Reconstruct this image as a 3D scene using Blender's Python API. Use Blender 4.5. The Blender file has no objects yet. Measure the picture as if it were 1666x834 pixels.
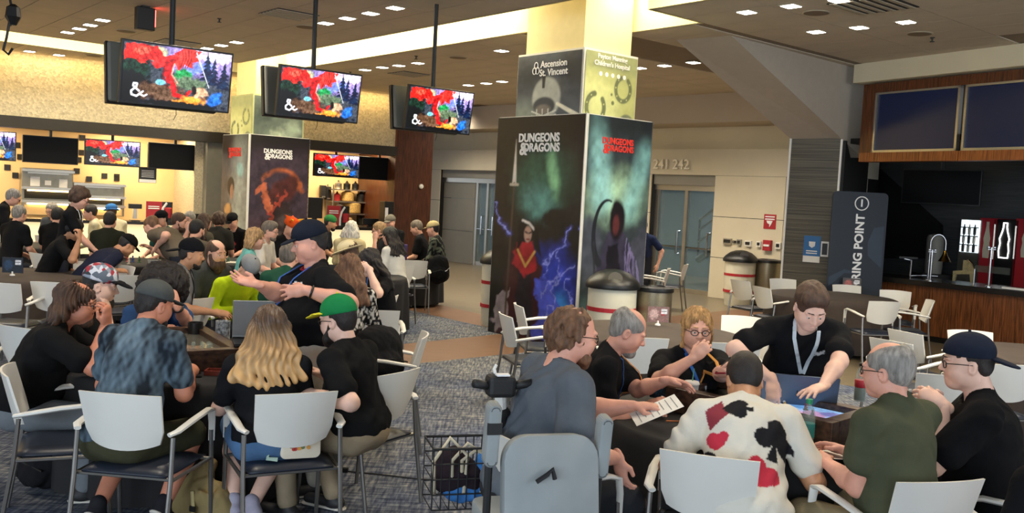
import bpy, bmesh, math, random
import numpy as np
from mathutils import Vector, Matrix

random.seed(7)
np.random.seed(7)
scene = bpy.context.scene
COL = scene.collection

# ------------------------------------------------------------------ camera
FPX, IW, IH = 1500.0, 1666.0, 834.0
CAM_H = 1.9
PITCH = math.atan(96.0 / FPX)
ROLL = math.radians(2.95)
_F = Vector((0, math.cos(PITCH), -math.sin(PITCH)))
_R0 = Vector((1, 0, 0))
_U0 = Vector((0, math.sin(PITCH), math.cos(PITCH)))
_R = _R0 * math.cos(ROLL) + _U0 * math.sin(ROLL)
_U = _U0 * math.cos(ROLL) - _R0 * math.sin(ROLL)
cam_data = bpy.data.cameras.new('camera')
cam_data.sensor_width = 36.0
cam_data.lens = FPX / IW * 36.0
cam_data.clip_end = 200
cam = bpy.data.objects.new('camera', cam_data)
COL.objects.link(cam)
cam.matrix_world = Matrix(((_R.x, _U.x, -_F.x, 0), (_R.y, _U.y, -_F.y, 0), (_R.z, _U.z, -_F.z, CAM_H), (0, 0, 0, 1)))
scene.camera = cam

# ------------------------------------------------------------------ world, exposure, large lights
world = bpy.data.worlds.new('world')
scene.world = world
world.use_nodes = True
bg = world.node_tree.nodes['Background']
bg.inputs[0].default_value = (0.80, 0.88, 1.0, 1)
bg.inputs[1].default_value = 0.85
scene.view_settings.view_transform = 'Standard'
scene.view_settings.look = 'None'
scene.view_settings.gamma = 1.0
scene.view_settings.use_curve_mapping = False
scene.view_settings.exposure = 0.85


def area_light(name, loc, target, size, size_y, power, color):
    d = bpy.data.lights.new(name, 'AREA')
    d.shape = 'RECTANGLE'
    d.size, d.size_y = size, size_y
    d.energy = power
    d.color = color
    o = bpy.data.objects.new(name, d)
    COL.objects.link(o)
    o.location = loc
    o.rotation_euler = (Vector(target) - Vector(loc)).to_track_quat('-Z', 'Y').to_euler()
    return o


# daylight from the tall concourse windows behind and beside the photographer
area_light('window_daylight', (-4.0, -5.0, 3.0), (0, 7, 0.9), 10, 3.4, 450, (0.74, 0.87, 1.0))
area_light('window_daylight', (9.0, 0.5, 3.0), (1.0, 7, 0.9), 6, 3.0, 170, (0.88, 0.94, 1.0))


def spot_lamp(loc, power, color=(1.0, 0.80, 0.55), angle=120, radius=0.25):
    d = bpy.data.lights.new('downlight_and_fill_beam', 'SPOT')
    d.energy = power
    d.color = color
    d.spot_size = math.radians(angle)
    d.spot_blend = 0.9
    d.shadow_soft_size = radius
    o = bpy.data.objects.new('downlight_and_fill_beam', d)
    COL.objects.link(o)
    o.location = loc
    return o


# ------------------------------------------------------------------ picture geometry helpers
def ray(px, py):
    return _F + _R * ((px - IW / 2) / FPX) + _U * ((IH / 2 - py) / FPX)


def at(px, py, depth):
    d = ray(px, py)
    t = depth / d.y
    return Vector((d.x * t, depth, CAM_H + d.z * t))


def on(px, py, z=0.0):
    d = ray(px, py)
    t = (z - CAM_H) / d.z
    return Vector((d.x * t, d.y * t, z))


def onwall(px, py, p0, n):
    """where the line of sight meets the vertical plane through p0 with normal n"""
    d = ray(px, py)
    o = Vector((0, 0, CAM_H))
    t = (Vector((p0[0], p0[1], 0)) - Vector((0, 0, 0))).dot(n) / d.dot(n)
    return o + d * t


def V(*a):
    return Vector(a)


U2 = V(0.765, 0.644, 0)     # the two building directions
V2 = V(-0.644, 0.765, 0)

# ------------------------------------------------------------------ materials
MATS = {}


def _set(b, key, val):
    if key in b.inputs:
        b.inputs[key].default_value = val


def mat(name, color, rough=0.6, metal=0.0, noise=0.0, nscale=8.0, bump=0.0, bscale=60.0, emit=None, estr=1.0, color2=None,
        spec=0.5, alpha=None, trans=0.0, stretch=None, attr=False, sheen=0.0, coat=0.0):
    if name in MATS:
        return MATS[name]
    m = bpy.data.materials.new(name)
    m.use_nodes = True
    nt = m.node_tree
    b = nt.nodes['Principled BSDF']
    c = tuple(color) + (1,) if len(color) == 3 else tuple(color)
    _set(b, 'Base Color', c)
    _set(b, 'Roughness', rough)
    _set(b, 'Metallic', metal)
    _set(b, 'Specular IOR Level', spec)
    _set(b, 'Sheen Weight', sheen)
    _set(b, 'Coat Weight', coat)
    if trans:
        _set(b, 'Transmission Weight', trans)
        _set(b, 'IOR', 1.45)
    if alpha is not None:
        _set(b, 'Alpha', alpha)
    if emit is not None:
        _set(b, 'Emission Color', tuple(emit) + (1,))
        _set(b, 'Emission Strength', estr)
    tc = None
    if noise or bump:
        tc = nt.nodes.new('ShaderNodeTexCoord')
        mp = nt.nodes.new('ShaderNodeMapping')
        nt.links.new(tc.outputs['Object'], mp.inputs[0])
        if stretch:
            mp.inputs['Scale'].default_value = stretch
    if noise:
        n = nt.nodes.new('ShaderNodeTexNoise')
        n.inputs['Scale'].default_value = nscale
        n.inputs['Detail'].default_value = 5
        nt.links.new(mp.outputs[0], n.inputs['Vector'])
        r = nt.nodes.new('ShaderNodeMapRange')
        r.inputs[1].default_value, r.inputs[2].default_value = 0.32, 0.68
        nt.links.new(n.outputs[0], r.inputs[0])
        mx = nt.nodes.new('ShaderNodeMix')
        mx.data_type = 'RGBA'
        k = 1 - noise
        mx.inputs[6].default_value = (c[0] * k, c[1] * k, c[2] * k, 1)
        c2 = color2 if color2 else (min(1, c[0] * (1 + noise)), min(1, c[1] * (1 + noise)), min(1, c[2] * (1 + noise)))
        mx.inputs[7].default_value = tuple(c2) + (1,)
        nt.links.new(r.outputs[0], mx.inputs[0])
        nt.links.new(mx.outputs[2], b.inputs['Base Color'])
    if bump:
        n2 = nt.nodes.new('ShaderNodeTexNoise')
        n2.inputs['Scale'].default_value = bscale
        n2.inputs['Detail'].default_value = 3
        nt.links.new(mp.outputs[0], n2.inputs['Vector'])
        bp = nt.nodes.new('ShaderNodeBump')
        bp.inputs['Strength'].default_value = bump
        bp.inputs['Distance'].default_value = 0.01
        nt.links.new(n2.outputs[0], bp.inputs['Height'])
        nt.links.new(bp.outputs[0], b.inputs['Normal'])
    if attr:
        a = nt.nodes.new('ShaderNodeVertexColor')
        a.layer_name = 'Col'
        nt.links.new(a.outputs[0], b.inputs['Base Color'])
        if emit is not None:
            nt.links.new(a.outputs[0], b.inputs['Emission Color'])
    MATS[name] = m
    return m


def srgb(h):
    h = h.lstrip('#')
    out = []
    for i in (0, 2, 4):
        v = int(h[i:i + 2], 16) / 255
        out.append(v / 12.92 if v <= 0.04045 else ((v + 0.055) / 1.055) ** 2.4)
    return tuple(out)


# ------------------------------------------------------------------ object helpers
def tag(o, label=None, cat=None, group=None, kind=None):
    if label:
        o['label'] = label
    if cat:
        o['category'] = cat
    if group:
        o['group'] = group
    if kind:
        o['kind'] = kind
    return o


def empty(name, loc=(0, 0, 0), rz=0.0, label=None, cat=None, group=None):
    o = bpy.data.objects.new(name, None)
    o.empty_display_size = 0.1
    COL.objects.link(o)
    o.location = loc
    o.rotation_euler = (0, 0, rz)
    return tag(o, label, cat, group)


def link_mesh(name, me, material=None, parent=None, smooth=False):
    if material is not None and not me.materials:
        me.materials.append(material)
    if smooth:
        me.polygons.foreach_set('use_smooth', [True] * len(me.polygons))
    o = bpy.data.objects.new(name, me)
    COL.objects.link(o)
    if parent:
        o.parent = parent
    return o


def mesh_py(name, verts, faces, material=None, parent=None, smooth=False):
    me = bpy.data.meshes.new(name)
    me.from_pydata([tuple(v) for v in verts], [], faces)
    me.update()
    return link_mesh(name, me, material, parent, smooth)


class MB:
    """collects boxes, tubes and plates into one mesh"""

    def __init__(self):
        self.v, self.f, self.mi = [], [], []
        self.cur = 0

    def add(self, vs, fs):
        o = len(self.v)
        self.v += [Vector(x) for x in vs]
        self.f += [tuple(i + o for i in q) for q in fs]
        self.mi += [self.cur] * len(fs)
        return self

    def box(self, c, s, rz=0.0, m=None):
        c = Vector(c)
        hx, hy, hz = s[0] / 2, s[1] / 2, s[2] / 2
        rot = m if m is not None else Matrix.Rotation(rz, 3, 'Z')
        vs = [c + rot @ Vector((x * hx, y * hy, z * hz)) for x in (-1, 1) for y in (-1, 1) for z in (-1, 1)]
        return self.add(vs, [(0, 1, 3, 2), (4, 6, 7, 5), (0, 4, 5, 1), (2, 3, 7, 6), (0, 2, 6, 4), (1, 5, 7, 3)])

    def prism(self, pts, off):
        """extrude polygon pts (3D list) by vector off"""
        off = Vector(off)
        n = len(pts)
        vs = [Vector(p) for p in pts] + [Vector(p) + off for p in pts]
        fs = [tuple(range(n))[::-1], tuple(range(n, 2 * n))]
        fs += [(i, (i + 1) % n, n + (i + 1) % n, n + i) for i in range(n)]
        return self.add(vs, fs)

    def tube(self, pts, r, seg=8, flat=1.0, closed=False):
        pts = [Vector(p) for p in pts]
        n = len(pts)
        rs = r if isinstance(r, (list, tuple)) else [r] * n
        vs = []
        up = None
        for i, p in enumerate(pts):
            a = pts[max(i - 1, 0)] if not closed else pts[i - 1]
            b = pts[min(i + 1, n - 1)] if not closed else pts[(i + 1) % n]
            t = (b - a).normalized()
            if up is None:
                up = V(0, 0, 1) if abs(t.z) < 0.9 else V(0, 1, 0)
            x = t.cross(up).normalized()
            y = x.cross(t).normalized()
            up = y
            for k in range(seg):
                an = 2 * math.pi * (k + 0.5) / seg
                vs.append(p + x * (math.cos(an) * rs[i]) + y * (math.sin(an) * rs[i] * flat))
        fs = []
        for i in range(n - 1 + (1 if closed else 0)):
            i2 = (i + 1) % n
            for k in range(seg):
                k2 = (k + 1) % seg
                fs.append((i * seg + k, i * seg + k2, i2 * seg + k2, i2 * seg + k))
        if not closed:
            fs.append(tuple(range(seg))[::-1])
            fs.append(tuple(range((n - 1) * seg, n * seg)))
        return self.add(vs, fs)

    def lathe(self, prof, c=(0, 0, 0), seg=24):
        c = Vector(c)
        vs, fs = [], []
        for (r, z) in prof:
            for k in range(seg):
                a = 2 * math.pi * k / seg
                vs.append(c + V(r * math.cos(a), r * math.sin(a), z))
        for i in range(len(prof) - 1):
            for k in range(seg):
                k2 = (k + 1) % seg
                fs.append((i * seg + k, i * seg + k2, (i + 1) * seg + k2, (i + 1) * seg + k))
        fs.append(tuple(range(seg))[::-1])
        fs.append(tuple(range((len(prof) - 1) * seg, len(prof) * seg)))
        return self.add(vs, fs)

    def build(self, name, material=None, parent=None, smooth=False, bevel=0.0, auto=False):
        me = bpy.data.meshes.new(name)
        me.from_pydata([tuple(v) for v in self.v], [], self.f)
        if isinstance(material, (list, tuple)):
            for m in material:
                me.materials.append(m)
            me.polygons.foreach_set('material_index', self.mi)
            material = None
        me.update()
        if bevel:
            bm = bmesh.new()
            bm.from_mesh(me)
            bmesh.ops.bevel(bm, geom=list(bm.edges), offset=bevel, segments=2, affect='EDGES', profile=0.5)
            bm.to_mesh(me)
            bm.free()
        if auto:
            me.polygons.foreach_set('use_smooth', [True] * len(me.polygons))
            me.set_sharp_from_angle(angle=math.radians(40))
        return link_mesh(name, me, material, parent, smooth)


def copy_tree(o, parent=None):
    c = o.copy()
    COL.objects.link(c)
    c.parent = parent
    for ch in o.children:
        copy_tree(ch, c)
    return c


_text_cache = {}


def text_mesh(name, body, size, material, parent, origin, xdir, ydir, align='CENTER', depth=0.004, bold=0.0, xscale=1.0, shear=0.0):
    """lettering as a mesh: origin = anchor, xdir = reading direction, ydir = up"""
    key = (body, align, depth / size, bold, shear)
    if key not in _text_cache:
        cu = bpy.data.curves.new('lettering', 'FONT')
        cu.body = body
        cu.size = 1.0
        cu.align_x = align
        cu.align_y = 'CENTER'
        cu.extrude = depth / size / 2
        cu.offset = bold
        cu.resolution_u = 3
        cu.shear = shear
        cu.space_line = 0.8
        ob = bpy.data.objects.new('lettering', cu)
        COL.objects.link(ob)
        dg = bpy.context.evaluated_depsgraph_get()
        me = bpy.data.meshes.new_from_object(ob.evaluated_get(dg))
        bpy.data.objects.remove(ob)
        _text_cache[key] = me
    me = _text_cache[key].copy()
    x = Vector(xdir).normalized()
    y = Vector(ydir)
    y = (y - x * y.dot(x)).normalized()
    z = x.cross(y)
    o = Vector(origin)
    M = Matrix(((x.x * size * xscale, y.x * size, z.x * size, o.x), (x.y * size * xscale, y.y * size, z.y * size, o.y), (x.z * size * xscale, y.z * size, z.z * size, o.z), (0, 0, 0, 1)))
    me.transform(M)
    me.materials.clear()
    me.materials.append(material)
    return link_mesh(name, me, None, parent)


def painted_sheet(name, nx, ny, fn, origin, xdir, ydir, w, h, material, parent=None, mesh=None):
    """a printed sheet: grid of w x h whose colour attribute holds the print (fn(u,v)->rgb arrays, v up)"""
    uu, vv = np.meshgrid(np.linspace(0, 1, nx), np.linspace(0, 1, ny))
    rgb = fn(uu.ravel(), vv.ravel())
    x, y = Vector(xdir).normalized(), Vector(ydir).normalized()
    o = np.array(origin)
    co = o + np.outer((uu.ravel()) * w, np.array(x)) + np.outer(vv.ravel() * h, np.array(y))
    ii, jj = np.meshgrid(np.arange(nx - 1), np.arange(ny - 1))
    a = (jj * nx + ii).ravel()
    faces = np.stack([a, a + 1, a + nx + 1, a + nx], 1)
    me = bpy.data.meshes.new(name)
    set_mesh(me, co, faces)
    at_ = me.color_attributes.new('Col', 'FLOAT_COLOR', 'POINT')
    c4 = np.ones((len(co), 4), np.float32)
    c4[:, :3] = np.clip(rgb, 0, 1)
    at_.data.foreach_set('color', c4.ravel())
    return link_mesh(name, me, material, parent)


def set_mesh(me, co, faces):
    nv, nf = len(co), len(faces)
    me.vertices.add(nv)
    me.vertices.foreach_set('co', np.asarray(co, np.float32).ravel())
    k = faces.shape[1]
    me.loops.add(nf * k)
    me.loops.foreach_set('vertex_index', np.asarray(faces, np.int32).ravel())
    me.polygons.add(nf)
    me.polygons.foreach_set('loop_start', np.arange(0, nf * k, k, dtype=np.int32))
    me.polygons.foreach_set('loop_total', np.full(nf, k, np.int32))
    me.update(calc_edges=True)
    me.validate()
# ================================================================== STRUCTURE
M_white = mat('wall_paint', srgb('#dccfae'), 0.7, noise=0.04, nscale=1.5)
M_wallgrey = mat('wall_panel_paint', srgb('#cfc6ae'), 0.6, noise=0.03, nscale=2)
M_greypanel = mat('grey_wall_panel', srgb('#8d8a80'), 0.55, noise=0.04, nscale=2)
M_ceil = mat('ceiling_tile', srgb('#c6b8a2'), 0.9, noise=0.05, nscale=3, bump=0.15, bscale=120)
M_grid = mat('ceiling_grid', srgb('#857560'), 0.8, noise=0.05)
M_ceilplain = mat('ceiling_plaster', srgb('#bdb09c'), 0.9, noise=0.03, nscale=2)
M_cream = mat('cove_fascia', srgb('#e6d9a8'), 0.8, noise=0.02)
M_covelight = mat('cove_light', (1, 1, 1), 0.5, emit=(1.0, 0.92, 0.72), estr=11.0)
M_darkmetal = mat('dark_metal', srgb('#1c1b1a'), 0.45, noise=0.1)
M_black = mat('black_plastic', srgb('#141414'), 0.4, noise=0.1)
M_header = mat('dark_header', srgb('#231f1a'), 0.5, noise=0.08)
M_steel = mat('brushed_steel', srgb('#b9b4a8'), 0.32, metal=0.9, noise=0.08, nscale=30, stretch=(1, 1, 12))
M_chrome = mat('chrome', srgb('#c8c8c8'), 0.15, metal=1.0, noise=0.03)
M_glass = mat('door_glass', srgb('#7f959b'), 0.05, alpha=0.28, noise=0.05)
M_whiteplastic = mat('white_plastic', srgb('#e6e3dc'), 0.45, noise=0.03)
M_red = mat('red_print', srgb('#a51f2a'), 0.5, noise=0.05)
M_ink = mat('white_ink', srgb('#e8e8e8'), 0.6, noise=0.02)
M_redink = mat('red_ink', srgb('#d8352c'), 0.6, noise=0.03)
M_darkink = mat('dark_ink', srgb('#181818'), 0.6, noise=0.02)


def wood_mat(name, c1, c2, scale=(18, 18, 1.2), rough=0.4):
    m = mat(name, c1, rough, noise=0.5, nscale=3.0, stretch=scale, color2=c2)
    return m


M_orangewood = wood_mat('orange_wood', srgb('#8a4a1c'), srgb('#a9622b'))
M_brownwood = wood_mat('brown_wood', srgb('#3c1e10'), srgb('#5c2f18'))
M_barwood = wood_mat('bar_wood', srgb('#5a3117'), srgb('#834c26'))
M_framewood = wood_mat('frame_wood', srgb('#4a230f'), srgb('#74401c'))
M_gamewood = wood_mat('game_table_wood', srgb('#33201a'), srgb('#58402f'), scale=(2, 14, 14))


def carpet_mat():
    m = bpy.data.materials.new('carpet')
    m.use_nodes = True
    nt = m.node_tree
    b = nt.nodes['Principled BSDF']
    b.inputs['Roughness'].default_value = 0.95
    tc = nt.nodes.new('ShaderNodeTexCoord')

    def strands(rot, sc):
        mp = nt.nodes.new('ShaderNodeMapping')
        mp.inputs['Rotation'].default_value = (0, 0, rot)
        mp.inputs['Scale'].default_value = sc
        nt.links.new(tc.outputs['Object'], mp.inputs[0])
        n = nt.nodes.new('ShaderNodeTexNoise')
        n.inputs['Scale'].default_value = 1.0
        n.inputs['Detail'].default_value = 4
        nt.links.new(mp.outputs[0], n.inputs['Vector'])
        return n
    a, c, d = strands(0.35, (4.5, 46, 1)), strands(1.35, (46, 6, 1)), strands(0.7, (0.8, 0.8, 1))
    ad = nt.nodes.new('ShaderNodeMath')
    ad.operation = 'MULTIPLY'
    nt.links.new(a.outputs[0], ad.inputs[0])
    nt.links.new(c.outputs[0], ad.inputs[1])
    r = nt.nodes.new('ShaderNodeValToRGB')
    e = r.color_ramp.elements
    e[0].position, e[0].color = 0.14, srgb('#1d2740') + (1,)
    e[1].position, e[1].color = 0.40, srgb('#97958f') + (1,)
    x = r.color_ramp.elements.new(0.24)
    x.color = srgb('#565b66') + (1,)
    nt.links.new(ad.outputs[0], r.inputs[0])
    # slow drift between grey and navy yarn
    mx = nt.nodes.new('ShaderNodeMix')
    mx.data_type = 'RGBA'
    mx.blend_type = 'MULTIPLY'
    r2 = nt.nodes.new('ShaderNodeValToRGB')
    r2.color_ramp.elements[0].position, r2.color_ramp.elements[0].color = 0.40, (0.62, 0.72, 0.95, 1)
    r2.color_ramp.elements[1].position, r2.color_ramp.elements[1].color = 0.6, (1, 0.98, 0.92, 1)
    nt.links.new(d.outputs[0], r2.inputs[0])
    mx.inputs[0].default_value = 1
    nt.links.new(r.outputs[0], mx.inputs[6])
    nt.links.new(r2.outputs[0], mx.inputs[7])
    nt.links.new(mx.outputs[2], b.inputs['Base Color'])
    bp = nt.nodes.new('ShaderNodeBump')
    bp.inputs['Strength'].default_value = 0.3
    nt.links.new(ad.outputs[0], bp.inputs['Height'])
    nt.links.new(bp.outputs[0], b.inputs['Normal'])
    return m


M_carpet = carpet_mat()
M_vinyl = mat('tan_vinyl_floor', srgb('#766b57'), 0.32, noise=0.12, nscale=2.5, stretch=(1, 6, 1))
M_woodstrip = mat('wood_floor_strip', srgb('#75563f'), 0.4, noise=0.16, nscale=3, stretch=(1, 9, 1))


def flat(name, pts, material, z=0.0, thick=0.02, parent=None):
    return MB().prism([V(p[0], p[1], z - thick) for p in pts], (0, 0, thick)).build(name, material, parent)


def struct(o):
    o['kind'] = 'structure'
    return o


# ---------------- floor: vinyl base, strips and carpet fields laid on it
floor = struct(flat('floor', [(-30, -8), (30, -8), (30, 45), (-30, 45)], M_vinyl, 0.0, 0.1))
s1a, s1b = on(653, 482), on(789, 513)
s1c, s1d = on(667, 505), on(789, 532)
d1 = (s1b - s1a).normalized()
d1b = (s1d - s1c).normalized()
s2a, s2b = on(698, 556), on(794, 546)
s2c, s2d = on(693, 591), on(828, 577)
d2 = (s2b - s2a).normalized()
d2b = (s2d - s2c).normalized()
struct(flat('trim_1', [s1a - d1 * 4, s1b + d1 * 3, s1d + d1b * 3, s1c - d1b * 4], M_woodstrip, 0.004, 0.01))
hinge = s1d + d1b * 0.9
struct(flat('floor_carpet', [s1c - d1b * 4, hinge, s2a - d2 * 12], M_carpet, 0.006, 0.01))
struct(flat('trim_2', [s2a - d2 * 12, s2b + d2 * 7, s2d + d2b * 7, s2c - d2b * 12], M_woodstrip, 0.009, 0.01))
struct(flat('floor_carpet', [s2c - d2b * 14, s2d + d2b * 1.6, s2d + d2b * 1.6 + V(9, -7, 0), V(12, -6, 0), V(-14, -6, 0)], M_carpet, 0.012, 0.01))

# ---------------- ceiling with slot coves
ZC = 4.2
NC = on(390, 103, ZC)


def uvp(a, b, z=ZC):
    p = NC + U2 * a + V2 * b
    return V(p.x, p.y, z)


def uvq(a0, a1, b0, b1, z=ZC):
    return [uvp(a0, b0, z), uvp(a1, b0, z), uvp(a1, b1, z), uvp(a0, b1, z)]


ceil = empty('ceiling', (0, 0, 0))
ceil['kind'] = 'structure'
TH = 0.06
regions = [(-26, -0.05, -30, 0), (-26, 30, 1.45, 20), (1.02, 30, -8.3, 1.45), (1.86, 30, -9.68, -8.3), (0.88, 30, -30, -9.68)]
for (a0, a1, b0, b1) in regions:
    MB().prism(uvq(a0, a1, b0, b1, ZC + 0.012), (0, 0, TH)).build('ceiling_grid', M_grid, ceil)
# tiles in view, each a panel of its own just below the grid
tile_me = None
TU, TV = 0.61, 1.22
n_tiles = 0
import itertools


def in_view(p, mx=40, my=20):
    d = p - V(0, 0, CAM_H)
    zc = d.dot(_F)
    if zc < 1:
        return False
    x = IW / 2 + FPX * d.dot(_R) / zc
    y = IH / 2 - FPX * d.dot(_U) / zc
    return -mx < x < IW + mx and -my < y < IH + my


cand = []
for ri, (a0, a1, b0, b1) in enumerate(regions):
    na, nb = int((a1 - a0) / TU), int((b1 - b0) / TV)
    # anchor the module on the cove edge
    for i in range(na + 1):
        for j in range(nb + 1):
            ta0 = a1 - (i + 1) * TU if ri == 0 else a0 + i * TU
            tb0 = b1 - (j + 1) * TV if ri in (0, 2, 3, 4) else b0 + j * TV
            ta1, tb1 = ta0 + TU, tb0 + TV
            if ta0 < a0 - 1e-6 or tb0 < b0 - 1e-6 or ta1 > a1 + 1e-6 or tb1 > b1 + 1e-6:
                continue
            c = uvp((ta0 + ta1) / 2, (tb0 + tb1) / 2)
            if in_view(c) and c.y < 24 and c.x < 6.8 + 0.0 * c.y:
                cand.append((c.y, ta0, tb0))
cand.sort()
mbt = MB().prism([U2 * 0 + V2 * 0, U2 * (TU - 0.012), U2 * (TU - 0.012) + V2 * (TV - 0.012), V2 * (TV - 0.012)], (0, 0, 0.012))
for k, (yy, ta0, tb0) in enumerate(cand[:290]):
    if tile_me is None:
        o = mbt.build('ceiling_panel', M_ceil, ceil)
        tile_me = o.data
    else:
        o = bpy.data.objects.new('ceiling_panel', tile_me)
        COL.objects.link(o)
        o.parent = ceil
    o.location = uvp(ta0 + 0.006, tb0 + 0.006, ZC)
if len(cand) > 290:
    mb = MB()
    for (yy, ta0, tb0) in cand[290:]:
        mb.prism([p for p in uvq(ta0 + .006, ta0 + TU - .006, tb0 + .006, tb0 + TV - .006)], (0, 0, 0.012))
    o = mb.build('ceiling_panel_field', M_ceil, ceil)
    o['kind'] = 'stuff'
# cove: fascias, roof and the hidden lamps' glowing trough
ZT = 4.85
fas = [((-26, 0), (-0.05, 0)), ((-0.05, 0), (-0.05, -30)), ((-26, 1.45), (1.02, 1.45)), ((1.02, 1.45), (1.02, -8.3)),
       ((1.02, -8.3), (1.86, -8.3)), ((1.86, -8.3), (1.86, -9.68)), ((1.86, -9.68), (0.88, -9.68)), ((0.88, -9.68), (0.88, -30))]
for (p, q) in fas:
    A, B = uvp(*p), uvp(*q)
    n = (B - A).cross(V(0, 0, 1)).normalized() * 0.03
    struct(MB().prism([A - n, B - n, B + n, A + n], (0, 0, ZT - ZC)).build('trim_3', M_cream))
for q in (uvq(-26, -0.05, 0, 1.45, ZT), uvq(-0.05, 1.02, -9.68, 1.45, ZT), uvq(1.02, 1.86, -9.68, -8.3, ZT), uvq(-0.05, 0.88, -30, -9.68, ZT)):
    struct(MB().prism(q, (0, 0, 0.05)).build('trim_4', M_cream))
# lamp troughs lie along the near lip, shining across the slot
for (p, q, w) in [((-14, 0.45), (-0.6, 0.45), 0.5), ((0.45, 0.0), (0.45, -7.2), 0.6), ((0.42, -9.9), (0.42, -16), 0.5), ((1.45, -8.6), (1.45, -9.5), 0.5)]:
    A, B = uvp(*p, ZT - 0.05), uvp(*q, ZT - 0.05)
    n = (B - A).cross(V(0, 0, 1)).normalized() * w / 2
    struct(MB().prism([A - n, B - n, B + n, A + n], (0, 0, 0.03)).build('trim_5', M_covelight))

# ---------------- concession block on the left: bulkhead, header, recess
LD = V(0.834, 0.552, 0).normalized()
LN = V(0.552, -0.834, 0).normalized()       # faces the hall
LP = at(345, 230, 20.0)
LP.z = 0


def lw(s, d=0.0, z=0.0):
    p = LP + LD * s - LN * d
    return V(p.x, p.y, z)


def lpix(px, py, d=0.0):
    """(s, z) on the concession plane pushed back by d"""
    q = onwall(px, py, LP - LN * d, LN)
    return (V(q.x, q.y, 0) - (LP - LN * d)).dot(LD), q.z


def lbox(name, s0, s1, d0, d1, z0, z1, material, parent=None):
    return MB().prism([lw(s0, d0, z0), lw(s1, d0, z0), lw(s1, d1, z0), lw(s0, d1, z0)], (0, 0, z1 - z0)).build(name, material, parent)


def mosaic_mat():
    m = bpy.data.materials.new('mosaic_wall')
    m.use_nodes = True
    nt = m.node_tree
    b = nt.nodes['Principled BSDF']
    tc = nt.nodes.new('ShaderNodeTexCoord')
    v = nt.nodes.new('ShaderNodeTexVoronoi')
    v.inputs['Scale'].default_value = 26
    nt.links.new(tc.outputs['Object'], v.inputs['Vector'])
    r = nt.nodes.new('ShaderNodeValToRGB')
    r.color_ramp.elements[0].color = srgb('#9a917c') + (1,)
    r.color_ramp.elements[1].color = srgb('#c4baa0') + (1,)
    nt.links.new(v.outputs['Color'], r.inputs[0])
    nt.links.new(r.outputs[0], b.inputs['Base Color'])
    bp = nt.nodes.new('ShaderNodeBump')
    bp.inputs['Strength'].default_value = 0.35
    bp.inputs['Distance'].default_value = 0.02
    nt.links.new(v.outputs['Distance'], bp.inputs['Height'])
    nt.links.new(bp.outputs[0], b.inputs['Normal'])
    b.inputs['Roughness'].default_value = 0.45
    return m


M_mosaic = mosaic_mat()
S_end = lpix(640, 300)[0]
struct(lbox('wall_left', -16, S_end, 0.0, 0.3, 2.97, ZC + 0.02, M_mosaic))
struct(lbox('trim_6', -16, S_end, -0.12, 0.25, 2.75, 2.97, M_header))
# warm strip lamps hidden behind the ceiling edge wash the mosaic
M_warmstrip = mat('warm_strip_lamp', (1, 1, 1), 0.5, emit=(1.0, 0.66, 0.25), estr=7.0)
for k in range(6):
    s_ = S_end - 1.6 - 3.2 * k
    o = area_light('wall_wash_strip', lw(s_, -0.30, ZC - 0.03), lw(s_, 0.0, ZC - 1.0), 3.1, 0.05, 15, (1.0, 0.66, 0.22))
    o.rotation_euler = (Matrix((LD, (-LN).cross(LD) * 0 + V(0, 0, 1), LN)).transposed().to_4x4() @ Matrix.Rotation(math.radians(-68), 4, 'X')).to_euler()
# recess
M_recess = mat('warm_kitchen_wall', srgb('#d9b987'), 0.6, noise=0.05, nscale=2)
struct(lbox('wall_kitchen', -16, S_end, 2.1, 2.2, 0, 3.2, M_recess))
struct(lbox('ceiling_kitchen', -16, S_end, 0.25, 2.2, 2.98, 3.05, M_ceilplain))
# pillar between the two serving openings, hidden partly by the banner column
sp0, sp1 = lpix(336, 300)[0], lpix(512, 300)[0]
struct(lbox('wall_pillar', sp0, sp1 - 0.25, 0.02, 2.1, 0, 2.8, mat('pillar_grey', srgb('#77746a'), 0.6, noise=0.05)))
struct(lbox('trim_8', lpix(322, 300)[0], sp0, 0.3, 2.1, 0, 2.8, mat('pillar_speckle', srgb('#b8ab90'), 0.6, noise=0.2, nscale=30)))
# serving counter with a lit stone front
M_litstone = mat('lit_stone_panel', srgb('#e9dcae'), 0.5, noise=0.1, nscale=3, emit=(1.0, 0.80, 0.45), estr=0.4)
M_countertop = mat('dark_countertop', srgb('#1d1a18'), 0.25, noise=0.2, nscale=40)
cnt = empty('serving_counter', lw(0), label='long dark topped serving counter with glowing stone front in the left food stand', cat='counter')
cnt_inv = Matrix.Translation(-cnt.location)
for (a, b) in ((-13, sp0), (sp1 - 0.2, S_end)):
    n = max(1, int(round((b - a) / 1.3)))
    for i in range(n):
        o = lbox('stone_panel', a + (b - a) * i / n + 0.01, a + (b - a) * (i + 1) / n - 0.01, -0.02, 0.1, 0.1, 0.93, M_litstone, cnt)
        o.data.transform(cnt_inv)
    o = lbox('counter_top', a, b, -0.08, 0.6, 0.94, 1.0, M_countertop, cnt)
    o.data.transform(cnt_inv)
    o = lbox('toe_kick', a, b, 0.05, 0.5, 0.0, 0.1, M_black, cnt)
    o.data.transform(cnt_inv)
# wood end of the block
struct(lbox('wall_wood', lpix(620, 300, 1.2)[0], S_end + 0.02, 0.32, 2.1, 0, 2.75, M_orangewood))
W0, W1 = S_end, lpix(700, 300)[0]
struct(lbox('wall_wood_end', W0, W1, -0.06, 2.2, 0, ZC, M_brownwood))
for s in (-9, -4.5, -1.2, 3.4):
    area_light('kitchen_lamp', lw(s, 1.1, 2.93), lw(s, 1.1, 0), 1.6, 0.5, 62, (1.0, 0.78, 0.48))

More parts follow.
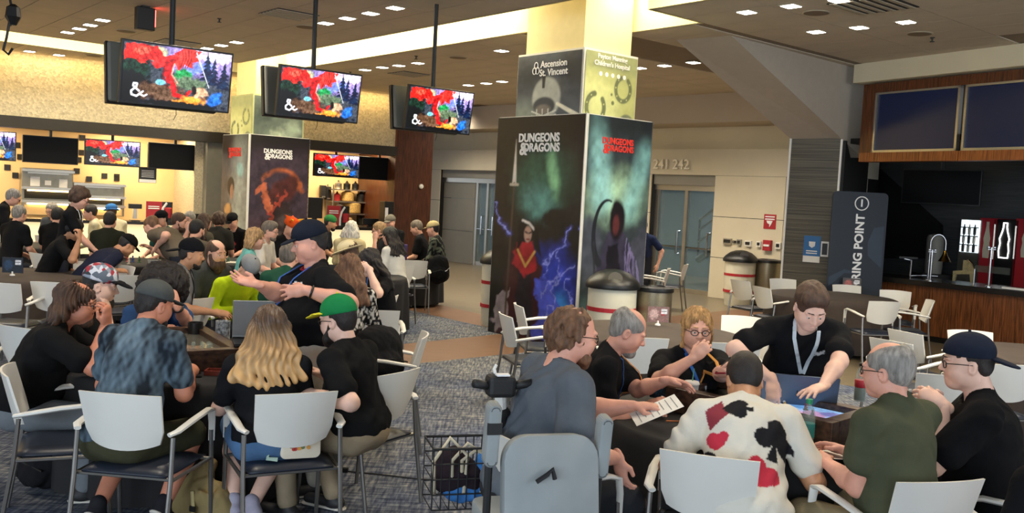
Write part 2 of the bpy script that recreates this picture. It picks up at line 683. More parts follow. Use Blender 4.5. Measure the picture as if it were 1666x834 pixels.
# ---------------- back wall with the two glazed portals
BD = V(-0.69, 0.724, 0).normalized()
BN = V(-0.724, -0.69, 0).normalized()
BP = on(1165, 485)


def bw(s, d=0.0, z=0.0):
    p = BP + BD * s - BN * d
    return V(p.x, p.y, z)


def bpix(px, py, d=0.0):
    q = onwall(px, py, BP - BN * d, BN)
    return (V(q.x, q.y, 0) - (BP - BN * d)).dot(BD), q.z


def bbox(name, s0, s1, d0, d1, z0, z1, material, parent=None):
    return MB().prism([bw(s0, d0, z0), bw(s1, d0, z0), bw(s1, d1, z0), bw(s0, d1, z0)], (0, 0, z1 - z0)).build(name, material, parent)


sR = -3.1
s_d0, z_head = bpix(1163, 285)
s_d1 = bpix(1060, 284)[0]
s_l0, s_l1 = bpix(806, 277)[0], bpix(716, 277)[0]
s_far = s_l1 + 6
zb = bpix(1170, 250)[1]
struct(bbox('wall_back', sR, s_far, 0.25, 0.45, z_head + 0.55, ZC, M_white))
struct(bbox('wall_back_band', sR, s_far, 0.02, 0.45, z_head, z_head + 0.55, M_wallgrey))
wp = empty('wall_back_panels')
wp['kind'] = 'structure'
for (a, b, nm) in ((sR, s_d0, 3), (s_d1, s_l0, 3), (s_l1, s_far, 3)):
    bbox('wall_core', a, b, 0.05, 0.45, 0, z_head, M_darkmetal, wp)
    zs = [0.0, 0.86, 1.72, z_head]
    n = max(1, int(round((b - a) / 2.2)))
    for k in range(3):
        for i in range(n):
            bbox('wall_panel', a + (b - a) * i / n + .006, a + (b - a) * (i + 1) / n - .006, 0.02, 0.05, zs[k] + 0.006, zs[k + 1] - 0.006, M_wallgrey, wp)
# sloping soffit between ceiling and wall above the doors
e0, e1 = bw(sR, -2.6, ZC), bw(s_far, -2.6, ZC)
struct(mesh_py('trim_9', [bw(sR, -0.7, 3.62), bw(s_far, -0.7, 3.62), bw(s_far, 0.3, 3.62), bw(sR, 0.3, 3.62), bw(sR, -0.7, ZC), bw(s_far, -0.7, ZC), bw(s_far, 0.3, ZC), bw(sR, 0.3, ZC)],
               [(0, 1, 2, 3), (4, 7, 6, 5), (0, 4, 5, 1), (1, 5, 6, 2), (2, 6, 7, 3), (3, 7, 4, 0)], M_ceilplain))


def portal(idx, a, b, side_grey):
    """recessed glazed entrance between wall positions a < b"""
    d = empty('door_%d' % idx)
    d['kind'] = 'structure'
    bbox('roller_housing', a, b, 0.10, 0.5, z_head - 0.22, z_head, M_greypanel, d)
    bbox('steel_head', a, b, 0.16, 0.3, z_head - 0.34, z_head - 0.22, M_steel, d)
    g0 = a
    g1 = b - side_grey
    if side_grey:
        for k in range(3):
            bbox('grey_panel', g1, b, 0.18, 0.3, 0.9 * k + 0.005 + (0.0), min(0.9 * (k + 1), z_head - 0.22) - 0.005, M_greypanel, d)
    bbox('door_frame', g1 - 0.1, g1, 0.2, 0.32, 0, z_head - 0.34, M_steel, d)
    bbox('door_frame', g0, g0 + 0.08, 0.2, 0.32, 0, z_head - 0.34, M_steel, d)
    mid = (g0 + g1) / 2
    bbox('door_frame', mid - 0.04, mid + 0.04, 0.2, 0.32, 0, z_head - 0.34, M_steel, d)
    for (q0, q1) in ((g0 + 0.08, mid - 0.04), (mid + 0.04, g1 - 0.1)):
        bbox('glass_pane', q0, q1, 0.25, 0.262, 0.1, z_head - 0.34, M_glass, d)
        bbox('kick_rail', q0, q1, 0.22, 0.29, 0, 0.1, M_steel, d)
        c = bw(q0 + 0.12, 0.14, 0)
        MB().tube([bw(q0 + .12, .25, 0.85), bw(q0 + .12, .16, 0.85), bw(q0 + .12, .16, 1.35), bw(q0 + .12, .25, 1.35)], 0.018).build('pull_handle', M_chrome, d)
        MB().tube([bw(q0 + .03, .2, 1.0), bw(q1 - .03, .2, 1.0)], 0.02).build('push_bar', M_chrome, d)
    return d


portal(1, s_d0, s_d1, 0.0)
portal(2, s_l0, s_l1, s_l1 - bpix(763, 350)[0])
# beyond the doors: a lit stairwell with handrails
M_stairwall = mat('stairwell_wall', srgb('#74868c'), 0.7, noise=0.08)
struct(bbox('wall_stairwell', sR, s_far, 4.5, 4.6, 0, 4.0, M_stairwall))
st = empty('stair_flight', bw(s_d0, 3), label='steel stair flight with handrails behind the right glass doors', cat='stairs')
sti = Matrix.Translation(-st.location)
lo, hi = bw(s_d1 + 0.3, 2.4, 0.6), bw(s_d0 - 0.8, 2.4, 2.5)
for zo, r, nm, mm in ((0.0, 0.09, 'stringer', M_darkmetal), (0.45, 0.03, 'handrail', M_steel), (0.75, 0.03, 'handrail', M_steel), (1.0, 0.035, 'handrail', M_steel)):
    MB().tube([lo + V(0, 0, zo), hi + V(0, 0, zo)], r).build(nm, mm, st).data.transform(sti)
for k in range(6):
    p = lo.lerp(hi, k / 5)
    MB().tube([p, p + V(0, 0, 1.0)], 0.03).build('baluster', M_darkmetal, st).data.transform(sti)
for k in range(8):
    p = lo.lerp(hi, (k + 0.5) / 8)
    MB().box(p - BN * 0.6, (0.3, 1.2, 0.05), rz=math.atan2(BD.y, BD.x)).build('tread', M_steel, st).data.transform(sti)
for s in ((s_d0 + s_d1) / 2, (s_l0 + s_l1) / 2):
    area_light('stairwell_lamp', bw(s, 3.0, 3.8), bw(s, 3.0, 0), 2.0, 1.0, 70, (0.85, 0.93, 1.0))

# wall numbers and small devices
text_mesh('door_numbers', '241 242', 0.30, mat('number_bronze', srgb('#f4ecd6'), 0.4, noise=0.03), None, bw(*(lambda a: (a[0], -0.02, a[1]))(bpix(1093, 268))), -BD, (0, 0, 1), depth=0.05, bold=0.01)
tag(bpy.data.objects['door_numbers'], 'raised pale numerals 241 242 on the wall above the right glass doors', 'sign')


def wall_plate(name, px0, py0, px1, py1, material, label, cat, depth=0.05):
    s0, z1 = bpix(px0, py0)
    s1, z0 = bpix(px1, py1)
    r = empty(name, bw((s0 + s1) / 2, 0.02, z0), label=label, cat=cat)
    o = bbox('plate', s1, s0, 0.02 - depth, 0.02, z0, z1, material, r)
    o.data.transform(Matrix.Translation(-r.location))
    return r, s0, s1, z0, z1


M_blue = mat('blue_print', srgb('#2a6aa8'), 0.5, noise=0.04)
r, s0, s1, z0, z1 = wall_plate('notice_sign', 1243, 348, 1261, 373, M_red, 'small red notice sign with white funnel cloud on the wall', 'sign', 0.01)
inv = Matrix.Translation(-r.location)
for k in range(2):
    bbox('lettering_line', s1 + 0.03, s0 - 0.03, 0.004, 0.008, z1 - 0.06 - 0.05 * k, z1 - 0.035 - 0.05 * k, M_ink, r).data.transform(inv)
zc = (z0 + z1) / 2
sc = (s0 + s1) / 2
MB().prism([bw(sc + .07, .004, zc + 0.02), bw(sc - .07, .004, zc + 0.02), bw(sc - .04, .004, zc - .05), bw(sc, .004, zc - .11), bw(sc - .0, .004, zc - .05), bw(sc + .05, .004, zc - .03)], -BN * -0.004).build('funnel_mark', M_ink, r).data.transform(inv)
dev = [(1178, 387, 1190, 398, M_steel, 'grey card reader box beside the glass doors'), (1193, 391, 1197, 395, M_darkmetal, 'tiny black sensor knob on the wall'),
       (1200, 389, 1206, 399, M_greypanel, 'small grey key switch plate on the wall'), (1213, 391, 1222, 401, M_whiteplastic, 'square white thermostat on the wall'),
       (1232, 392, 1238, 402, M_whiteplastic, 'narrow white light switch left of the red alarm'), (1263, 394, 1270, 405, M_whiteplastic, 'narrow white strobe right of the red alarm')]
for (a, b, c, d, m_, lab) in dev:
    r, s0, s1, z0, z1 = wall_plate('wall_device', a, b, c, d, m_, lab, 'switch')
    bbox('face', s1 + 0.02, s0 - 0.02, -0.045, -0.03, z0 + (z1 - z0) * .3, z1 - (z1 - z0) * .2, M_darkmetal if m_ is not M_darkmetal else M_steel, r).data.transform(Matrix.Translation(-r.location))
r, s0, s1, z0, z1 = wall_plate('fire_alarm', 1244, 390, 1255, 408, M_red, 'red fire alarm pull box above the steel bin', 'alarm', 0.08)
bbox('pull_bar', s1 + 0.02, s0 - 0.02, -0.075, -0.06, (z0 + z1) / 2 - 0.02, (z0 + z1) / 2 + 0.02, M_ink, r).data.transform(Matrix.Translation(-r.location))

# ---------------- sloping beam, grey slat column, bar on the right
M_beam = mat('beam_plaster', srgb('#b0a595'), 0.8, noise=0.03)
A_, B_ = on(1100, 65, ZC), on(1190, 58, ZC)
C_, D_ = at(1370, 226, 14.5), at(1287, 226, 14.9)
C2 = C_ + (C_ - B_) * 0.22
D2 = D_ + (D_ - A_) * 0.22
mb = MB()
mb.add([A_, B_, C2, D2, V(C2.x, C2.y, ZC), V(D2.x, D2.y, ZC)], [(0, 3, 2, 1), (1, 2, 4), (0, 5, 3), (2, 3, 5, 4), (0, 1, 4, 5)])
struct(mb.build('trim_10', M_beam))
gx = (C_ - D_)
gx.z = 0
gdir = gx.normalized()
gn = V(gdir.y, -gdir.x, 0)


def slat_mat():
    m = bpy.data.materials.new('grey_slat_tile')
    m.use_nodes = True
    nt = m.node_tree
    b = nt.nodes['Principled BSDF']
    tc = nt.nodes.new('ShaderNodeTexCoord')
    mp = nt.nodes.new('ShaderNodeMapping')
    mp.inputs['Scale'].default_value = (0.6, 0.6, 105)
    nt.links.new(tc.outputs['Object'], mp.inputs[0])
    n = nt.nodes.new('ShaderNodeTexNoise')
    n.inputs['Scale'].default_value = 1
    n.inputs['Detail'].default_value = 2
    nt.links.new(mp.outputs[0], n.inputs['Vector'])
    r = nt.nodes.new('ShaderNodeValToRGB')
    r.color_ramp.elements[0].position, r.color_ramp.elements[0].color = 0.38, srgb('#3a362e') + (1,)
    r.color_ramp.elements[1].position, r.color_ramp.elements[1].color = 0.66, srgb('#6b6455') + (1,)
    nt.links.new(n.outputs[0], r.inputs[0])
    nt.links.new(r.outputs[0], b.inputs['Base Color'])
    bp = nt.nodes.new('ShaderNodeBump')
    bp.inputs['Strength'].default_value = 0.5
    nt.links.new(n.outputs[0], bp.inputs['Height'])
    nt.links.new(bp.outputs[0], b.inputs['Normal'])
    b.inputs['Roughness'].default_value = 0.5
    return m


M_slat = slat_mat()
gl, gr_ = V(D_.x, D_.y, 0), V(C_.x, C_.y, 0)
gz = (C_.z + D_.z) / 2 + 0.1
struct(MB().prism([gl, gr_, gr_ - gn * 0.6, gl - gn * 0.6], (0, 0, gz)).build('wall_slat_column', M_slat))
for p in (gl, gr_):
    struct(MB().prism([p + gn * .02 - gdir * .015, p + gn * .02 + gdir * .015, p - gn * .02 + gdir * .015, p - gn * .02 - gdir * .015], (0, 0, gz - 0.1)).build('trim_11', M_whiteplastic))
# right food stand: bulkhead, wood fascia with blue panels, dark room, bar
RD = V(0.48, -0.876, 0).normalized()
RN = V(-0.876, -0.48, 0).normalized()
RP = on(1390, 105, ZC)
RP.z = 0


def rw(s, d=0.0, z=0.0):
    p = RP + RD * s - RN * d
    return V(p.x, p.y, z)


def rpix(px, py, d=0.0):
    q = onwall(px, py, RP - RN * d, RN)
    return (V(q.x, q.y, 0) - (RP - RN * d)).dot(RD), q.z


def rbox(name, s0, s1, d0, d1, z0, z1, material, parent=None):
    return MB().prism([rw(s0, d0, z0), rw(s1, d0, z0), rw(s1, d1, z0), rw(s0, d1, z0)], (0, 0, z1 - z0)).build(name, material, parent)


zb0 = rpix(1390, 135)[1]
struct(rbox('wall_right', 0, 12, 0.0, 0.3, zb0, ZC, M_white))
fs0, fz1 = rpix(1406, 138, 0.12)
fz0 = rpix(1400, 263, 0.12)[1]
fr = empty('wood_fascia', rw(fs0, .12, fz0), label='wood framed fascia with two blue panels above the right bar', cat='sign board')
fi = Matrix.Translation(-fr.location)
bs0, bz1 = rpix(1424, 151, 0.12)
bz0 = rpix(1420, 248, 0.12)[1]
bs1 = rpix(1559, 180, 0.12)[0]
bs2 = rpix(1567, 180, 0.12)[0]
rbox('top_rail', fs0, 12, 0.12, 0.3, bz1, fz1, M_framewood, fr).data.transform(fi)
rbox('bottom_rail', fs0, bs1 + .05, 0.12, 0.3, fz0, bz0, M_orangewood, fr).data.transform(fi)
rbox('bottom_rail', bs1 + .06, 12, 0.12, 0.3, fz0, bz0, M_orangewood, fr).data.transform(fi)
rbox('side_stile', fs0, bs0, 0.12, 0.3, bz0, bz1, M_framewood, fr).data.transform(fi)
M_bluepanel = mat('blue_sign_panel', srgb('#14234a'), 0.28, noise=0.05, nscale=0.6, spec=0.4)
for (a, b) in ((bs0, bs1), (bs2, 7.0)):
    pn = rbox('blue_panel', a + .02, b - .02, 0.16, 0.2, bz0 + .02, bz1 - .02, M_bluepanel, fr)
    pn.data.transform(fi)
    for q in ((a, b, bz0, bz0 + .035), (a, b, bz1 - .03, bz1), (a, a + .035, bz0, bz1), (b - .035, b, bz0, bz1)):
        rbox('panel_trim', q[0], q[1], 0.13, 0.2, q[2], q[3], M_steel, pn).data.transform(fi)
M_darkroom = mat('dark_slat_wall', srgb('#2a2a2a'), 0.6, noise=0.2, nscale=3, stretch=(1, 1, 30))
M_darkgrey = mat('dark_grey_tile', srgb('#4b4d4e'), 0.5, noise=0.2, nscale=2, stretch=(1, 1, 26))
M_blackwall = mat('black_wall', srgb('#14130f'), 0.7, noise=0.1)
struct(rbox('wall_bar_rear', -4.0, 12, 4.2, 4.3, 0, 3.2, M_darkgrey))
struct(rbox('ceiling_bar', -0.5, 12, 0.3, 4.3, 3.02, 3.1, M_blackwall))
# dark side wall of the stand with its raking edge
side0 = gr_ - gn * 0.02
sb = rw(-2.95, 4.2)
struct(MB().prism([V(side0.x, side0.y, 0), V(side0.x, side0.y, 3.05), V(sb.x, sb.y, 3.05), V(sb.x, sb.y, 0)], gdir * 0.06).build('wall_bar_side', M_blackwall))
# raking underside of the stair against the rear wall
rk = [rpix(x, y, 4.1) for (x, y) in ((1415, 262), (1530, 366), (1530, 420), (1415, 420))]
struct(MB().prism([rw(s_, 4.1, z_) for (s_, z_) in rk], -RN * 0.08).build('wall_bar_rake', M_blackwall))
# bar counter
bar0, bar1 = on(1434, 449, .94), on(1666, 474, .94)
bd = (bar1 - bar0)
bd.z = 0
bd = bd.normalized()
bn = V(-bd.y, bd.x, 0)
if bn.y > 0:
    bn = -bn
bn = V(bd.y, -bd.x, 0) if V(bd.y, -bd.x, 0).y < 0 else V(-bd.y, bd.x, 0)
bar_o = V(bar0.x, bar0.y, 0)
barr = empty('bar_counter', bar_o, label='wood fronted bar counter with black top at the right', cat='counter')
bi = Matrix.Translation(-bar_o)


def barbox(name, s0, s1, d0, d1, z0, z1, material, parent=None):
    f = lambda s, d: bar_o + bd * s - bn * d + V(0, 0, z0)
    o = MB().prism([f(s0, d0), f(s1, d0), f(s1, d1), f(s0, d1)], (0, 0, z1 - z0)).build(name, material, parent)
    return o


for k in range(16):
    barbox('wood_panel', -0.4 + k * 0.42, -0.4 + (k + 1) * 0.42 - 0.006, 0.03, 0.06, 0.1, 0.86, M_barwood, barr).data.transform(bi)
barbox('carcass', -0.4, 6.3, 0.07, 0.75, 0.1, 0.86, M_blackwall, barr).data.transform(bi)
barbox('counter_top', -0.45, 6.4, -0.05, 0.85, 0.86, 0.94, M_countertop, barr).data.transform(bi)
barbox('toe_kick', -0.4, 6.3, 0.12, 0.7, 0, 0.1, M_black, barr).data.transform(bi)

# warm light of the recessed lamps, plus spots added to brighten the back wall
for (x, y, p) in ((-7, 11, 150), (-3.5, 9.5, 170), (-6.5, 15, 150), (-1.2, 16.5, 120), (1.0, 18, 120), (0.3, 8.0, 150), (3.0, 8.0, 150), (4.3, 10.5, 130), (3.6, 16.5, 130), (-2, 5.0, 110), (2.2, 4.6, 110), (5.6, 7.4, 110), (-6, 6.5, 120), (0.6, 19.8, 140), (-0.9, 22.4, 110), (-1.7, 24.3, 110), (2.4, 17.2, 150), (4.2, 15.6, 90)):
    spot_lamp((x, y, ZC - 0.06), p * 1.5, (1.0, 0.88, 0.72), 150, 0.3)
# ================================================================== PRINTS (painted by shape, in 2D)
def vnoise(x, y, seed=0):
    rs = np.random.RandomState(seed)
    g = rs.rand(64, 64)
    xi, yi = np.floor(x).astype(int), np.floor(y).astype(int)
    fx, fy = x - xi, y - yi
    fx, fy = fx * fx * (3 - 2 * fx), fy * fy * (3 - 2 * fy)
    a, b = g[yi % 64, xi % 64], g[yi % 64, (xi + 1) % 64]
    c, d = g[(yi + 1) % 64, xi % 64], g[(yi + 1) % 64, (xi + 1) % 64]
    return (a * (1 - fx) + b * fx) * (1 - fy) + (c * (1 - fx) + d * fx) * fy


def fbm(x, y, seed=0, oct=4):
    s, a, t = 0, 0.5, 0
    for o in range(oct):
        s = s + a * vnoise(x * 2 ** o + 17 * o, y * 2 ** o + 9 * o, seed + o)
        t += a
        a *= 0.5
    return s / t


def sstep(e0, e1, x):
    t = np.clip((x - e0) / (e1 - e0 + 1e-9), 0, 1)
    return t * t * (3 - 2 * t)


class Paint:
    def __init__(self, u, v, asp):
        self.x, self.y = u * asp, v      # asp = width / height
        self.c = np.zeros((len(u), 3))
        self.asp = asp

    def col(self, h):
        return np.array(srgb(h)) if isinstance(h, str) else np.array(h)

    def over(self, h, m):
        m = np.clip(m, 0, 1)[:, None]
        self.c = self.c * (1 - m) + self.col(h) * m

    def blob(self, h, cx, cy, rx, ry, ang=0.0, soft=0.35, rough=0.0, seed=1, amt=1.0):
        ca, sa = math.cos(ang), math.sin(ang)
        dx, dy = self.x - cx * self.asp, self.y - cy
        a, b = dx * ca + dy * sa, -dx * sa + dy * ca
        r = np.sqrt((a / rx) ** 2 + (b / ry) ** 2)
        if rough:
            r = r + rough * (fbm(self.x * 14, self.y * 14, seed) - 0.5)
        self.over(h, amt * (1 - sstep(1 - soft, 1 + soft * 0.3, r)))

    def line(self, h, pts, w0, w1=None, soft=0.004, amt=1.0, jag=0.0, seed=3):
        w1 = w0 if w1 is None else w1
        best = np.full(len(self.x), 9.0)
        x = self.x + (jag * (fbm(self.x * 25, self.y * 25, seed) - 0.5) if jag else 0)
        n = len(pts) - 1
        for i in range(n):
            ax, ay = pts[i][0] * self.asp, pts[i][1]
            bx, by = pts[i + 1][0] * self.asp, pts[i + 1][1]
            ex, ey = bx - ax, by - ay
            t = np.clip(((x - ax) * ex + (self.y - ay) * ey) / (ex * ex + ey * ey + 1e-12), 0, 1)
            d = np.hypot(x - ax - t * ex, self.y - ay - t * ey)
            tt = (i + t) / n
            best = np.minimum(best, d - (w0 + (w1 - w0) * tt))
        self.over(h, amt * (1 - sstep(-soft, soft, best)))

    def poly(self, h, pts, soft=0.006, amt=1.0, rough=0.0, seed=5):
        x, y = self.x, self.y
        if rough:
            x = x + rough * (fbm(self.x * 18, self.y * 18, seed) - 0.5)
            y = y + rough * (fbm(self.x * 18 + 7, self.y * 18, seed + 9) - 0.5)
        P = [(p[0] * self.asp, p[1]) for p in pts]
        inside = np.zeros(len(x), bool)
        dist = np.full(len(x), 9.0)
        for i in range(len(P)):
            (x0, y0), (x1, y1) = P[i], P[(i + 1) % len(P)]
            cr = ((y0 > y) != (y1 > y)) & (x < (x1 - x0) * (y - y0) / (y1 - y0 + 1e-12) + x0)
            inside ^= cr
            ex, ey = x1 - x0, y1 - y0
            t = np.clip(((x - x0) * ex + (y - y0) * ey) / (ex * ex + ey * ey + 1e-12), 0, 1)
            dist = np.minimum(dist, np.hypot(x - x0 - t * ex, y - y0 - t * ey))
        sd = np.where(inside, -dist, dist)
        self.over(h, amt * (1 - sstep(-soft, soft, sd)))

    def mottled(self, amt, sc, seed=2):
        n = fbm(self.x * sc, self.y * sc, seed) - 0.5
        self.c = np.clip(self.c * (1 + amt * n[:, None] * 2), 0, 1)


def screen_paint(u, v):
    """a loose battle-scene stand-in: crimson sweep, violet sky, dark firs, amber and blue figures"""
    p = Paint(u, v, 1.78)
    p.over('#3c4048', np.ones(len(u)))
    p.blob('#9a86c8', 0.72, 0.88, 0.75, 0.42, soft=0.6)
    p.blob('#d9c6dd', 0.80, 0.95, 0.45, 0.14, rough=0.8)
    p.blob('#6f7fd0', 0.70, 0.70, 0.28, 0.10, 0.4, rough=0.7, seed=6)
    p.blob('#b9b58a', 0.30, 0.86, 0.16, 0.13, rough=0.9)
    p.blob('#23332b', 0.10, 0.55, 0.30, 0.26, rough=0.5)
    p.blob('#1b1a1d', 0.08, 0.25, 0.40, 0.30, rough=0.4)
    p.blob('#2f8a4e', 0.55, 0.55, 0.17, 0.12, rough=0.8)
    p.blob('#5a6a54', 0.62, 0.42, 0.35, 0.12, rough=0.8)
    p.blob('#5c4638', 0.35, 0.22, 0.40, 0.20, rough=0.9, seed=4)
    for k, (cx, b) in enumerate(((0.84, 0.42), (0.94, 0.38), (0.77, 0.5))):
        for j in range(6):
            w = 0.16 - j * 0.024
            p.poly('#1f2b3f', [(cx - w / 2, b + j * .075), (cx + w / 2, b + j * .075), (cx, b + j * .075 + .11)], rough=0.05, seed=k * 7 + j)
    p.poly('#cc2e28', [(0.0, 0.70), (0.02, 0.98), (0.30, 0.98), (0.36, 0.84), (0.42, 0.76), (0.30, 0.70), (0.24, 0.76), (0.16, 0.66), (0.10, 0.74)], rough=0.05, seed=7)
    p.blob('#e86a55', 0.16, 0.88, 0.16, 0.07, 0.2, rough=0.9, amt=0.6)
    for k in range(5):
        p.line('#8e1518', [(0.05 + .055 * k, 0.97 - .02 * k), (0.08 + .055 * k, 0.80), (0.16 + .05 * k, 0.66 + .01 * k)], 0.006)
    p.line('#c8302f', [(0.30, 0.68), (0.44, 0.78), (0.60, 0.96)], 0.07, 0.10, jag=0.08)
    p.poly('#cf3a34', [(0.46, 0.80), (0.55, 1.0), (0.72, 1.0), (0.66, 0.90), (0.70, 0.84), (0.62, 0.78), (0.63, 0.68), (0.55, 0.72), (0.50, 0.60)], rough=0.05, seed=8)
    for k in range(4):
        p.line('#7a1216', [(0.52 + .03 * k, 0.98), (0.54 + .025 * k, 0.84), (0.52 + .02 * k, 0.68)], 0.007)
    p.line('#b5272a', [(0.42, 0.74), (0.40, 0.52), (0.46, 0.36), (0.48, 0.20), (0.58, 0.16), (0.62, 0.28)], 0.07, 0.02, jag=0.06)
    p.line('#7a1216', [(0.37, 0.66), (0.36, 0.48), (0.42, 0.30)], 0.012)
    p.line('#ef9a86', [(0.46, 0.72), (0.44, 0.54), (0.50, 0.40)], 0.012, amt=0.8)
    p.line('#cfd0d8', [(0.66, 0.96), (0.80, 0.38)], 0.009, 0.004)
    p.blob('#6fb8d0', 0.34, 0.38, 0.09, 0.05, rough=0.8)
    p.blob('#d98a3a', 0.62, 0.10, 0.30, 0.10, 0.1, rough=1.0, seed=12)
    p.blob('#c99a7a', 0.72, 0.28, 0.14, 0.10, rough=1.2, seed=14)
    p.blob('#2a1c1a', 0.66, 0.30, 0.05, 0.10, rough=0.6)
    p.blob('#2f63b8', 0.86, 0.17, 0.12, 0.16, -0.5, rough=0.7, seed=16)
    p.blob('#16161d', 0.52, 0.03, 0.8, 0.06, rough=0.9, seed=18)
    p.mottled(0.9, 22)
    p.mottled(0.6, 48, 9)
    p.c = np.clip((p.c - 0.02) * 0.95, 0, 1)
    # ampersand-like white mark bottom left
    W = '#eef0f6'
    p.line(W, [(0.155, 0.20), (0.10, 0.28), (0.105, 0.325), (0.135, 0.32), (0.13, 0.27), (0.085, 0.19), (0.09, 0.13), (0.135, 0.11), (0.185, 0.19)], 0.014)
    p.line(W, [(0.19, 0.20), (0.16, 0.15), (0.20, 0.12), (0.225, 0.15)], 0.012)
    return p.c


def banner_a(u, v):
    p = Paint(u, v, 0.52)
    p.over('#1d1a16', np.ones(len(u)))
    p.blob('#2f5a48', 0.55, 0.72, 0.20, 0.20, 0.2, soft=0.8, rough=0.5)
    p.blob('#7fb88a', 0.68, 0.76, 0.035, 0.13, 0.25, soft=0.9, rough=0.8)
    p.blob('#5a938c', 0.50, 0.62, 0.12, 0.09, -0.4, soft=0.9, rough=1.0, seed=3)
    p.blob('#16130f', 0.75, 0.55, 0.12, 0.05, 0.2, rough=0.9)
    p.blob('#241d18', 0.15, 0.42, 0.12, 0.12, rough=0.8)
    n = fbm(p.x * 40, p.y * 6, 21)
    p.c *= (0.7 + 0.6 * n)[:, None]
    p.blob('#2c3fb0', 0.78, 0.26, 0.16, 0.20, 0.3, soft=0.8, rough=0.6)
    p.blob('#3d8fe0', 0.86, 0.17, 0.07, 0.10, 0.2, soft=0.9, rough=0.9)
    # cloaked stand-in figure
    p.poly('#3b1a1d', [(0.10, 0.0), (0.16, 0.25), (0.28, 0.42), (0.52, 0.42), (0.62, 0.30), (0.66, 0.0)], rough=0.05)
    p.poly('#8b8084', [(0.05, 0.05), (0.14, 0.22), (0.22, 0.24), (0.20, 0.1), (0.12, 0.0)], rough=0.1)
    p.poly('#211c24', [(0.32, 0.02), (0.33, 0.32), (0.50, 0.33), (0.54, 0.02)], rough=0.04)
    p.poly('#9c2029', [(0.26, 0.33), (0.30, 0.44), (0.52, 0.44), (0.55, 0.33), (0.42, 0.28)], rough=0.05)
    p.poly('#4a57c8', [(0.55, 0.0), (0.58, 0.28), (0.70, 0.30), (0.86, 0.14), (0.80, 0.0)], rough=0.08)
    p.blob('#0f0d0d', 0.41, 0.49, 0.055, 0.055, soft=0.2)
    p.blob('#b08f7d', 0.43, 0.475, 0.026, 0.040, soft=0.3)
    p.line('#2a1a18', [(0.40, 0.485), (0.425, 0.480)], 0.004)
    p.line('#2a1a18', [(0.445, 0.480), (0.47, 0.485)], 0.004)
    p.line('#6b2c2c', [(0.42, 0.452), (0.45, 0.452)], 0.004)
    p.line('#d8d2cc', [(0.36, 0.535), (0.44, 0.525), (0.50, 0.50)], 0.006)
    p.poly('#110e0e', [(0.33, 0.52), (0.38, 0.53), (0.37, 0.44), (0.30, 0.38)])
    p.poly('#110e0e', [(0.50, 0.51), (0.54, 0.50), (0.60, 0.38), (0.51, 0.42)])
    p.line('#c8a050', [(0.32, 0.40), (0.42, 0.33), (0.52, 0.40)], 0.006)
    p.line('#c9c3bb', [(0.235, 0.90), (0.235, 0.70)], 0.001, 0.013)
    p.line('#4b3f33', [(0.235, 0.70), (0.20, 0.02)], 0.006)
    p.line('#b9b09f', [(0.19, 0.695), (0.28, 0.695)], 0.006)
    for k, pts in enumerate(([(0.02, 0.62), (0.06, 0.52), (0.20, 0.47)], [(0.62, 0.30), (0.70, 0.40), (0.82, 0.44), (0.93, 0.52)], [(0.60, 0.20), (0.72, 0.26), (0.86, 0.34), (0.98, 0.36)], [(0.70, 0.12), (0.80, 0.30), (0.78, 0.42)], [(0.82, 0.05), (0.92, 0.18), (0.90, 0.30)])):
        p.line('#a9b4f0', pts, 0.003, jag=0.10, seed=30 + k)
        p.line('#5560d8', pts, 0.010, soft=0.012, amt=0.4, jag=0.10, seed=30 + k)
    p.mottled(0.5, 30, 5)
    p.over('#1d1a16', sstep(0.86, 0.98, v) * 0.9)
    return p.c


def banner_b(u, v):
    p = Paint(u, v, 0.46)
    p.over('#2b3236', np.ones(len(u)))
    p.blob('#8aa88c', 0.50, 0.66, 0.24, 0.14, soft=0.9, rough=0.6)
    p.line('#79a9ac', [(0.14, 0.98), (0.26, 0.66)], 0.05, 0.07, soft=0.05, amt=0.8)
    p.line('#6f9ea0', [(0.92, 0.86), (0.70, 0.62)], 0.05, 0.06, soft=0.05, amt=0.8)
    p.blob('#3b3f48', 0.10, 0.42, 0.10, 0.14, rough=1.0)
    p.blob('#3a3c47', 0.92, 0.40, 0.09, 0.14, rough=1.0, seed=8)
    p.blob('#5d7a76', 0.5, 0.15, 0.5, 0.10, soft=0.9, rough=0.8)
    p.poly('#2d2a3a', [(0.16, 0.0), (0.26, 0.36), (0.36, 0.50), (0.62, 0.52), (0.80, 0.40), (0.92, 0.0)], rough=0.06)
    for k in range(7):
        p.line('#645d80', [(0.68 + .035 * k, 0.48 - .02 * k), (0.70 + .04 * k, 0.26)], 0.004, jag=0.03, seed=k)
    p.poly('#15131a', [(0.30, 0.0), (0.38, 0.44), (0.58, 0.46), (0.66, 0.0)], rough=0.05)
    p.blob('#171115', 0.52, 0.56, 0.062, 0.10, soft=0.25, rough=0.35)
    p.blob('#4a2324', 0.50, 0.54, 0.028, 0.05, soft=0.4)
    # crescent blade
    th = np.linspace(1.3, 4.2, 24)
    p.line('#1b1d22', [(0.36 + 0.20 * math.cos(t) * 1.0, 0.50 + 0.145 * math.sin(t)) for t in th], 0.004, 0.02)
    p.line('#26262b', [(0.17, 0.46), (0.30, 0.02)], 0.008)
    p.mottled(0.5, 26, 7)
    p.c = np.clip(p.c * 1.35, 0, 1)
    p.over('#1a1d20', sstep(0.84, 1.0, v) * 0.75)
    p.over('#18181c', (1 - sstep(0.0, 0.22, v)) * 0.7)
    return p.c


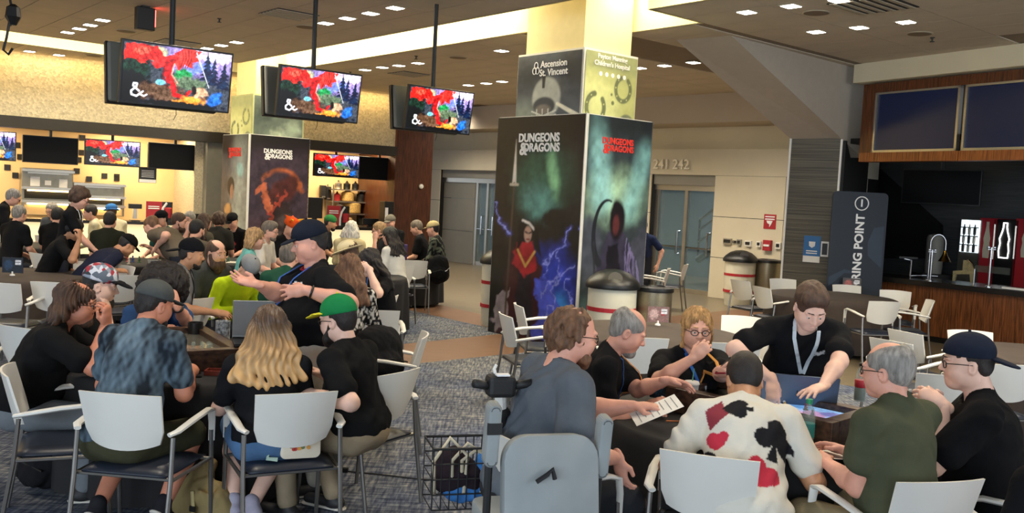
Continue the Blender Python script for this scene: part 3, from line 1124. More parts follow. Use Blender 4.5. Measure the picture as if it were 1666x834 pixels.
def banner_c(u, v):
    p = Paint(u, v, 0.45)
    p.over('#4d4a4c', np.ones(len(u)))
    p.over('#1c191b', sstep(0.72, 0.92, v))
    p.line('#9aa6a4', [(0.72, 0.88), (0.66, 0.0)], 0.10, 0.16, soft=0.12, amt=0.7)
    p.poly('#57432f', [(0.1, 0.0), (0.14, 0.42), (0.40, 0.52), (0.62, 0.30), (0.70, 0.0)], rough=0.06)
    p.poly('#8f86a6', [(0.30, 0.0), (0.34, 0.36), (0.60, 0.34), (0.85, 0.0)], rough=0.12)
    p.blob('#1a1412', 0.38, 0.64, 0.065, 0.07, soft=0.2)
    p.blob('#8f6a55', 0.42, 0.60, 0.035, 0.06, soft=0.3)
    p.blob('#b38a55', 0.28, 0.48, 0.06, 0.04, rough=0.8)
    p.blob('#86aeb0', 0.72, 0.76, 0.06, 0.05, rough=0.9)
    p.mottled(0.5, 24, 11)
    return p.c


def banner_d(u, v):
    p = Paint(u, v, 0.5)
    p.over('#3a2f3c', np.ones(len(u)))
    p.blob('#5a4148', 0.5, 0.2, 0.4, 0.25, soft=0.9)
    th = np.linspace(2.6, 0.2, 20)
    p.line('#c8692c', [(0.52 + .36 * math.cos(t), 0.60 + .17 * math.sin(t)) for t in th], 0.004, 0.016, soft=0.02, amt=0.7, jag=0.06)
    p.blob('#4a2422', 0.55, 0.62, 0.16, 0.09, 0.5, rough=0.9)
    p.poly('#2b2022', [(0.10, 0.0), (0.25, 0.36), (0.45, 0.58), (0.72, 0.56), (0.86, 0.34), (0.80, 0.22), (0.55, 0.0)], rough=0.12)
    p.line('#8f3a2c', [(0.14, 0.20), (0.36, 0.46), (0.62, 0.62)], 0.014, 0.018, jag=0.12)
    p.line('#a85a3e', [(0.10, 0.60), (0.26, 0.66), (0.34, 0.50)], 0.012, 0.03, jag=0.08)
    p.blob('#a52a22', 0.04, 0.20, 0.08, 0.10, soft=0.3)
    p.line('#8a2f28', [(0.72, 0.28), (0.86, 0.24), (0.95, 0.34)], 0.03, 0.012, jag=0.06)
    for k, (x, y) in enumerate(((0.62, 0.42), (0.5, 0.3), (0.35, 0.18), (0.66, 0.30))):
        p.blob('#4c4140', x, y, 0.07, 0.05, rough=0.6, seed=k)
    p.mottled(0.7, 26, 13)
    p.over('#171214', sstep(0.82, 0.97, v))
    return p.c


def poster_helmet(u, v):
    p = Paint(u, v, 0.9)
    p.over('#4c5560', np.ones(len(u)))
    p.blob('#2a3038', 0.15, 0.75, 0.4, 0.3, soft=0.9, rough=0.5)
    p.blob('#23282f', 0.95, 0.8, 0.35, 0.4, soft=0.9, rough=0.5)
    p.blob('#7d8781', 0.12, 0.2, 0.3, 0.3, soft=0.8)
    p.blob('#a9aea9', 0.48, 0.46, 0.21, 0.27, soft=0.15)
    p.poly('#1f242b', [(0.40, 0.74), (0.46, 0.74), (0.45, 0.58), (0.41, 0.58)])
    p.blob('#3a4048', 0.45, 0.36, 0.17, 0.12, soft=0.2)
    p.blob('#77706a', 0.44, 0.32, 0.12, 0.07, soft=0.4)
    for k in range(4):
        p.line('#c9ccc8', [(0.26, 0.30 - k * .055), (0.44, 0.24 - k * .05), (0.64, 0.30 - k * .05)], 0.008)
    for k in range(3):
        p.line('#c9ccc8', [(0.34 + .09 * k, 0.32), (0.35 + .09 * k, 0.10)], 0.007)
    p.line('#d8d6c9', [(0.66, 0.38), (0.98, 0.22)], 0.02, 0.03)
    p.blob('#c6c9c4', 0.72, 0.04, 0.2, 0.09, soft=0.2)
    p.blob('#3b4650', 0.72, 0.02, 0.13, 0.06, soft=0.2)
    p.mottled(0.25, 14, 3)
    return p.c


def poster_horseshoe(u, v):
    p = Paint(u, v, 0.9)
    p.over('#b9bd7f', np.ones(len(u)))
    p.blob('#c9cd92', 0.2, 0.25, 0.5, 0.5, soft=0.4)
    p.over('#8d9470', sstep(0.62, 0.9, v) * 0.8)

    def shoe(cx, cy, r, an):
        pts = [(cx + r * math.cos(an + t) / 0.9, cy + 1.1 * r * math.sin(an + t)) for t in np.linspace(0.5, 2 * math.pi - 0.5, 22)]
        p.line('#6f7656', pts, r * 0.22, soft=0.01)
        for t in np.linspace(0.9, 2 * math.pi - 0.9, 7):
            p.blob('#c0c48a', cx + r * math.cos(an + t) / 0.9, cy + 1.1 * r * math.sin(an + t), 0.012, 0.012)
    shoe(0.22, 0.34, 0.15, 1.2)
    shoe(0.74, 0.60, 0.13, 1.4)
    p.blob('#6f7656', 0.55, 0.42, 0.03, 0.03)
    p.blob('#6f7656', 0.52, 0.52, 0.02, 0.02)
    p.blob('#7b826a', 0.83, 0.16, 0.16, 0.15, 0.4, soft=0.15)
    p.blob('#a9ad86', 0.86, 0.16, 0.11, 0.11, 0.4, soft=0.15)
    p.blob('#7b826a', 0.60, 0.08, 0.08, 0.06, soft=0.3, rough=0.5)
    p.blob('#858b6c', 0.18, 0.05, 0.10, 0.05, soft=0.4, rough=0.5)
    p.mottled(0.18, 12, 4)
    return p.c


M_print = mat('printed_vinyl', (0.5, 0.5, 0.5), 0.38, attr=True)
M_screen = mat('lit_screen', (0.02, 0.02, 0.02), 0.3, attr=True, emit=(1, 1, 1), estr=1.15)
M_blackscreen = mat('dark_screen', srgb('#070708'), 0.4, noise=0.05, spec=0.15)
M_foam = mat('white_foam_edge', srgb('#d9d6cf'), 0.6, noise=0.03)
M_colwhite = mat('column_paint', srgb('#d8cb98'), 0.7, noise=0.03)


def logo(parent, org, xd, size, material):
    """the two-line game title"""
    up = V(0, 0, 1)
    text_mesh('title_lettering', 'DUNGEONS', size, material, parent, org + up * size * 0.42, xd, up, depth=0.006, bold=0.035, xscale=0.95)
    text_mesh('title_lettering', 'DRAGONS', size, material, parent, org - up * size * 0.42 + xd * size * 0.42, xd, up, depth=0.006, bold=0.035, xscale=0.95)
    text_mesh('title_lettering', '&', size * 1.5, material, parent, org - up * size * 0.55 - xd * size * 1.95, xd, up, depth=0.006, bold=0.03)


def local(o, root):
    o.data.transform(Matrix.Translation(-root.location))
    return o


def banner_column(corner, wl, wr, zt, fl, fr, lab, ml, mr, gap=0.0):
    """tall printed panels standing round a column; corner = the near edge"""
    c = V(corner.x, corner.y, 0)
    r = empty('banner_column', c, label=lab, cat='banner')
    t = 0.03
    # left panel runs along V2, right panel along U2
    nl, nr = -U2, -V2
    lp = MB().prism([c, c + V2 * wl, c + V2 * wl - nl * t, c - nl * t], (0, 0, zt)).build('banner_panel', M_foam, r)
    local(lp, r)
    rp = MB().prism([c + U2 * (0.035 + gap), c + U2 * wr, c + U2 * wr - nr * t, c + U2 * (0.035 + gap) - nr * t], (0, 0, zt)).build('banner_panel', M_foam, r)
    local(rp, r)
    local(painted_sheet('printed_picture', 110, 230, fl, c + V2 * (wl - 0.012) + nl * 0.003 + V(0, 0, 0.01), -V2, (0, 0, 1), wl - 0.024, zt - 0.02, M_print, lp), r)
    local(painted_sheet('printed_picture', 110, 230, fr, c + U2 * (0.045 + gap) + nr * 0.003 + V(0, 0, 0.01), U2, (0, 0, 1), wr - 0.06 - gap, zt - 0.02, M_print, rp), r)
    for par, org, xd, mm, w in ((lp, c + V2 * wl * 0.5 + nl * 0.008, -V2, ml, wl), (rp, c + U2 * wr * 0.47 + nr * 0.008, U2, mr, wr)):
        n0 = set(par.children)
        logo(par, org + V(0, 0, zt - 0.36), xd, w * 0.088, mm)
        for ch in par.children:
            if ch not in n0:
                local(ch, r)
    # the far sides, seen from elsewhere
    b1 = c + U2 * wr + V2 * wl
    local(MB().prism([c + V2 * wl, b1, b1 - V2 * t, c + V2 * wl - V2 * t], (0, 0, zt)).build('banner_panel', M_black, r), r)
    local(MB().prism([c + U2 * wr, b1, b1 - U2 * t, c + U2 * wr - U2 * t], (0, 0, zt)).build('banner_panel', M_black, r), r)
    return r


mc = on(933, 572)
q = onwall(811, 190, mc, U2)
wl = (V(q.x, q.y, 0) - mc).dot(V2)
q = onwall(1063, 197, mc, V2)
wr = (V(q.x, q.y, 0) - mc).dot(U2)
zt = onwall(945, 183, mc, V(0, 1, 0)).z
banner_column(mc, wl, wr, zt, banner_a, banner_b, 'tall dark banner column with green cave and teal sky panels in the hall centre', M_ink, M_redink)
ccol = mc + U2 * wr / 2 + V2 * wl / 2
hw = 0.47


def col_box(name, cen, hu, hv, z0, z1, material, parent=None):
    c = V(cen.x, cen.y, z0)
    return MB().prism([c - U2 * hu - V2 * hv, c + U2 * hu - V2 * hv, c + U2 * hu + V2 * hv, c - U2 * hu + V2 * hv], (0, 0, z1 - z0)).build(name, material, parent)


pl, pr = wl * 0.375, wr * 0.41
struct(col_box('wall_column', ccol, pr * 0.86, pl * 0.86, 0, ZT, M_colwhite))
zp1 = onwall(938, 75, ccol - U2 * pr - V2 * pl, V(0, 1, 0)).z
pc = empty('poster_wrap', (ccol.x, ccol.y, zt), label='football poster boards wrapped round the white column above the centre banners', cat='poster')
local(col_box('poster_core', ccol, pr - 0.01, pl - 0.01, zt - 0.3, zp1, M_foam, pc), pc)
o0 = ccol - U2 * pr - V2 * pl
pa = painted_sheet('printed_picture', 100, 100, poster_helmet, V(o0.x, o0.y, zt - .25) + V2 * (2 * pl - 0.03) - U2 * 0.004, -V2, (0, 0, 1), 2 * pl - 0.06, zp1 - zt + 0.22, M_print, pc)
local(pa, pc)
pb = painted_sheet('printed_picture', 100, 100, poster_horseshoe, V(o0.x, o0.y, zt - .25) + U2 * 0.03 - V2 * 0.004, U2, (0, 0, 1), 2 * pr - 0.06, zp1 - zt + 0.22, M_print, pc)
local(pb, pc)
zz = zp1 - 0.22
for txt, dz in (('Ascension', 0.05), ('St. Vincent', -0.06)):
    local(text_mesh('poster_lettering', txt, 0.125, M_ink, pa, V(o0.x, o0.y, zz + dz) + V2 * pl * 0.85 - U2 * 0.01, -V2, (0, 0, 1), depth=0.004, bold=0.02), pc)
tr = V(o0.x, o0.y, zz) + V2 * pl * 1.38 - U2 * 0.01
for k in range(3):
    a = math.pi / 2 + k * 2 * math.pi / 3
    cc = tr - V2 * 0.035 * math.cos(a) + V(0, 0, 0.045 * math.sin(a))
    local(MB().tube([cc - V2 * 0.035 * math.cos(t) + V(0, 0, 0.045 * math.sin(t)) for t in np.linspace(0, 2 * math.pi, 13)[:-1]], 0.007, 4, closed=True).build('knot_mark', M_ink, pa), pc)
for txt, dz in (('Peyton Manning', 0.09), ("Children's Hospital", 0.0)):
    local(text_mesh('poster_lettering', txt, 0.085, M_ink, pb, V(o0.x, o0.y, zz + dz + 0.05) + U2 * pr - V2 * 0.01, U2, (0, 0, 1), depth=0.004, bold=0.02), pc)
for k in range(5):
    local(MB().lathe([(0.0, 0), (0.03, 0), (0.03, 0.01), (0.0, 0.01)], (0, 0, 0), 10).build('icon_mark', M_ink, pb), pc).matrix_local = Matrix.Translation(V(o0.x, o0.y, zz - 0.08) + U2 * (pr * 0.6 + k * 0.11) - V2 * 0.008) @ V2.to_track_quat('Z', 'Y').to_matrix().to_4x4()
for ch in pb.children:
    if ch.name.startswith('icon_mark'):
        ch.data.transform(Matrix.Translation(pc.location))
        ch.location = ch.location - pc.location

# left banner column
lc = at(405, 217, 18.0)
zt2 = lc.z
lc.z = 0
q = onwall(363, 218, lc, U2)
wl2 = (V(q.x, q.y, 0) - lc).dot(V2)
q = onwall(505, 223, lc, V2)
wr2 = (V(q.x, q.y, 0) - lc).dot(U2)
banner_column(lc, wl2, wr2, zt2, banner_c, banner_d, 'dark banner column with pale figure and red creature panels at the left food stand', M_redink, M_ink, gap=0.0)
ccol2 = lc + U2 * wr2 / 2 + V2 * wl2 / 2
struct(col_box('wall_column', ccol2, wr2 * 0.36, wl2 * 0.36, 0, ZT, M_colwhite))
z2 = at(412, 153, 18.3).z
pw2 = empty('poster_wrap', (ccol2.x, ccol2.y, zt2), label='pale green and grey poster boards round the far left column', cat='poster')
local(col_box('poster_core', ccol2, wr2 * 0.42, wl2 * 0.42, zt2 - 0.3, z2, mat('pale_green_board', srgb('#a9ab7c'), 0.6, noise=0.1), pw2), pw2)


def poster_grey(u, v):
    p = Paint(u, v, 1.2)
    p.over('#59645c', np.ones(len(u)))
    p.blob('#a7b29a', 0.5, 0.1, 0.4, 0.3, soft=0.6, rough=0.6)
    p.blob('#39443f', 0.2, 0.7, 0.3, 0.3, soft=0.8, rough=0.6)
    p.blob('#8c9a88', 0.8, 0.4, 0.3, 0.2, soft=0.6, rough=0.6)
    p.mottled(0.3, 10)
    return p.c


o2 = ccol2 - U2 * wr2 * 0.42 - V2 * wl2 * 0.42
local(painted_sheet('printed_picture', 60, 60, poster_grey, V(o2.x, o2.y, zt2 - .25) + U2 * 0.03 - V2 * 0.004, U2, (0, 0, 1), wr2 * 0.84 - 0.06, z2 - zt2 + 0.22, M_print, pw2), pw2)
local(painted_sheet('printed_picture', 60, 60, poster_horseshoe, V(o2.x, o2.y, zt2 - .25) + V2 * (wl2 * 0.84 - .03) - U2 * 0.004, -V2, (0, 0, 1), wl2 * 0.84 - 0.06, z2 - zt2 + 0.22, M_print, pw2), pw2)

# ================================================================== SCREENS
_scr = {}


def screen_panel(parent, w, h, lit, xoff, normal_flip=False, inches=None):
    """television in local coords: faces -Y, centre at origin"""
    b = MB().box((0, 0.03, 0), (w, 0.06, h)).build('housing', M_black, parent, bevel=0.006)
    e = 0.018
    if lit:
        if 'lit' not in _scr:
            o = painted_sheet('picture', 200, 112, screen_paint, (-0.5, 0, -0.5), (1, 0, 0), (0, 0, 1), 1, 1, M_screen, parent)
            _scr['lit'] = o.data
        else:
            o = bpy.data.objects.new('picture', _scr['lit'])
            COL.objects.link(o)
            o.parent = parent
        o.scale = (w - 2 * e, 1, h - 2 * e)
        o.location = (0, -0.003, 0)
    else:
        MB().box((0, -0.001, 0), (w - 2 * e, 0.004, h - 2 * e)).build('dark_glass', M_blackscreen, parent)
    return b


U_ANG = math.atan2(U2.y, U2.x)
hang = [((284, 127), 8.45, 0.99, 0.555, 'leftmost and largest hanging screen pair on a ceiling pole showing a red battle picture'),
        ((515, 155), 10.0, 0.955, 0.535, 'middle hanging screen pair on a ceiling pole showing a red battle picture'),
        ((710, 180), 11.35, 0.945, 0.53, 'rightmost hanging screen pair on a ceiling pole showing a red battle picture')]
TVM = mat('tv_back_grey', srgb('#6d6c62'), 0.5, noise=0.05)
for (p, D, w, h, lab) in hang:
    c = at(p[0], p[1], D)
    r = empty('hanging_screen', c, U_ANG - 0.03, label=lab, cat='television', group='screens hanging on ceiling poles')
    tilt = math.radians(8)
    f = empty('front_screen')
    f.parent = r
    f.location = (0, -0.09, 0)
    f.rotation_euler = (tilt, 0, 0)
    screen_panel(f, w, h, True, 0)
    b = empty('rear_screen')
    b.parent = r
    b.location = (-0.05, 0.24, 0.0)
    b.rotation_euler = (tilt, 0, math.pi)
    screen_panel(b, w, h, True, 0)
    MB().box((0, 0.085, 0), (w * 0.98, 0.05, h * 0.97)).build('rear_shell', TVM, b, bevel=0.02)
    MB().tube([(0, 0.1, -0.2), (0, 0.1, ZC - c.z + 0.05)], 0.026, 10).build('pole', M_darkmetal, r)
    MB().box((0, 0.1, 0), (0.3, 0.2, 0.2)).build('mount_bracket', M_darkmetal, r)
    MB().tube([(0.02, 0.0, -h / 2 + 0.02), (0.03, 0.02, -h / 2 - 0.05), (0.0, 0.0, -h / 2 - 0.10)], 0.003, 5).build('loose_cable', M_black, r)

L_ANG = math.atan2(LD.y, LD.x)
counter_tvs = [((-60, 208), (26, 264), True, 'lit screen cut by the left edge over the food counter'), ((37, 218), (127, 270), False, 'dark switched off screen over the far left of the food counter'),
               ((138, 224), (228, 274), True, 'lit screen between two dark screens over the left food counter'), ((242, 230), (329, 280), False, 'dark screen above the black menu board, left of the pillar'),
               ((511, 247), (584, 292), True, 'lit screen right of the red creature banner'), ((585, 252), (651, 297), False, 'dark screen beside the wood wall right of the banner column')]
for (a, b, lit, lab) in counter_tvs:
    s0, z1 = lpix(a[0], a[1], 0.35)
    s1, z0 = lpix(b[0], b[1], 0.35)
    w = s1 - s0
    sl = 0.0
    h = abs(lpix((a[0] + b[0]) / 2, a[1] + 4, 0.35)[1] - lpix((a[0] + b[0]) / 2, b[1] - 4, 0.35)[1])
    zc_ = (lpix((a[0] + b[0]) / 2, (a[1] + b[1]) / 2, 0.35)[1])
    r = empty('counter_screen', lw((s0 + s1) / 2, 0.35, zc_), L_ANG, label=lab, cat='television', group='screens over the left food counter')
    screen_panel(r, w, h, lit, 0)
    MB().tube([(0, 0.06, h / 2 - 0.02), (0, 0.06, 2.98 - zc_)], 0.03).build('mount_pole', M_darkmetal, r)

# the dark screen in the bar
c = at(1530, 304, 16.0)
r = empty('bar_screen', c, math.atan2(RD.y, RD.x) + 0.35, label='black switched off screen hanging in the dark bar', cat='television')
screen_panel(r, 1.3, 0.6, False, 0)
MB().tube([(0, 0.06, 0.25), (0, 0.06, 3.02 - c.z)], 0.03).build('mount_pole', M_darkmetal, r)

# ================================================================== CEILING FITTINGS
M_lamp = mat('lamp_lens', (1, 1, 1), 0.4, emit=(1.0, 0.93, 0.80), estr=9.0)
M_lampframe = mat('lamp_frame', srgb('#b0a48c'), 0.5, noise=0.03)
lamps = [(167, 32), (147, 40), (129, 46), (110, 52), (48, 83), (96, 89), (385, 68), (360, 73), (337, 78), (317, 83), (643, 12), (603, 21), (565, 29), (530, 37), (680, 102), (649, 106), (622, 109), (594, 113), (762, 138), (791, 135), (817, 132), (816, 82), (1041, 110), (1081, 106), (1128, 101), (1215, 19), (1287, 9), (1328, 51), (1398, 44), (1474, 35), (1365, 0)]
lamp_lab = {}
for (i0, i1, where) in ((0, 4, 'row left of the hanging exit lamp'), (4, 6, 'pair over the left food stand'), (6, 10, 'row just right of the leftmost screen pole'), (10, 14, 'row right of the middle screen pole'), (14, 18, 'far row left of the right screen pole'), (18, 21, 'far row above the rightmost screen'), (21, 22, 'spot left of the white column'), (22, 25, 'row between the poster boards and the beam'), (25, 27, 'pair left of the right ceiling grille'), (27, 30, 'row before the right bulkhead'), (30, 31, 'spot at the top edge by the right grille')):
    row = sorted(range(i0, i1), key=lambda q: lamps[q][0])
    for n_, q in enumerate(row):
        lamp_lab[q] = ('square ceiling downlight, ' + ('first', 'second', 'third', 'fourth')[n_] + ' from left in the ' + where) if i1 - i0 > 1 else 'square ceiling downlight, single ' + where
first = None
for k, (x, y) in enumerate(lamps):
    p = on(x, y, ZC)
    r = empty('ceiling_downlight', (p.x, p.y, ZC - 0.004), U_ANG, label=lamp_lab[k], cat='light', group='recessed ceiling downlights')
    if first is None:
        MB().box((0, 0, 0), (0.20, 0.20, 0.012)).build('frame', M_lampframe, r)
        MB().box((0, 0, -0.007), (0.165, 0.165, 0.006)).build('lens', M_lamp, r)
        first = r
    else:
        for ch in first.children:
            c2 = ch.copy()
            COL.objects.link(c2)
            c2.parent = r
M_speaker = mat('ceiling_speaker_grille', srgb('#7d6c56'), 0.8, noise=0.1, nscale=200)
for k, ((x, y), lab) in enumerate((((205, 50), 'round ceiling speaker left of the first hanging screen'), ((498, 43), 'round ceiling speaker beside the middle screen pole'), ((1328, 20), 'round ceiling speaker left of the right ceiling grille'), ((1496, 54), 'round ceiling speaker near the right bulkhead'), ((745, 93), 'round ceiling speaker between the rightmost screen and the column'), ((153, 90), 'round ceiling speaker over the left food stand'))):
    p = on(x, y, ZC)
    r = empty('ceiling_speaker', (p.x, p.y, ZC - 0.006), label=lab, cat='speaker')
    MB().lathe([(0.15, 0.0), (0.16, 0.01), (0.14, 0.012)], (0, 0, -0.006), 20).build('rim', M_lampframe, r)
    MB().lathe([(0.001, -0.012), (0.14, -0.008), (0.14, 0.0)], (0, 0, 0), 20).build('grille', M_speaker, r)
for ((x, y), sz, lab) in (((470, 23), 0.6, 'dark louvred air grille in the ceiling by the middle pole'), ((1420, 8), 0.7, 'large dark louvred air grille in the right ceiling'), ((665, 120), 0.6, 'louvred air grille in the far ceiling above the rightmost screen'), ((288, 69), 0.6, 'louvred air grille behind the leftmost screen pole')):
    p = on(x, y, ZC)
    r = empty('air_grille', (p.x, p.y, ZC - 0.01), U_ANG, label=lab, cat='vent')
    MB().box((0, 0, 0.004), (sz, sz, 0.008)).build('backing', M_darkmetal, r)
    for k in range(6):
        MB().box((0, -sz / 2 + sz * (k + 0.5) / 6, -0.004), (sz, sz / 14, 0.012)).build('louvre', M_lampframe, r)
for ((x, y), lab) in (((357, 30), 'small sprinkler head right of the first screen pole'), ((570, 117), 'small sprinkler head above the far ceiling lamps'), ((677, 91), 'small sprinkler head over the right hanging screen'), ((1517, 61), 'small sprinkler head near the right bulkhead')):
    p = on(x, y, ZC)
    r = empty('sprinkler', (p.x, p.y, ZC), label=lab, cat='sprinkler')
    MB().lathe([(0.03, 0), (0.03, -0.008), (0.012, -0.01), (0.01, -0.05)], (0, 0, 0), 10).build('stem', M_darkmetal, r)
    MB().lathe([(0.03, -0.05), (0.03, -0.056), (0.002, -0.058)], (0, 0, 0), 10).build('deflector', M_darkmetal, r)
p = on(236, 10, ZC)
r = empty('ceiling_camera_box', (p.x, p.y, ZC), U_ANG, label='black box exit lamp hanging from the ceiling with red glow', cat='exit sign')
MB().box((0, 0, -0.17), (0.24, 0.12, 0.3)).build('case', M_black, r, bevel=0.01)
MB().box((0.125, 0, -0.15), (0.01, 0.10, 0.22)).build('red_face', mat('red_glow', (0.3, 0, 0), 0.4, emit=(1, 0.06, 0.05), estr=6), r)
MB().box((0, 0, -0.01), (0.1, 0.1, 0.03)).build('canopy', M_black, r)
p = at(15, 10, 9.0)
r = empty('hanging_cable', (p.x, p.y, p.z), label='coiled black cable hanging from the ceiling in the top left corner', cat='cable')
MB().tube([(0.0, 0, 0.35), (0, 0, 0.1), (0.02, 0, 0), (0.05, 0, -0.1), (0.02, 0, -0.18), (-.03, 0, -.1), (0.03, 0, 0.02), (-0.02, 0, -0.3), (-.05, 0, -.42), (0.0, 0, -.46), (0.04, 0, -.4)], 0.012, 6).build('cable_loop', M_black, r)
MB().lathe([(0.02, 0), (0.06, -0.03), (0.07, -0.12), (0.03, -0.2)], (0.04, 0, 0.02), 10).build('plug', M_black, r)
# ================================================================== CHAIRS
M_chairwhite = mat('chair_white_plastic', srgb('#dcdad2'), 0.38, noise=0.03, nscale=4)
M_vinylseat = mat('navy_vinyl_seat', srgb('#1c2330'), 0.42, noise=0.12, nscale=12)
M_leg = mat('chair_leg_metal', srgb('#8d8a85'), 0.3, metal=0.85, noise=0.06)


def make_chair():
    r = empty('stacking_chair')
    # seat cushion: rounded pad with waterfall front
    nx, ny = 8, 8
    vs, fs = [], []
    for layer in (0, 1):
        for j in range(ny + 1):
            for i in range(nx + 1):
                a, b = i / nx * 2 - 1, j / ny * 2 - 1
                x = a * 0.235 * (1 - 0.04 * b * b) * (1 - .06 * (b < -0.5) * (-b - .5))
                y = b * 0.225
                edge = max(abs(a), abs(b)) ** 8
                zt = 0.452 - 0.028 * edge - 0.012 * (1 - a * a) * (1 - b * b) - (0.02 * max(0, b) ** 3)
                vs.append((x, y, zt if layer == 0 else 0.415 - 0.012 * (1 - edge)))
    n = (nx + 1) * (ny + 1)
    for j in range(ny):
        for i in range(nx):
            a = j * (nx + 1) + i
            fs.append((a, a + 1, a + nx + 2, a + nx + 1))
            fs.append((n + a, n + a + nx + 1, n + a + nx + 2, n + a + 1))
    rim = [i for i in range(nx + 1)] + [(j + 1) * (nx + 1) + nx for j in range(ny)] + [ny * (nx + 1) + i for i in range(nx - 1, -1, -1)] + [j * (nx + 1) for j in range(ny - 1, 0, -1)]
    for k in range(len(rim)):
        a, b = rim[k], rim[(k + 1) % len(rim)]
        fs.append((a, n + a, n + b, b))
    mesh_py('seat', vs, fs, M_vinylseat, r, smooth=True)
    # curved backrest shell
    vs, fs = [], []
    nx, nz = 12, 8
    for layer in (0, 1):
        for j in range(nz + 1):
            for i in range(nx + 1):
                a, b = i / nx * 2 - 1, j / nz
                w = 0.198 + 0.014 * b - 0.02 * max(0, 0.25 - b) * 4 * abs(a)
                z = 0.574 + 0.261 * b + (0.02 * (1 - a * a) * (b - 0.0) if False else 0) - (0.03 * (1 - a * a)) * (1 - b) + 0.008 * (1 - a * a) * b
                y = -0.205 - 0.075 * b - 0.045 * (1 - a * a) + (0.012 if layer else 0)
                vs.append((a * w, y, z))
    n = (nx + 1) * (nz + 1)
    for j in range(nz):
        for i in range(nx):
            a = j * (nx + 1) + i
            fs.append((a, a + 1, a + nx + 2, a + nx + 1))
            fs.append((n + a, n + a + nx + 1, n + a + nx + 2, n + a + 1))
    rim = [i for i in range(nx + 1)] + [(j + 1) * (nx + 1) + nx for j in range(nz)] + [nz * (nx + 1) + i for i in range(nx - 1, -1, -1)] + [j * (nx + 1) for j in range(nz - 1, 0, -1)]
    for k in range(len(rim)):
        a, b = rim[k], rim[(k + 1) % len(rim)]
        fs.append((a, n + a, n + b, b))
    o = mesh_py('backrest', vs, fs, M_chairwhite, r)
    o.data.polygons.foreach_set('use_smooth', [True] * len(o.data.polygons))
    o.data.set_sharp_from_angle(angle=math.radians(40))
    for s in (-1, 1):
        MB().tube([(s * .262, .235, 0.0), (s * .262, .215, .25), (s * .262, .20, .56)], 0.0125, 8).build('leg', M_leg, r, auto=True)
        MB().tube([(s * .252, -.30, 0.0), (s * .252, -.235, .40), (s * .250, -.215, .62)], 0.0125, 8).build('leg', M_leg, r, auto=True)
        # white arm: flat pad, bent down over the front leg
        MB().tube([(s * .238, -.235, .635), (s * .262, -.20, .645), (s * .272, -.02, .672), (s * .268, .14, .682), (s * .262, .195, .668), (s * .262, .205, .60), (s * .262, .206, .50)], [.018, .022, .024, .024, .022, .019, .017], 8, flat=0.6).build('armrest', M_chairwhite, r, auto=True)
        MB().tube([(s * .262, .205, .405), (s * .255, -.225, .405)], 0.010, 6).build('side_rail', M_leg, r)
    MB().tube([(-.26, .19, .405), (.26, .19, .405)], 0.010, 6).build('front_rail', M_leg, r)
    MB().tube([(-.255, -.21, .405), (.255, -.21, .405)], 0.010, 6).build('rear_rail', M_leg, r)
    return r


chair_proto = make_chair()
_chair_used = [False]


def chair(px, py, yaw, lab, group='white stacking armchairs', D=None, ztop=0.838):
    """the middle of the back's top edge is seen at (px, py)"""
    p = on(px, py, ztop) if D is None else at(px, py, D)
    a = math.radians(yaw)
    f = V(-math.sin(a), math.cos(a), 0)
    c = V(p.x, p.y, 0) + f * 0.29
    return chair_at(c, yaw, lab, group)


def chair_at(c, yaw, lab, group='white stacking armchairs'):
    if not _chair_used[0]:
        o = chair_proto
        _chair_used[0] = True
    else:
        o = copy_tree(chair_proto)
    o.location = (c[0], c[1], 0.013)
    o.rotation_euler = (0, 0, math.radians(yaw))
    tag(o, lab, 'chair', group)
    return o


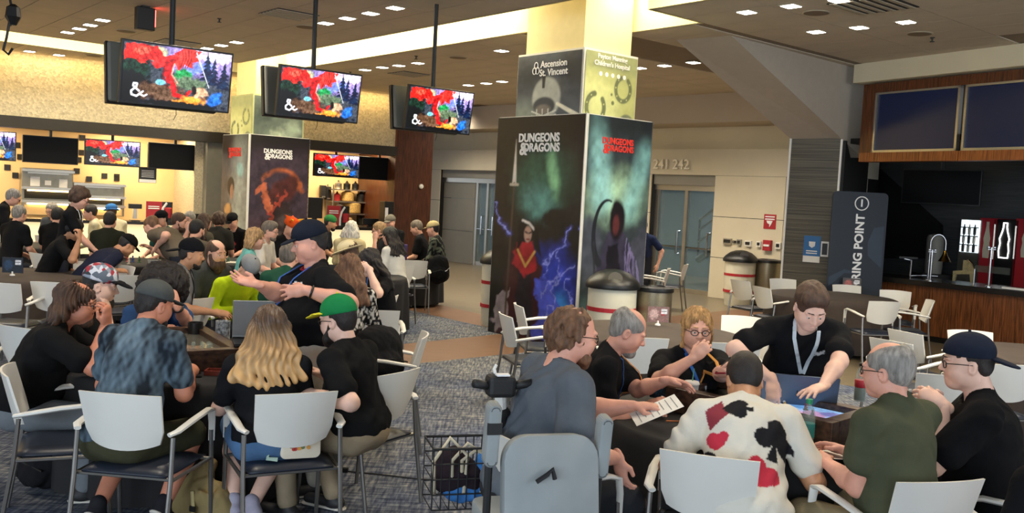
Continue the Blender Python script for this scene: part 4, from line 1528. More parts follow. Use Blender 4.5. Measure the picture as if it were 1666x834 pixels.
W = 'white stacking armchair '
chairs = [
    (12, 603, -66, W + 'of the long haired man in black, cut by the left edge'),
    (192, 644, -6, W + 'behind the tie-dye shirt, nearest on the left'),
    (485, 643, 27, W + 'of the long haired blonde, with a floral purse on its seat'),
    (650, 608, 58, W + 'of the man in the green and yellow cap'),
    (690, 546, 96, W + 'with a black backpack set on it'),
    (612, 507, 14, W + 'standing empty behind the green cap'),
    (637, 484, 75, W + 'seen edge on beside the woman covering her face'),
    (655, 434, 38, W + 'of the man in white tee with long ponytail'),
    (674, 425, 12, W + 'at the table with the purple box'),
    (700, 413, 62, W + 'with a round black backpack hung on it'),
    (842, 497, -80, W + 'at the round table near the banner, farther of the two'),
    (820, 513, -74, W + 'at the round table near the banner, closer of the two'),
    (1047, 552, 6, W + 'between the grey haired man and the woman with glasses'),
    (1210, 517, 160, W + 'facing us at the right rim of the middle round table'),
    (1196, 561, 2, W + 'right behind the woman with glasses, seen from the back'),
    (1254, 550, 78, W + 'beside the leaning man, facing left'),
    (1203, 457, -62, W + 'in front of the white recycling bin'),
    (1237, 468, -70, W + 'right of the recycling bin, at the far round table'),
    (1117, 431, 72, W + 'by the right glass doors, farther of the two'),
    (1088, 438, 80, W + 'by the steel bin, nearer of the two at the doors'),
    (1273, 455, 184, W + 'facing us behind the far right round table, left one'),
    (1377, 465, 178, W + 'facing us in front of the navy sign'),
    (1441, 492, 8, W + 'seen from the back in front of the bar, near the sign'),
    (1457, 474, 158, W + 'facing us between the navy sign and the bar'),
    (1515, 490, 78, W + 'facing left in front of the wood bar'),
    (1470, 541, -68, W + 'facing right behind the balding man'),
    (1447, 556, -58, W + 'nearest behind the balding head, facing right'),
    (1577, 540, 176, W + 'facing us behind the navy cap'),
    (1650, 596, 4, W + 'cut by the right edge behind the navy cap man'),
    (1546, 614, -14, W + 'behind the clasped hands of the navy cap man'),
    (1153, 745, -18, W + 'of the man in the white playing card tee'),
    (1536, 787, 16, W + 'of the man in the olive tee'),
    (58, 413, -36, W + 'tilted left of the cream chair at the dark round table'),
    (115, 426, 180, W + 'facing us at the dark round table on the left'),
    (84, 461, 2, W + 'seen from the back at the near rim of the left round table'),
    (-4, 462, -2, W + 'cut by the left edge at the left round table'),
    (203, 434, 150, W + 'right of the patterned cap, farther one'),
    (198, 450, 40, W + 'right of the patterned cap, nearer one'),
    (24, 534, -24, W + 'empty behind the long haired man at the left edge'),
    (8, 380, 0, W + 'with a dark strap at the far left edge'),
    (78, 384, 12, W + 'far left, behind the crouching black haired man'),
    (266, 425, 0, W + 'right behind the big curly hair'),
    (322, 488, 62, W + 'beside the grey tee man with the backward cap'),
]
chair_objs = [chair(*c) for c in chairs]

# ================================================================== TABLES
M_cloth = mat('black_tablecloth', srgb('#1b1a1b'), 0.85, noise=0.15, nscale=6, bump=0.1, bscale=200)
M_browncloth = mat('dark_brown_tablecloth', srgb('#3a302a'), 0.85, noise=0.1, nscale=6)


def round_table(c, r, lab, material, cat='table', drop=0.70, top=0.74):
    t = empty('banquet_table', (c[0], c[1], 0.012), label=lab, cat='table')
    MB().lathe([(0.0, top - 0.035), (r - 0.01, top - 0.035), (r, top - .025), (r, top - .01), (r - .01, top - 0.006)], (0, 0, 0), 40).build('table_top', M_brownwood, t)
    for k in range(4):
        a = k * math.pi / 2 + 0.4
        MB().tube([(math.cos(a) * r * .75, math.sin(a) * r * .75, 0), (math.cos(a) * r * .6, math.sin(a) * r * .6, top - .04)], 0.018, 6).build('leg', M_leg, t)
    # cloth with folds
    n = 96
    vs = [(0, 0, top)]
    fs = []
    rings = [(r * 0.5, top, 0), (r * 0.97, top, 0), (r + 0.006, top - 0.012, 0.0), (r + 0.012, top - 0.08, 0.25), (r + 0.015, top - drop * .5, 0.7), (r + 0.02, top - drop, 1.0)]
    for (rr, z, k) in rings:
        for i in range(n):
            a = 2 * math.pi * i / n
            w = k * 0.035 * (math.sin(a * 13) + 0.5 * math.sin(a * 7 + 1.0))
            vs.append(((rr + w) * math.cos(a), (rr + w) * math.sin(a), z))
    for i in range(n):
        fs.append((0, 1 + i, 1 + (i + 1) % n))
    for q in range(len(rings) - 1):
        for i in range(n):
            a, b = 1 + q * n + i, 1 + q * n + (i + 1) % n
            fs.append((a, a + n, b + n, b))
    c_ = mesh_py('tablecloth', vs, fs, material, None, smooth=True)
    c_.location = (c[0], c[1], 0.012)
    tag(c_, lab.replace('table', 'tablecloth over the table', 1) if False else 'cloth draped over the ' + lab, 'tablecloth')
    return t


T1C = V(-2.0, 5.95, 0)
T2C = V(1.33, 5.02, 0)
round_table(T1C, 0.86, 'round table under the left game box', M_cloth)
round_table(T2C, 0.78, 'round table under the right game box', M_cloth)
p = on(1062, 541, .75)
round_table(p, 0.84, 'round brown table in front of the banner column bins', M_browncloth)
TR_mid = p.copy()
p = on(1352, 481, .75)
round_table(p, 0.88, 'round brown table left of the navy sign', M_browncloth)
TR_far = p.copy()
p = on(8, 446, .75)
round_table(p, 0.86, 'round brown table at the left edge with a sign', M_browncloth)
TL_edge = p.copy()
p = on(1688, 576, .75)
round_table(p, 0.72, 'round brown table cut by the right edge', M_browncloth)
TBS = []
for (px, D_, rr, lab) in ((212, 12.6, 0.75, 'round table among the leaning players on the left'), (45, 14.6, 0.75, 'round table of the far left players'), (428, 9.9, 0.72, 'round table of the neon shirt player'),
                          (392, 13.6, 0.72, 'round table in front of the red creature banner'), (578, 12.3, 0.7, 'round table of the white haired woman'), (660, 15.6, 0.62, 'round table with the purple box')):
    p = at(px, 400, D_)
    round_table(p, rr, lab, M_cloth)
    TBS.append(V(p.x, p.y, 0.752))

# ---------------- wooden game boxes
def game_box(A, u, w, v_, d, z0, h, lab, screen_mat, rim=0.075):
    """A = near corner on the floor plan, u/v_ unit directions, w/d sizes"""
    r = empty('game_box', (A.x, A.y, z0), label=lab, cat='game table')
    P = lambda a, b, z: A + u * a + v_ * b + V(0, 0, z)
    i = Matrix.Translation(-V(A.x, A.y, z0))
    for (a0, a1, b0, b1) in ((0, w, 0, rim), (0, w, d - rim, d), (0, rim, rim, d - rim), (w - rim, w, rim, d - rim)):
        MB().prism([P(a0, b0, z0), P(a1, b0, z0), P(a1, b1, z0), P(a0, b1, z0)], (0, 0, h)).build('rim_board', M_gamewood, r, bevel=0.004).data.transform(i)
    MB().prism([P(rim, rim, z0), P(w - rim, rim, z0), P(w - rim, d - rim, z0), P(rim, d - rim, z0)], (0, 0, h * 0.25)).build('base_board', M_gamewood, r).data.transform(i)
    MB().prism([P(rim, rim, z0 + h * .6), P(w - rim, rim, z0 + h * .6), P(w - rim, d - rim, z0 + h * .6), P(rim, d - rim, z0 + h * .6)], (0, 0, h * 0.12)).build('glass_surface', screen_mat, r).data.transform(i)
    return r


M_tableglass = mat('table_glass', srgb('#8f8c80'), 0.06, metal=0.5, noise=0.05, spec=0.9)


def map_paint(u, v):
    p = Paint(u, v, 2.0)
    p.over('#7fa6d0', np.ones(len(u)))
    p.blob('#c9d6e6', 0.3, 0.5, 0.4, 0.3, rough=0.9)
    p.blob('#b48ab0', 0.75, 0.4, 0.35, 0.35, rough=0.8)
    p.blob('#d9b8c8', 0.72, 0.3, 0.18, 0.12, rough=0.8, seed=4)
    p.blob('#6d6fa8', 0.9, 0.7, 0.25, 0.2, rough=0.9)
    p.blob('#5c8fc4', 0.5, 0.8, 0.3, 0.15, rough=0.9)
    for k in range(16):
        p.line('#5b6b86', [(k / 16, 0), (k / 16, 1)], 0.002, amt=0.4)
    for k in range(8):
        p.line('#5b6b86', [(0, k / 8), (1, k / 8)], 0.002, amt=0.4)
    p.mottled(0.3, 20)
    return p.c


ZT1 = 0.752
N1 = on(400, 567, .88)
F1 = on(333, 530, .88)
N1.z = F1.z = 0
v1 = (F1 - N1).normalized()
u1 = V(-v1.y, v1.x, 0)
if u1.x > 0:
    u1 = -u1
game1 = game_box(N1, u1, 0.86, v1, (F1 - N1).length, ZT1, 0.13, 'dark wooden game box with bare glass top on the left table', M_tableglass)
A2, B2 = on(1083, 627, .89), on(1355, 687, .89)
A2.z = B2.z = 0
u2_ = (B2 - A2).normalized()
v2_ = V(-u2_.y, u2_.x, 0)
W2 = (B2 - A2).length
game2 = game_box(A2, u2_, W2, v2_, 0.50, ZT1, 0.135, 'dark wooden game box with a lit map screen on the right table', M_blackscreen)
M_map = mat('lit_map', (0.02, 0.02, 0.02), 0.15, attr=True, emit=(1, 1, 1), estr=0.55)
zz = ZT1 + 0.135 * .72 + 0.004
o = painted_sheet('map_screen', 90, 45, map_paint, A2 + u2_ * (W2 * 0.36) + v2_ * 0.08 + V(0, 0, zz), u2_, v2_, W2 * 0.62 - 0.08, 0.34, M_map, game2)
o.data.transform(Matrix.Translation(-game2.location))

# ================================================================== BINS
M_binwhite = mat('bin_white', srgb('#cfcbb8'), 0.5, noise=0.08, nscale=4)
M_perf = mat('perforated_steel', srgb('#9a9078'), 0.35, metal=0.8, noise=0.35, nscale=220)


def white_bin(c, r, h, lab):
    b = empty('recycling_bin', (c[0], c[1], 0.0), label=lab, cat='bin')
    MB().lathe([(r * .86, 0), (r * .9, 0.03), (r, h * .5), (r * 1.0, h)], seg=32).build('drum', M_binwhite, b, auto=True)
    for z in (0.30, 0.66):
        MB().lathe([(r * 1.005 * (0.94 + .06 * min(1, z / .45)), z * h), (r * 1.012, z * h), (r * 1.012, z * h + 0.05), (r * 1.005, z * h + 0.05)], seg=32).build('red_band', M_red, b)
    MB().lathe([(r * 1.12, h - 0.03), (r * 1.14, h + 0.0), (r * 1.1, h + 0.04), (r * .95, h + 0.09), (r * .7, h + 0.15), (r * .35, h + 0.19), (r * .05, h + 0.2)], seg=32).build('dome_lid', M_black, b, auto=True)
    MB().lathe([(0.0, 0), (0.085, 0), (0.085, 0.01), (0, 0.01)], seg=20).build('lid_opening', M_darkmetal, b).matrix_local = Matrix.Translation((0, -r * .86, h + .1)) @ Matrix.Rotation(math.radians(60), 4, 'X')
    # recycling mark
    for k in range(3):
        a = math.pi / 2 + k * 2.094
        x, z = 0.05 * math.cos(a), 0.05 * math.sin(a)
        MB().prism([(r * .25 + x - .03, -r * 1.0, h * .5 + z - .02), (r * .25 + x + .03, -r * 1.0, h * .5 + z - .02), (r * .25 + x, -r * 1.0, h * .5 + z + .03)], (0, -0.008, 0)).build('recycle_mark', M_darkink, b)
    return b


def steel_bin(c, r, h, lab):
    b = empty('waste_bin', (c[0], c[1], 0.0), label=lab, cat='bin')
    MB().lathe([(r * .97, 0), (r, 0.03), (r, h)], seg=32).build('drum', M_perf, b, auto=True)
    MB().lathe([(r * 1.06, h - 0.02), (r * 1.08, h), (r * 1.06, h + 0.03), (r * .6, h + 0.045), (r * .55, h + .02), (0.01, h + .02)], seg=32).build('lid_ring', M_black, b, auto=True)
    MB().lathe([(r * 1.02, 0), (r * 1.03, 0.05), (r * 1.0, 0.06)], seg=32).build('base_ring', M_black, b)
    return b


p = on(1200, 497)
white_bin(p, 0.30, 0.90, 'white recycling bin with red bands against the back wall')
p = at(1249, 430, 18.2)
steel_bin((p.x, p.y), 0.27, 0.9, 'steel waste bin under the red fire alarm')
p = at(997, 460, 11.15)
white_bin((p.x, p.y), 0.295, 0.90, 'large white bin with dome lid in front of the teal banner')
p = at(1066, 465, 11.3)
steel_bin((p.x, p.y), 0.215, 0.86, 'perforated steel waste bin beside the banner column')
p = at(812, 480, 13.5)
white_bin((p.x, p.y), 0.27, 0.95, 'white bin half hidden behind the left edge of the banner')

# ================================================================== NAVY SIGN
M_navy = mat('navy_fabric', srgb('#1c2632'), 0.6, noise=0.08, nscale=2)
M_navy2 = mat('navy_fabric_light', srgb('#2c3a4a'), 0.6, noise=0.05)
gp = at(1394, 470, 13.9)
gx0, gx1 = at(1350, 330, 13.9), at(1440, 330, 13.9)
gw = (gx1.x - gx0.x)
ztop = at(1396, 312, 13.9).z
r = empty('standing_banner', (gp.x, 13.9, 0), label='navy stand-up banner reading gathering point 1 beside the slat column', cat='sign')
cx = (gx0.x + gx1.x) / 2 + 0.045 - gp.x
hh = ztop
pts = []
rad = 0.07
for (ex, ez, a0) in ((gw / 2 - rad, hh - rad, 0), (-gw / 2 + rad, hh - rad, math.pi / 2)):
    for k in range(5):
        a = a0 + k * math.pi / 8
        pts.append((cx + ex + rad * math.cos(a), 0, ez + rad * math.sin(a)))
pts += [(cx - gw / 2, 0, 0.03), (cx + gw / 2, 0, 0.03)]
MB().prism(pts, (0, 0.04, 0)).build('fabric_panel', M_navy, r)
MB().box((cx, 0.02, 0.015), (gw * 0.9, 0.4, 0.03)).build('foot', M_darkmetal, r)
arc = [(cx + gw * .46, -0.002, 1.75), (cx + gw * .28, -0.002, 1.72), (cx + gw * .18, -.002, 1.5), (cx + gw * .2, -.002, 1.3), (cx + gw * .46, -.002, 1.12)]
MB().prism(arc, (0, -0.003, 0)).build('swirl_print', M_navy2, r)
MB().prism([(cx - gw * .48, -0.002, .95), (cx - gw * .2, -.002, 1.08), (cx + gw * .1, -.002, 1.02), (cx - gw * .2, -.002, 1.02), (cx - gw * .48, -.002, .8)], (0, -0.003, 0)).build('swirl_print', M_navy2, r)
tz = at(1394, 375, 13.9).z
text_mesh('lettering', 'GATHERING POINT', 0.178, M_ink, r, (cx + 0.02, -0.006, tz), (0, 0, 1), (-1, 0, 0), align='RIGHT', depth=0.004, bold=0.03)
tcz = hh - 0.17
text_mesh('lettering', '1', 0.15, M_ink, r, (cx + 0.02, -0.006, tcz), (1, 0, 0), (0, 0, 1), depth=0.004, bold=0.03)
MB().tube([(cx + 0.02 + 0.1 * math.cos(a), -0.006, tcz + 0.1 * math.sin(a)) for a in np.linspace(0, 2 * math.pi, 25)[:-1]], 0.009, 6, closed=True).build('number_ring', M_ink, r)
txt = [ch for ch in r.children if ch.name.startswith('lettering')][0]
top_now = max(v.co.z for v in txt.data.vertices)
txt.data.transform(Matrix.Translation((0, 0, (hh - 0.33) - top_now)))
# blue notice and white plate on the slat column
p0 = onwall(1321, 405, gl, gn)
r = empty('notice_sign', V(p0.x, p0.y, p0.z) + gn * 0.01, math.atan2(gdir.y, gdir.x), label='blue notice with white emblem on the grey slat column', cat='sign')
MB().box((0, 0, 0.05), (0.26, 0.01, 0.32)).build('blue_plate', M_blue, r)
MB().box((0, 0, -0.16), (0.26, 0.01, 0.10)).build('white_footer', M_ink, r)
MB().prism([(-.05, -.008, .12), (.05, -.008, .12), (.045, -.008, .05), (0, -.008, .02), (-.045, -.008, .05)], (0, -.003, 0)).build('shield_mark', M_ink, r)
for k in range(2):
    MB().box((0, -.008, -0.03 - .035 * k), (0.17, 0.004, 0.016)).build('lettering_line', M_ink, r)
p0 = onwall(1342, 405, gl, gn)
r = empty('notice_plate', V(p0.x, p0.y, p0.z) + gn * 0.01, math.atan2(gdir.y, gdir.x), label='white bordered notice half behind the navy banner', cat='sign')
MB().box((0, 0, 0), (0.12, 0.012, 0.24)).build('white_border', M_ink, r)
MB().box((0, -.006, 0), (0.08, 0.008, 0.18)).build('plate', M_darkmetal, r)

# ================================================================== BAR EQUIPMENT
def bpt(px, py, D):
    return at(px, py, D)


def barp(px, d=0.35):
    """a point standing on the bar top straight under screen column px"""
    n = bn
    o_ = bar_o - n * d
    q = onwall(px, 455, o_, n)
    return V(q.x, q.y, 0.941)


M_brass = mat('brass', srgb('#a8863a'), 0.2, metal=1.0, noise=0.05)
b = barp(1509, .3)
r = empty('heat_lamp', b, label='arched steel heat lamp with brass shade on the bar', cat='lamp')
top = 1.9 - 0
hgt = at(1515, 375, b.y).z - b.z
MB().tube([(0, 0, 0), (0, 0, hgt * .75)] + [(0.12 - 0.12 * math.cos(t), 0, hgt * .75 + 0.14 * math.sin(t)) for t in np.linspace(0.2, math.pi, 9)] + [(0.24, 0, hgt * .62)], 0.014, 8).build('arched_arm', M_chrome, r, auto=True)
MB().lathe([(0.02, 0.16), (0.03, 0.12), (0.05, 0.07), (0.09, 0.0), (0.095, -0.01), (0.02, 0.01)], (0.24, 0, hgt * .62 - .17), 20).build('shade', M_brass, r, auto=True)
MB().lathe([(0.05, 0), (0.05, 0.012), (0.015, 0.02)], seg=16).build('foot', M_chrome, r)
for (px, pt, lab) in ((1513, 406, 'slim steel sneeze guard post left of the brass lamp'), (1609, 402, 'steel tap post with twin knobs on the bar')):
    b = barp(px, .12)
    h_ = at(px, pt, b.y).z - b.z
    r = empty('counter_post', b, label=lab, cat='post')
    MB().tube([(0, 0, 0.01), (0, 0, h_)], 0.017, 10).build('post', M_chrome, r, auto=True)
    MB().lathe([(0.045, 0), (0.045, 0.012), (0.018, 0.02)], seg=16).build('foot_flange', M_chrome, r)
    MB().tube([(-.06, 0, h_ - .03), (.06, 0, h_ - .03)], 0.012, 8).build('cross_bar', M_chrome, r)
    for s in (-1, 1):
        MB().lathe([(0.001, 0), (0.02, 0.01), (0.02, 0.03), (0.001, 0.04)], (s * .045, 0, h_ - .02), 10).build('knob', M_chrome, r)
b = barp(1480, .4)
r = empty('counter_rail', b, label='low bent steel rail on the bar by the navy sign', cat='rail')
h_ = at(1480, 423, b.y).z - b.z
MB().tube([(0, 0, 0), (0, 0, h_), (-0.12, 0, h_ + .02)], 0.016, 8).build('upright', M_chrome, r)
MB().tube([(0, 0, 0.03), (0.2, -.05, 0.05), (0.4, -.1, 0.05)], 0.013, 8).build('rail', M_chrome, r)
MB().box((-0.08, 0, h_ + .04), (0.3, 0.16, 0.03)).build('tray', M_darkmetal, r)
b = barp(1555, .3)
r = empty('sneeze_guard', b, RD.angle_signed(V(1, 0, 0)) if False else math.atan2(RD.y, RD.x), label='curved worn acrylic sneeze guard on the bar', cat='food guard')
prof = [(-.12, 0.0), (-.12, 0.16), (0.02, 0.17), (0.05, 0.30)]
M_acryl = mat('worn_acrylic', srgb('#8d8464'), 0.35, noise=0.3, nscale=20)
MB().prism([(0.30, -.0, 0.02), (0.30, 0, 0.22), (0.25, 0, 0.31), (0.18, 0, 0.36), (0.10, 0, 0.36), (0.10, 0, 0.2), (-.06, 0, 0.18), (-.06, 0, 0.02), (-.02, 0, 0.02), (0.0, 0, 0.13), (0.22, 0, 0.15), (0.25, 0, .02)], (0, 0.02, 0)).build('side_panel', M_acryl, r)
MB().tube([(0.30, 0, 0), (0.30, 0, 0.24), (0.25, 0, 0.32), (0.18, 0, 0.37)], 0.014, 8).build('curved_post', M_chrome, r)
MB().box((0.55, 0.05, 0.25), (0.55, 0.01, 0.1)).build('front_glass', mat('guard_glass', srgb('#555a55'), 0.1, alpha=0.4), r)
b = barp(1650, .05)
r = empty('tray_slide', b, math.atan2(bd.y, bd.x), label='white edged tray slide along the bar top at the right edge', cat='tray')
MB().box((0.3, 0, 0.02), (0.9, 0.08, 0.03)).build('strip', M_whiteplastic, r, bevel=0.004)
MB().box((0.3, 0.1, 0.015), (0.9, 0.12, 0.02)).build('tray_base', M_steel, r)
# drinks coolers at the rear
M_lit = mat('cooler_light', (0.9, 0.95, 1), 0.4, emit=(0.75, 0.9, 1.0), estr=1.2)
for (x0, x1, y0, y1, kind, lab) in ((1563, 1594, 356, 415, 'case', 'lit glass drinks case left of the red coolers'), (1595, 1617, 355, 432, 'red', 'narrow red cooler door with a bottle print'), (1617, 1652, 357, 432, 'bottle', 'black cooler with a white bottle outline'), (1653, 1690, 356, 432, 'red', 'red cooler cut by the right edge')):
    (sa, z1), (se, z0) = rpix(x0, y0, 3.4), rpix(x1, y1, 3.4)
    w = se - sa
    r = empty('drinks_cooler', rw((sa + se) / 2, 3.4, 0.012), math.atan2(RD.y, RD.x), label=lab, cat='cooler')
    MB().box((0, 0.35, z1 / 2), (w, 0.7, z1)).build('cabinet', {'case': M_steel, 'red': M_red, 'bottle': M_black}[kind], r, bevel=0.01)
    if kind == 'case':
        MB().box((0, -0.01, (z0 + z1) / 2), (w * .82, 0.02, (z1 - z0) * .92)).build('lit_interior', M_lit, r)
        for k in range(3):
            MB().box((0, -0.025, z0 + (z1 - z0) * (k + 1) / 4), (w * .8, 0.01, 0.02)).build('shelf', M_steel, r)
        rs = random.Random(3)
        for k in range(9):
            MB().lathe([(0.025, 0), (0.028, 0.1), (0.012, 0.15), (0.012, 0.18)], ((k % 3 - 1) * w * .24, -0.03, z0 + (z1 - z0) * (k // 3 + .05) / 4 + .02), 8).build('bottle', M_steel if k % 2 else M_darkmetal, r)
    else:
        bh = (z1 - z0) * .8
        pr_ = [(0.0, 1.0), (.09, 1.0), (.09, .88), (.13, .76), (.24, .55), (.2, .42), (.25, .22), (.22, 0.02), (0, 0.0)]
        zc0 = z0 + (z1 - z0) * .12
        full = [(-x * w * .8, -0.012, zc0 + y * bh) for (x, y) in pr_[1:-1]][::-1] + [(x * w * .8, -0.012, zc0 + y * bh) for (x, y) in pr_[1:-1]]
        full = [(x * w * .8, -0.012, zc0 + y * bh) for (x, y) in pr_[1:-1]] + [(-x * w * .8, -0.012, zc0 + y * bh) for (x, y) in pr_[1:-1]][::-1]
        if kind == 'bottle':
            MB().tube(full, 0.012, 6, closed=True).build('bottle_outline', mat('white_neon', (1, 1, 1), 0.4, emit=(1, 1, 1), estr=2.0), r)
        else:
            MB().prism(full, (0, -0.006, 0)).build('bottle_print', M_wallgrey, r)
        MB().tube([(w * .46, -0.04, z0 + .1), (w * .46, -0.04, z1 - .1)], 0.014, 6).build('handle', M_steel, r)
p = at(1530, 395, 16.6)
r = empty('drink_dispenser', (p.x, p.y, 0.012), label='grey drink dispenser behind the brass lamp', cat='dispenser')
MB().box((0, 0.2, .45), (0.6, 0.5, 0.9)).build('stand', M_blackwall, r)
MB().lathe([(0.14, 0.9), (0.15, 1.0), (0.15, 1.55), (0.13, 1.6), (0.05, 1.62)], (0, 0.2, 0), 20).build('tank', M_greypanel, r, auto=True)

# ================================================================== LEFT FOOD STAND EQUIPMENT
def lplace(px, py, d):
    s, z = lpix(px, py, d)
    return lw(s, d, z)


def lunit(name, px0, py0, px1, py1, d, lab, cat):
    s0, z1 = lpix(px0, py0, d)
    s1, z0 = lpix(px1, py1, d)
    r = empty(name, lw((s0 + s1) / 2, d, z0), L_ANG, label=lab, cat=cat)
    return r, s1 - s0, z1 - z0


M_hood = mat('hood_steel', srgb('#8f8a7a'), 0.35, metal=0.7, noise=0.12, nscale=6)
for (x0, y0, x1, y1, lab) in ((36, 272, 118, 352, 'steel heated display cabinet with taped notices in the left kitchen'), (120, 296, 202, 352, 'steel warming shelf unit under the lit screen')):
    r, w, h = lunit('warming_cabinet', x0, y0, x1, y1, 1.5, lab, 'cabinet')
    MB().box((0, 0.25, h / 2), (w, 0.5, h)).build('body', M_hood, r, bevel=0.01)
    for k, zf in enumerate((0.30, 0.58, 0.95)):
        MB().box((0, -0.05, h * zf), (w * 1.02, 0.16, 0.05)).build('shelf', M_steel, r)
        MB().box((0, -0.06, h * zf - 0.05), (w * .8, 0.03, 0.03)).build('warm_lamp', M_warmstrip if k < 2 else M_steel, r)
    MB().box((0, -0.01, h * .45), (w * .9, 0.03, h * .18)).build('dark_opening', M_blackwall, r)
    MB().box((0, -0.01, h * .12), (w * .9, 0.03, h * .2)).build('lower_opening', M_recess, r)
    if x0 < 50:
        for (dx, dz, a, b_) in ((-.25, .72, .18, .2), (0.0, .70, .12, .1), (.3, .70, .16, .18)):
            MB().box((dx * w, -0.02, h * dz), (a, 0.01, b_)).build('taped_notice', M_ink, r)
# dark accent tiles on the kitchen wall
rs = random.Random(5)
acc = [(28, 236), (33, 255), (134, 224), (133, 248), (128, 260), (125, 278), (12, 272), (25, 285), (145, 291), (170, 286), (190, 287), (157, 304), (183, 305), (156, 334), (190, 290), (515, 258), (518, 282)]
wk = bpy.data.objects['wall_kitchen']
for (x, y) in acc:
    s, z = lpix(x, y, 2.09)
    MB().prism([lw(s - .06, 2.08, z - .06), lw(s + .06, 2.08, z - .06), lw(s + .06, 2.08, z + .06), lw(s - .06, 2.08, z + .06)], -LN * 0.02).build('accent_tile', M_darkmetal, wk)
r, w, h = lunit('menu_board', 226, 271, 254, 298, 0.6, 'black menu board with white lines under the dark screen', 'sign')
MB().box((0, 0, h / 2), (w, 0.03, h)).build('board', M_black, r)
MB().box((0, -0.018, h * .12), (w * .95, 0.01, h * .2)).build('white_strip', M_ink, r)
for k in range(5):
    MB().box((0, -0.018, h * (.38 + k * .1)), (w * .7, 0.006, h * .03)).build('lettering_line', M_ink, r)
MB().tube([(0, 0.02, h), (0, 0.02, h + .5)], 0.01, 6).build('hanger', M_darkmetal, r)
for (x0, y0, x1, y1, lab) in ((238, 327, 280, 357, 'red and black drink advert stand on the left counter'), (533, 334, 567, 369, 'red and black drink advert stand on the right part of the counter')):
    r, w, h = lunit('advert_stand', x0, y0, x1, y1, 0.25, lab, 'sign')
    r.location.z = 1.0
    h = lpix(x0, y0, .25)[1] - 1.0
    MB().box((-w * .2, 0, h / 2), (w * .6, 0.03, h)).build('red_half', M_red, r)
    MB().box((w * .3, 0, h / 2), (w * .4, 0.03, h)).build('black_half', M_black, r)
    MB().tube([(w * .28, -0.02, h * .95), (w * .14, -.02, h * .7), (w * .08, -.02, h * .4), (w * .08, -.02, h * .05)], 0.025, 6).build('white_swoosh', M_ink, r)
    for k in range(2):
        MB().box((-w * .22, -0.02, h * (.75 - k * .1)), (w * .42, 0.006, h * .05)).build('lettering_line', M_ink, r)
    MB().lathe([(0.07, 0), (0.08, 0.2), (0.06, 0.22)], (w * .33, -0.02, h * .2), 10).build('glass_picture', M_red, r)
    MB().box((0, 0, 0.01), (w * .9, 0.16, 0.02)).build('base', M_black, r)
r, w, h = lunit('counter_display', 209, 331, 230, 358, 0.2, 'black T shaped customer display post on the left counter', 'display')
r.location.z = 1.0
h = lpix(209, 331, .2)[1] - 1.0
MB().box((0, 0, h - .05), (w, 0.08, 0.10)).build('display_head', M_black, r, bevel=0.01)
MB().box((0, 0, h / 2), (w * .3, 0.05, h - .1)).build('post', M_steel, r)
MB().box((0, 0, 0.01), (w * .7, 0.2, 0.02)).build('foot', M_black, r)
for (x0, y0, x1, y1, lab) in ((302, 346, 325, 358, 'slim dark register screen by the pillar'), (590, 354, 615, 372, 'dark register screen on the counter right of the advert'), (502, 318, 524, 352, 'dark drink machine beside the banner column')):
    r, w, h = lunit('register', x0, y0, x1, y1, 0.3, lab, 'register')
    r.location.z = 1.0
    h = lpix(x0, y0, .3)[1] - 1.0
    MB().box((0, 0, h * .6), (w, 0.05, h * .7)).build('screen', M_black, r, bevel=0.008)
    MB().box((0, 0.03, h * .2), (w * .3, 0.06, h * .4)).build('stand', M_darkmetal, r)
    MB().box((0, 0.02, 0.012), (w * .6, 0.2, 0.024)).build('foot', M_darkmetal, r)
# rack with pans, right opening
r, w, h = lunit('kitchen_rack', 543, 300, 600, 372, 1.6, 'steel kitchen rack with pots and boxes behind the counter', 'rack')
for sx in (-1, 1):
    for sy in (0, 0.4):
        MB().tube([(sx * w / 2, sy, -0.9), (sx * w / 2, sy, h)], 0.02, 6).build('post', M_steel, r)
for k in range(4):
    MB().box((0, 0.2, h * (k + .2) / 3.6), (w, 0.42, 0.03)).build('shelf', M_steel, r)
M_popcorn = mat('popcorn_tan', srgb('#b99a5c'), 0.8, noise=0.4, nscale=40)
items = [((-.3, .95), .09, .16, M_steel), ((-.08, .95), .09, .16, M_black), ((.14, .95), .09, .16, M_black), ((-.32, .68), .08, .18, M_red), ((-.05, .66), .16, .25, M_popcorn), ((.3, .66), .12, .22, M_darkmetal), ((-.25, .4), .1, .2, M_whiteplastic), ((.1, .38), .2, .28, M_popcorn), ((-.1, .1), .2, .2, M_recess), ((.32, .1), .1, .2, M_blackwall)]
pot_labs = ['steel pot left on the top shelf', 'black pot in the middle of the top shelf', 'black pot right on the top shelf', 'small red jar', 'tan tub in the middle', 'dark metal pot at the right', 'white plastic jar', 'wide tan tub, largest container', 'cream tub on the low shelf', 'black pot on the low shelf']
for (xy, rr, hh_, mm) in items:
    pots = [q for q in bpy.data.objects if q.name.startswith('kitchen_pot')]
    k = round(xy[1] * 3.6 - .2)
    base_z = h * (max(0, min(3, k)) + .2) / 3.6 + .015
    o = empty('kitchen_pot', r.matrix_basis @ V(xy[0] * w * 1.05, 0.15, base_z), label=pot_labs[len(pots)] + ' on the steel kitchen rack', cat='container', group='containers on the kitchen rack')
    MB().lathe([(rr * .85, 0), (rr, hh_ * .1), (rr, hh_ * .9), (rr * .6, hh_), (rr * .3, hh_ + .03)], seg=14).build('pot', mm, o, auto=True)
    MB().lathe([(0.02, hh_ + .03), (0.025, hh_ + .05), (0.01, hh_ + .06)], seg=8).build('lid_knob', M_black, o)
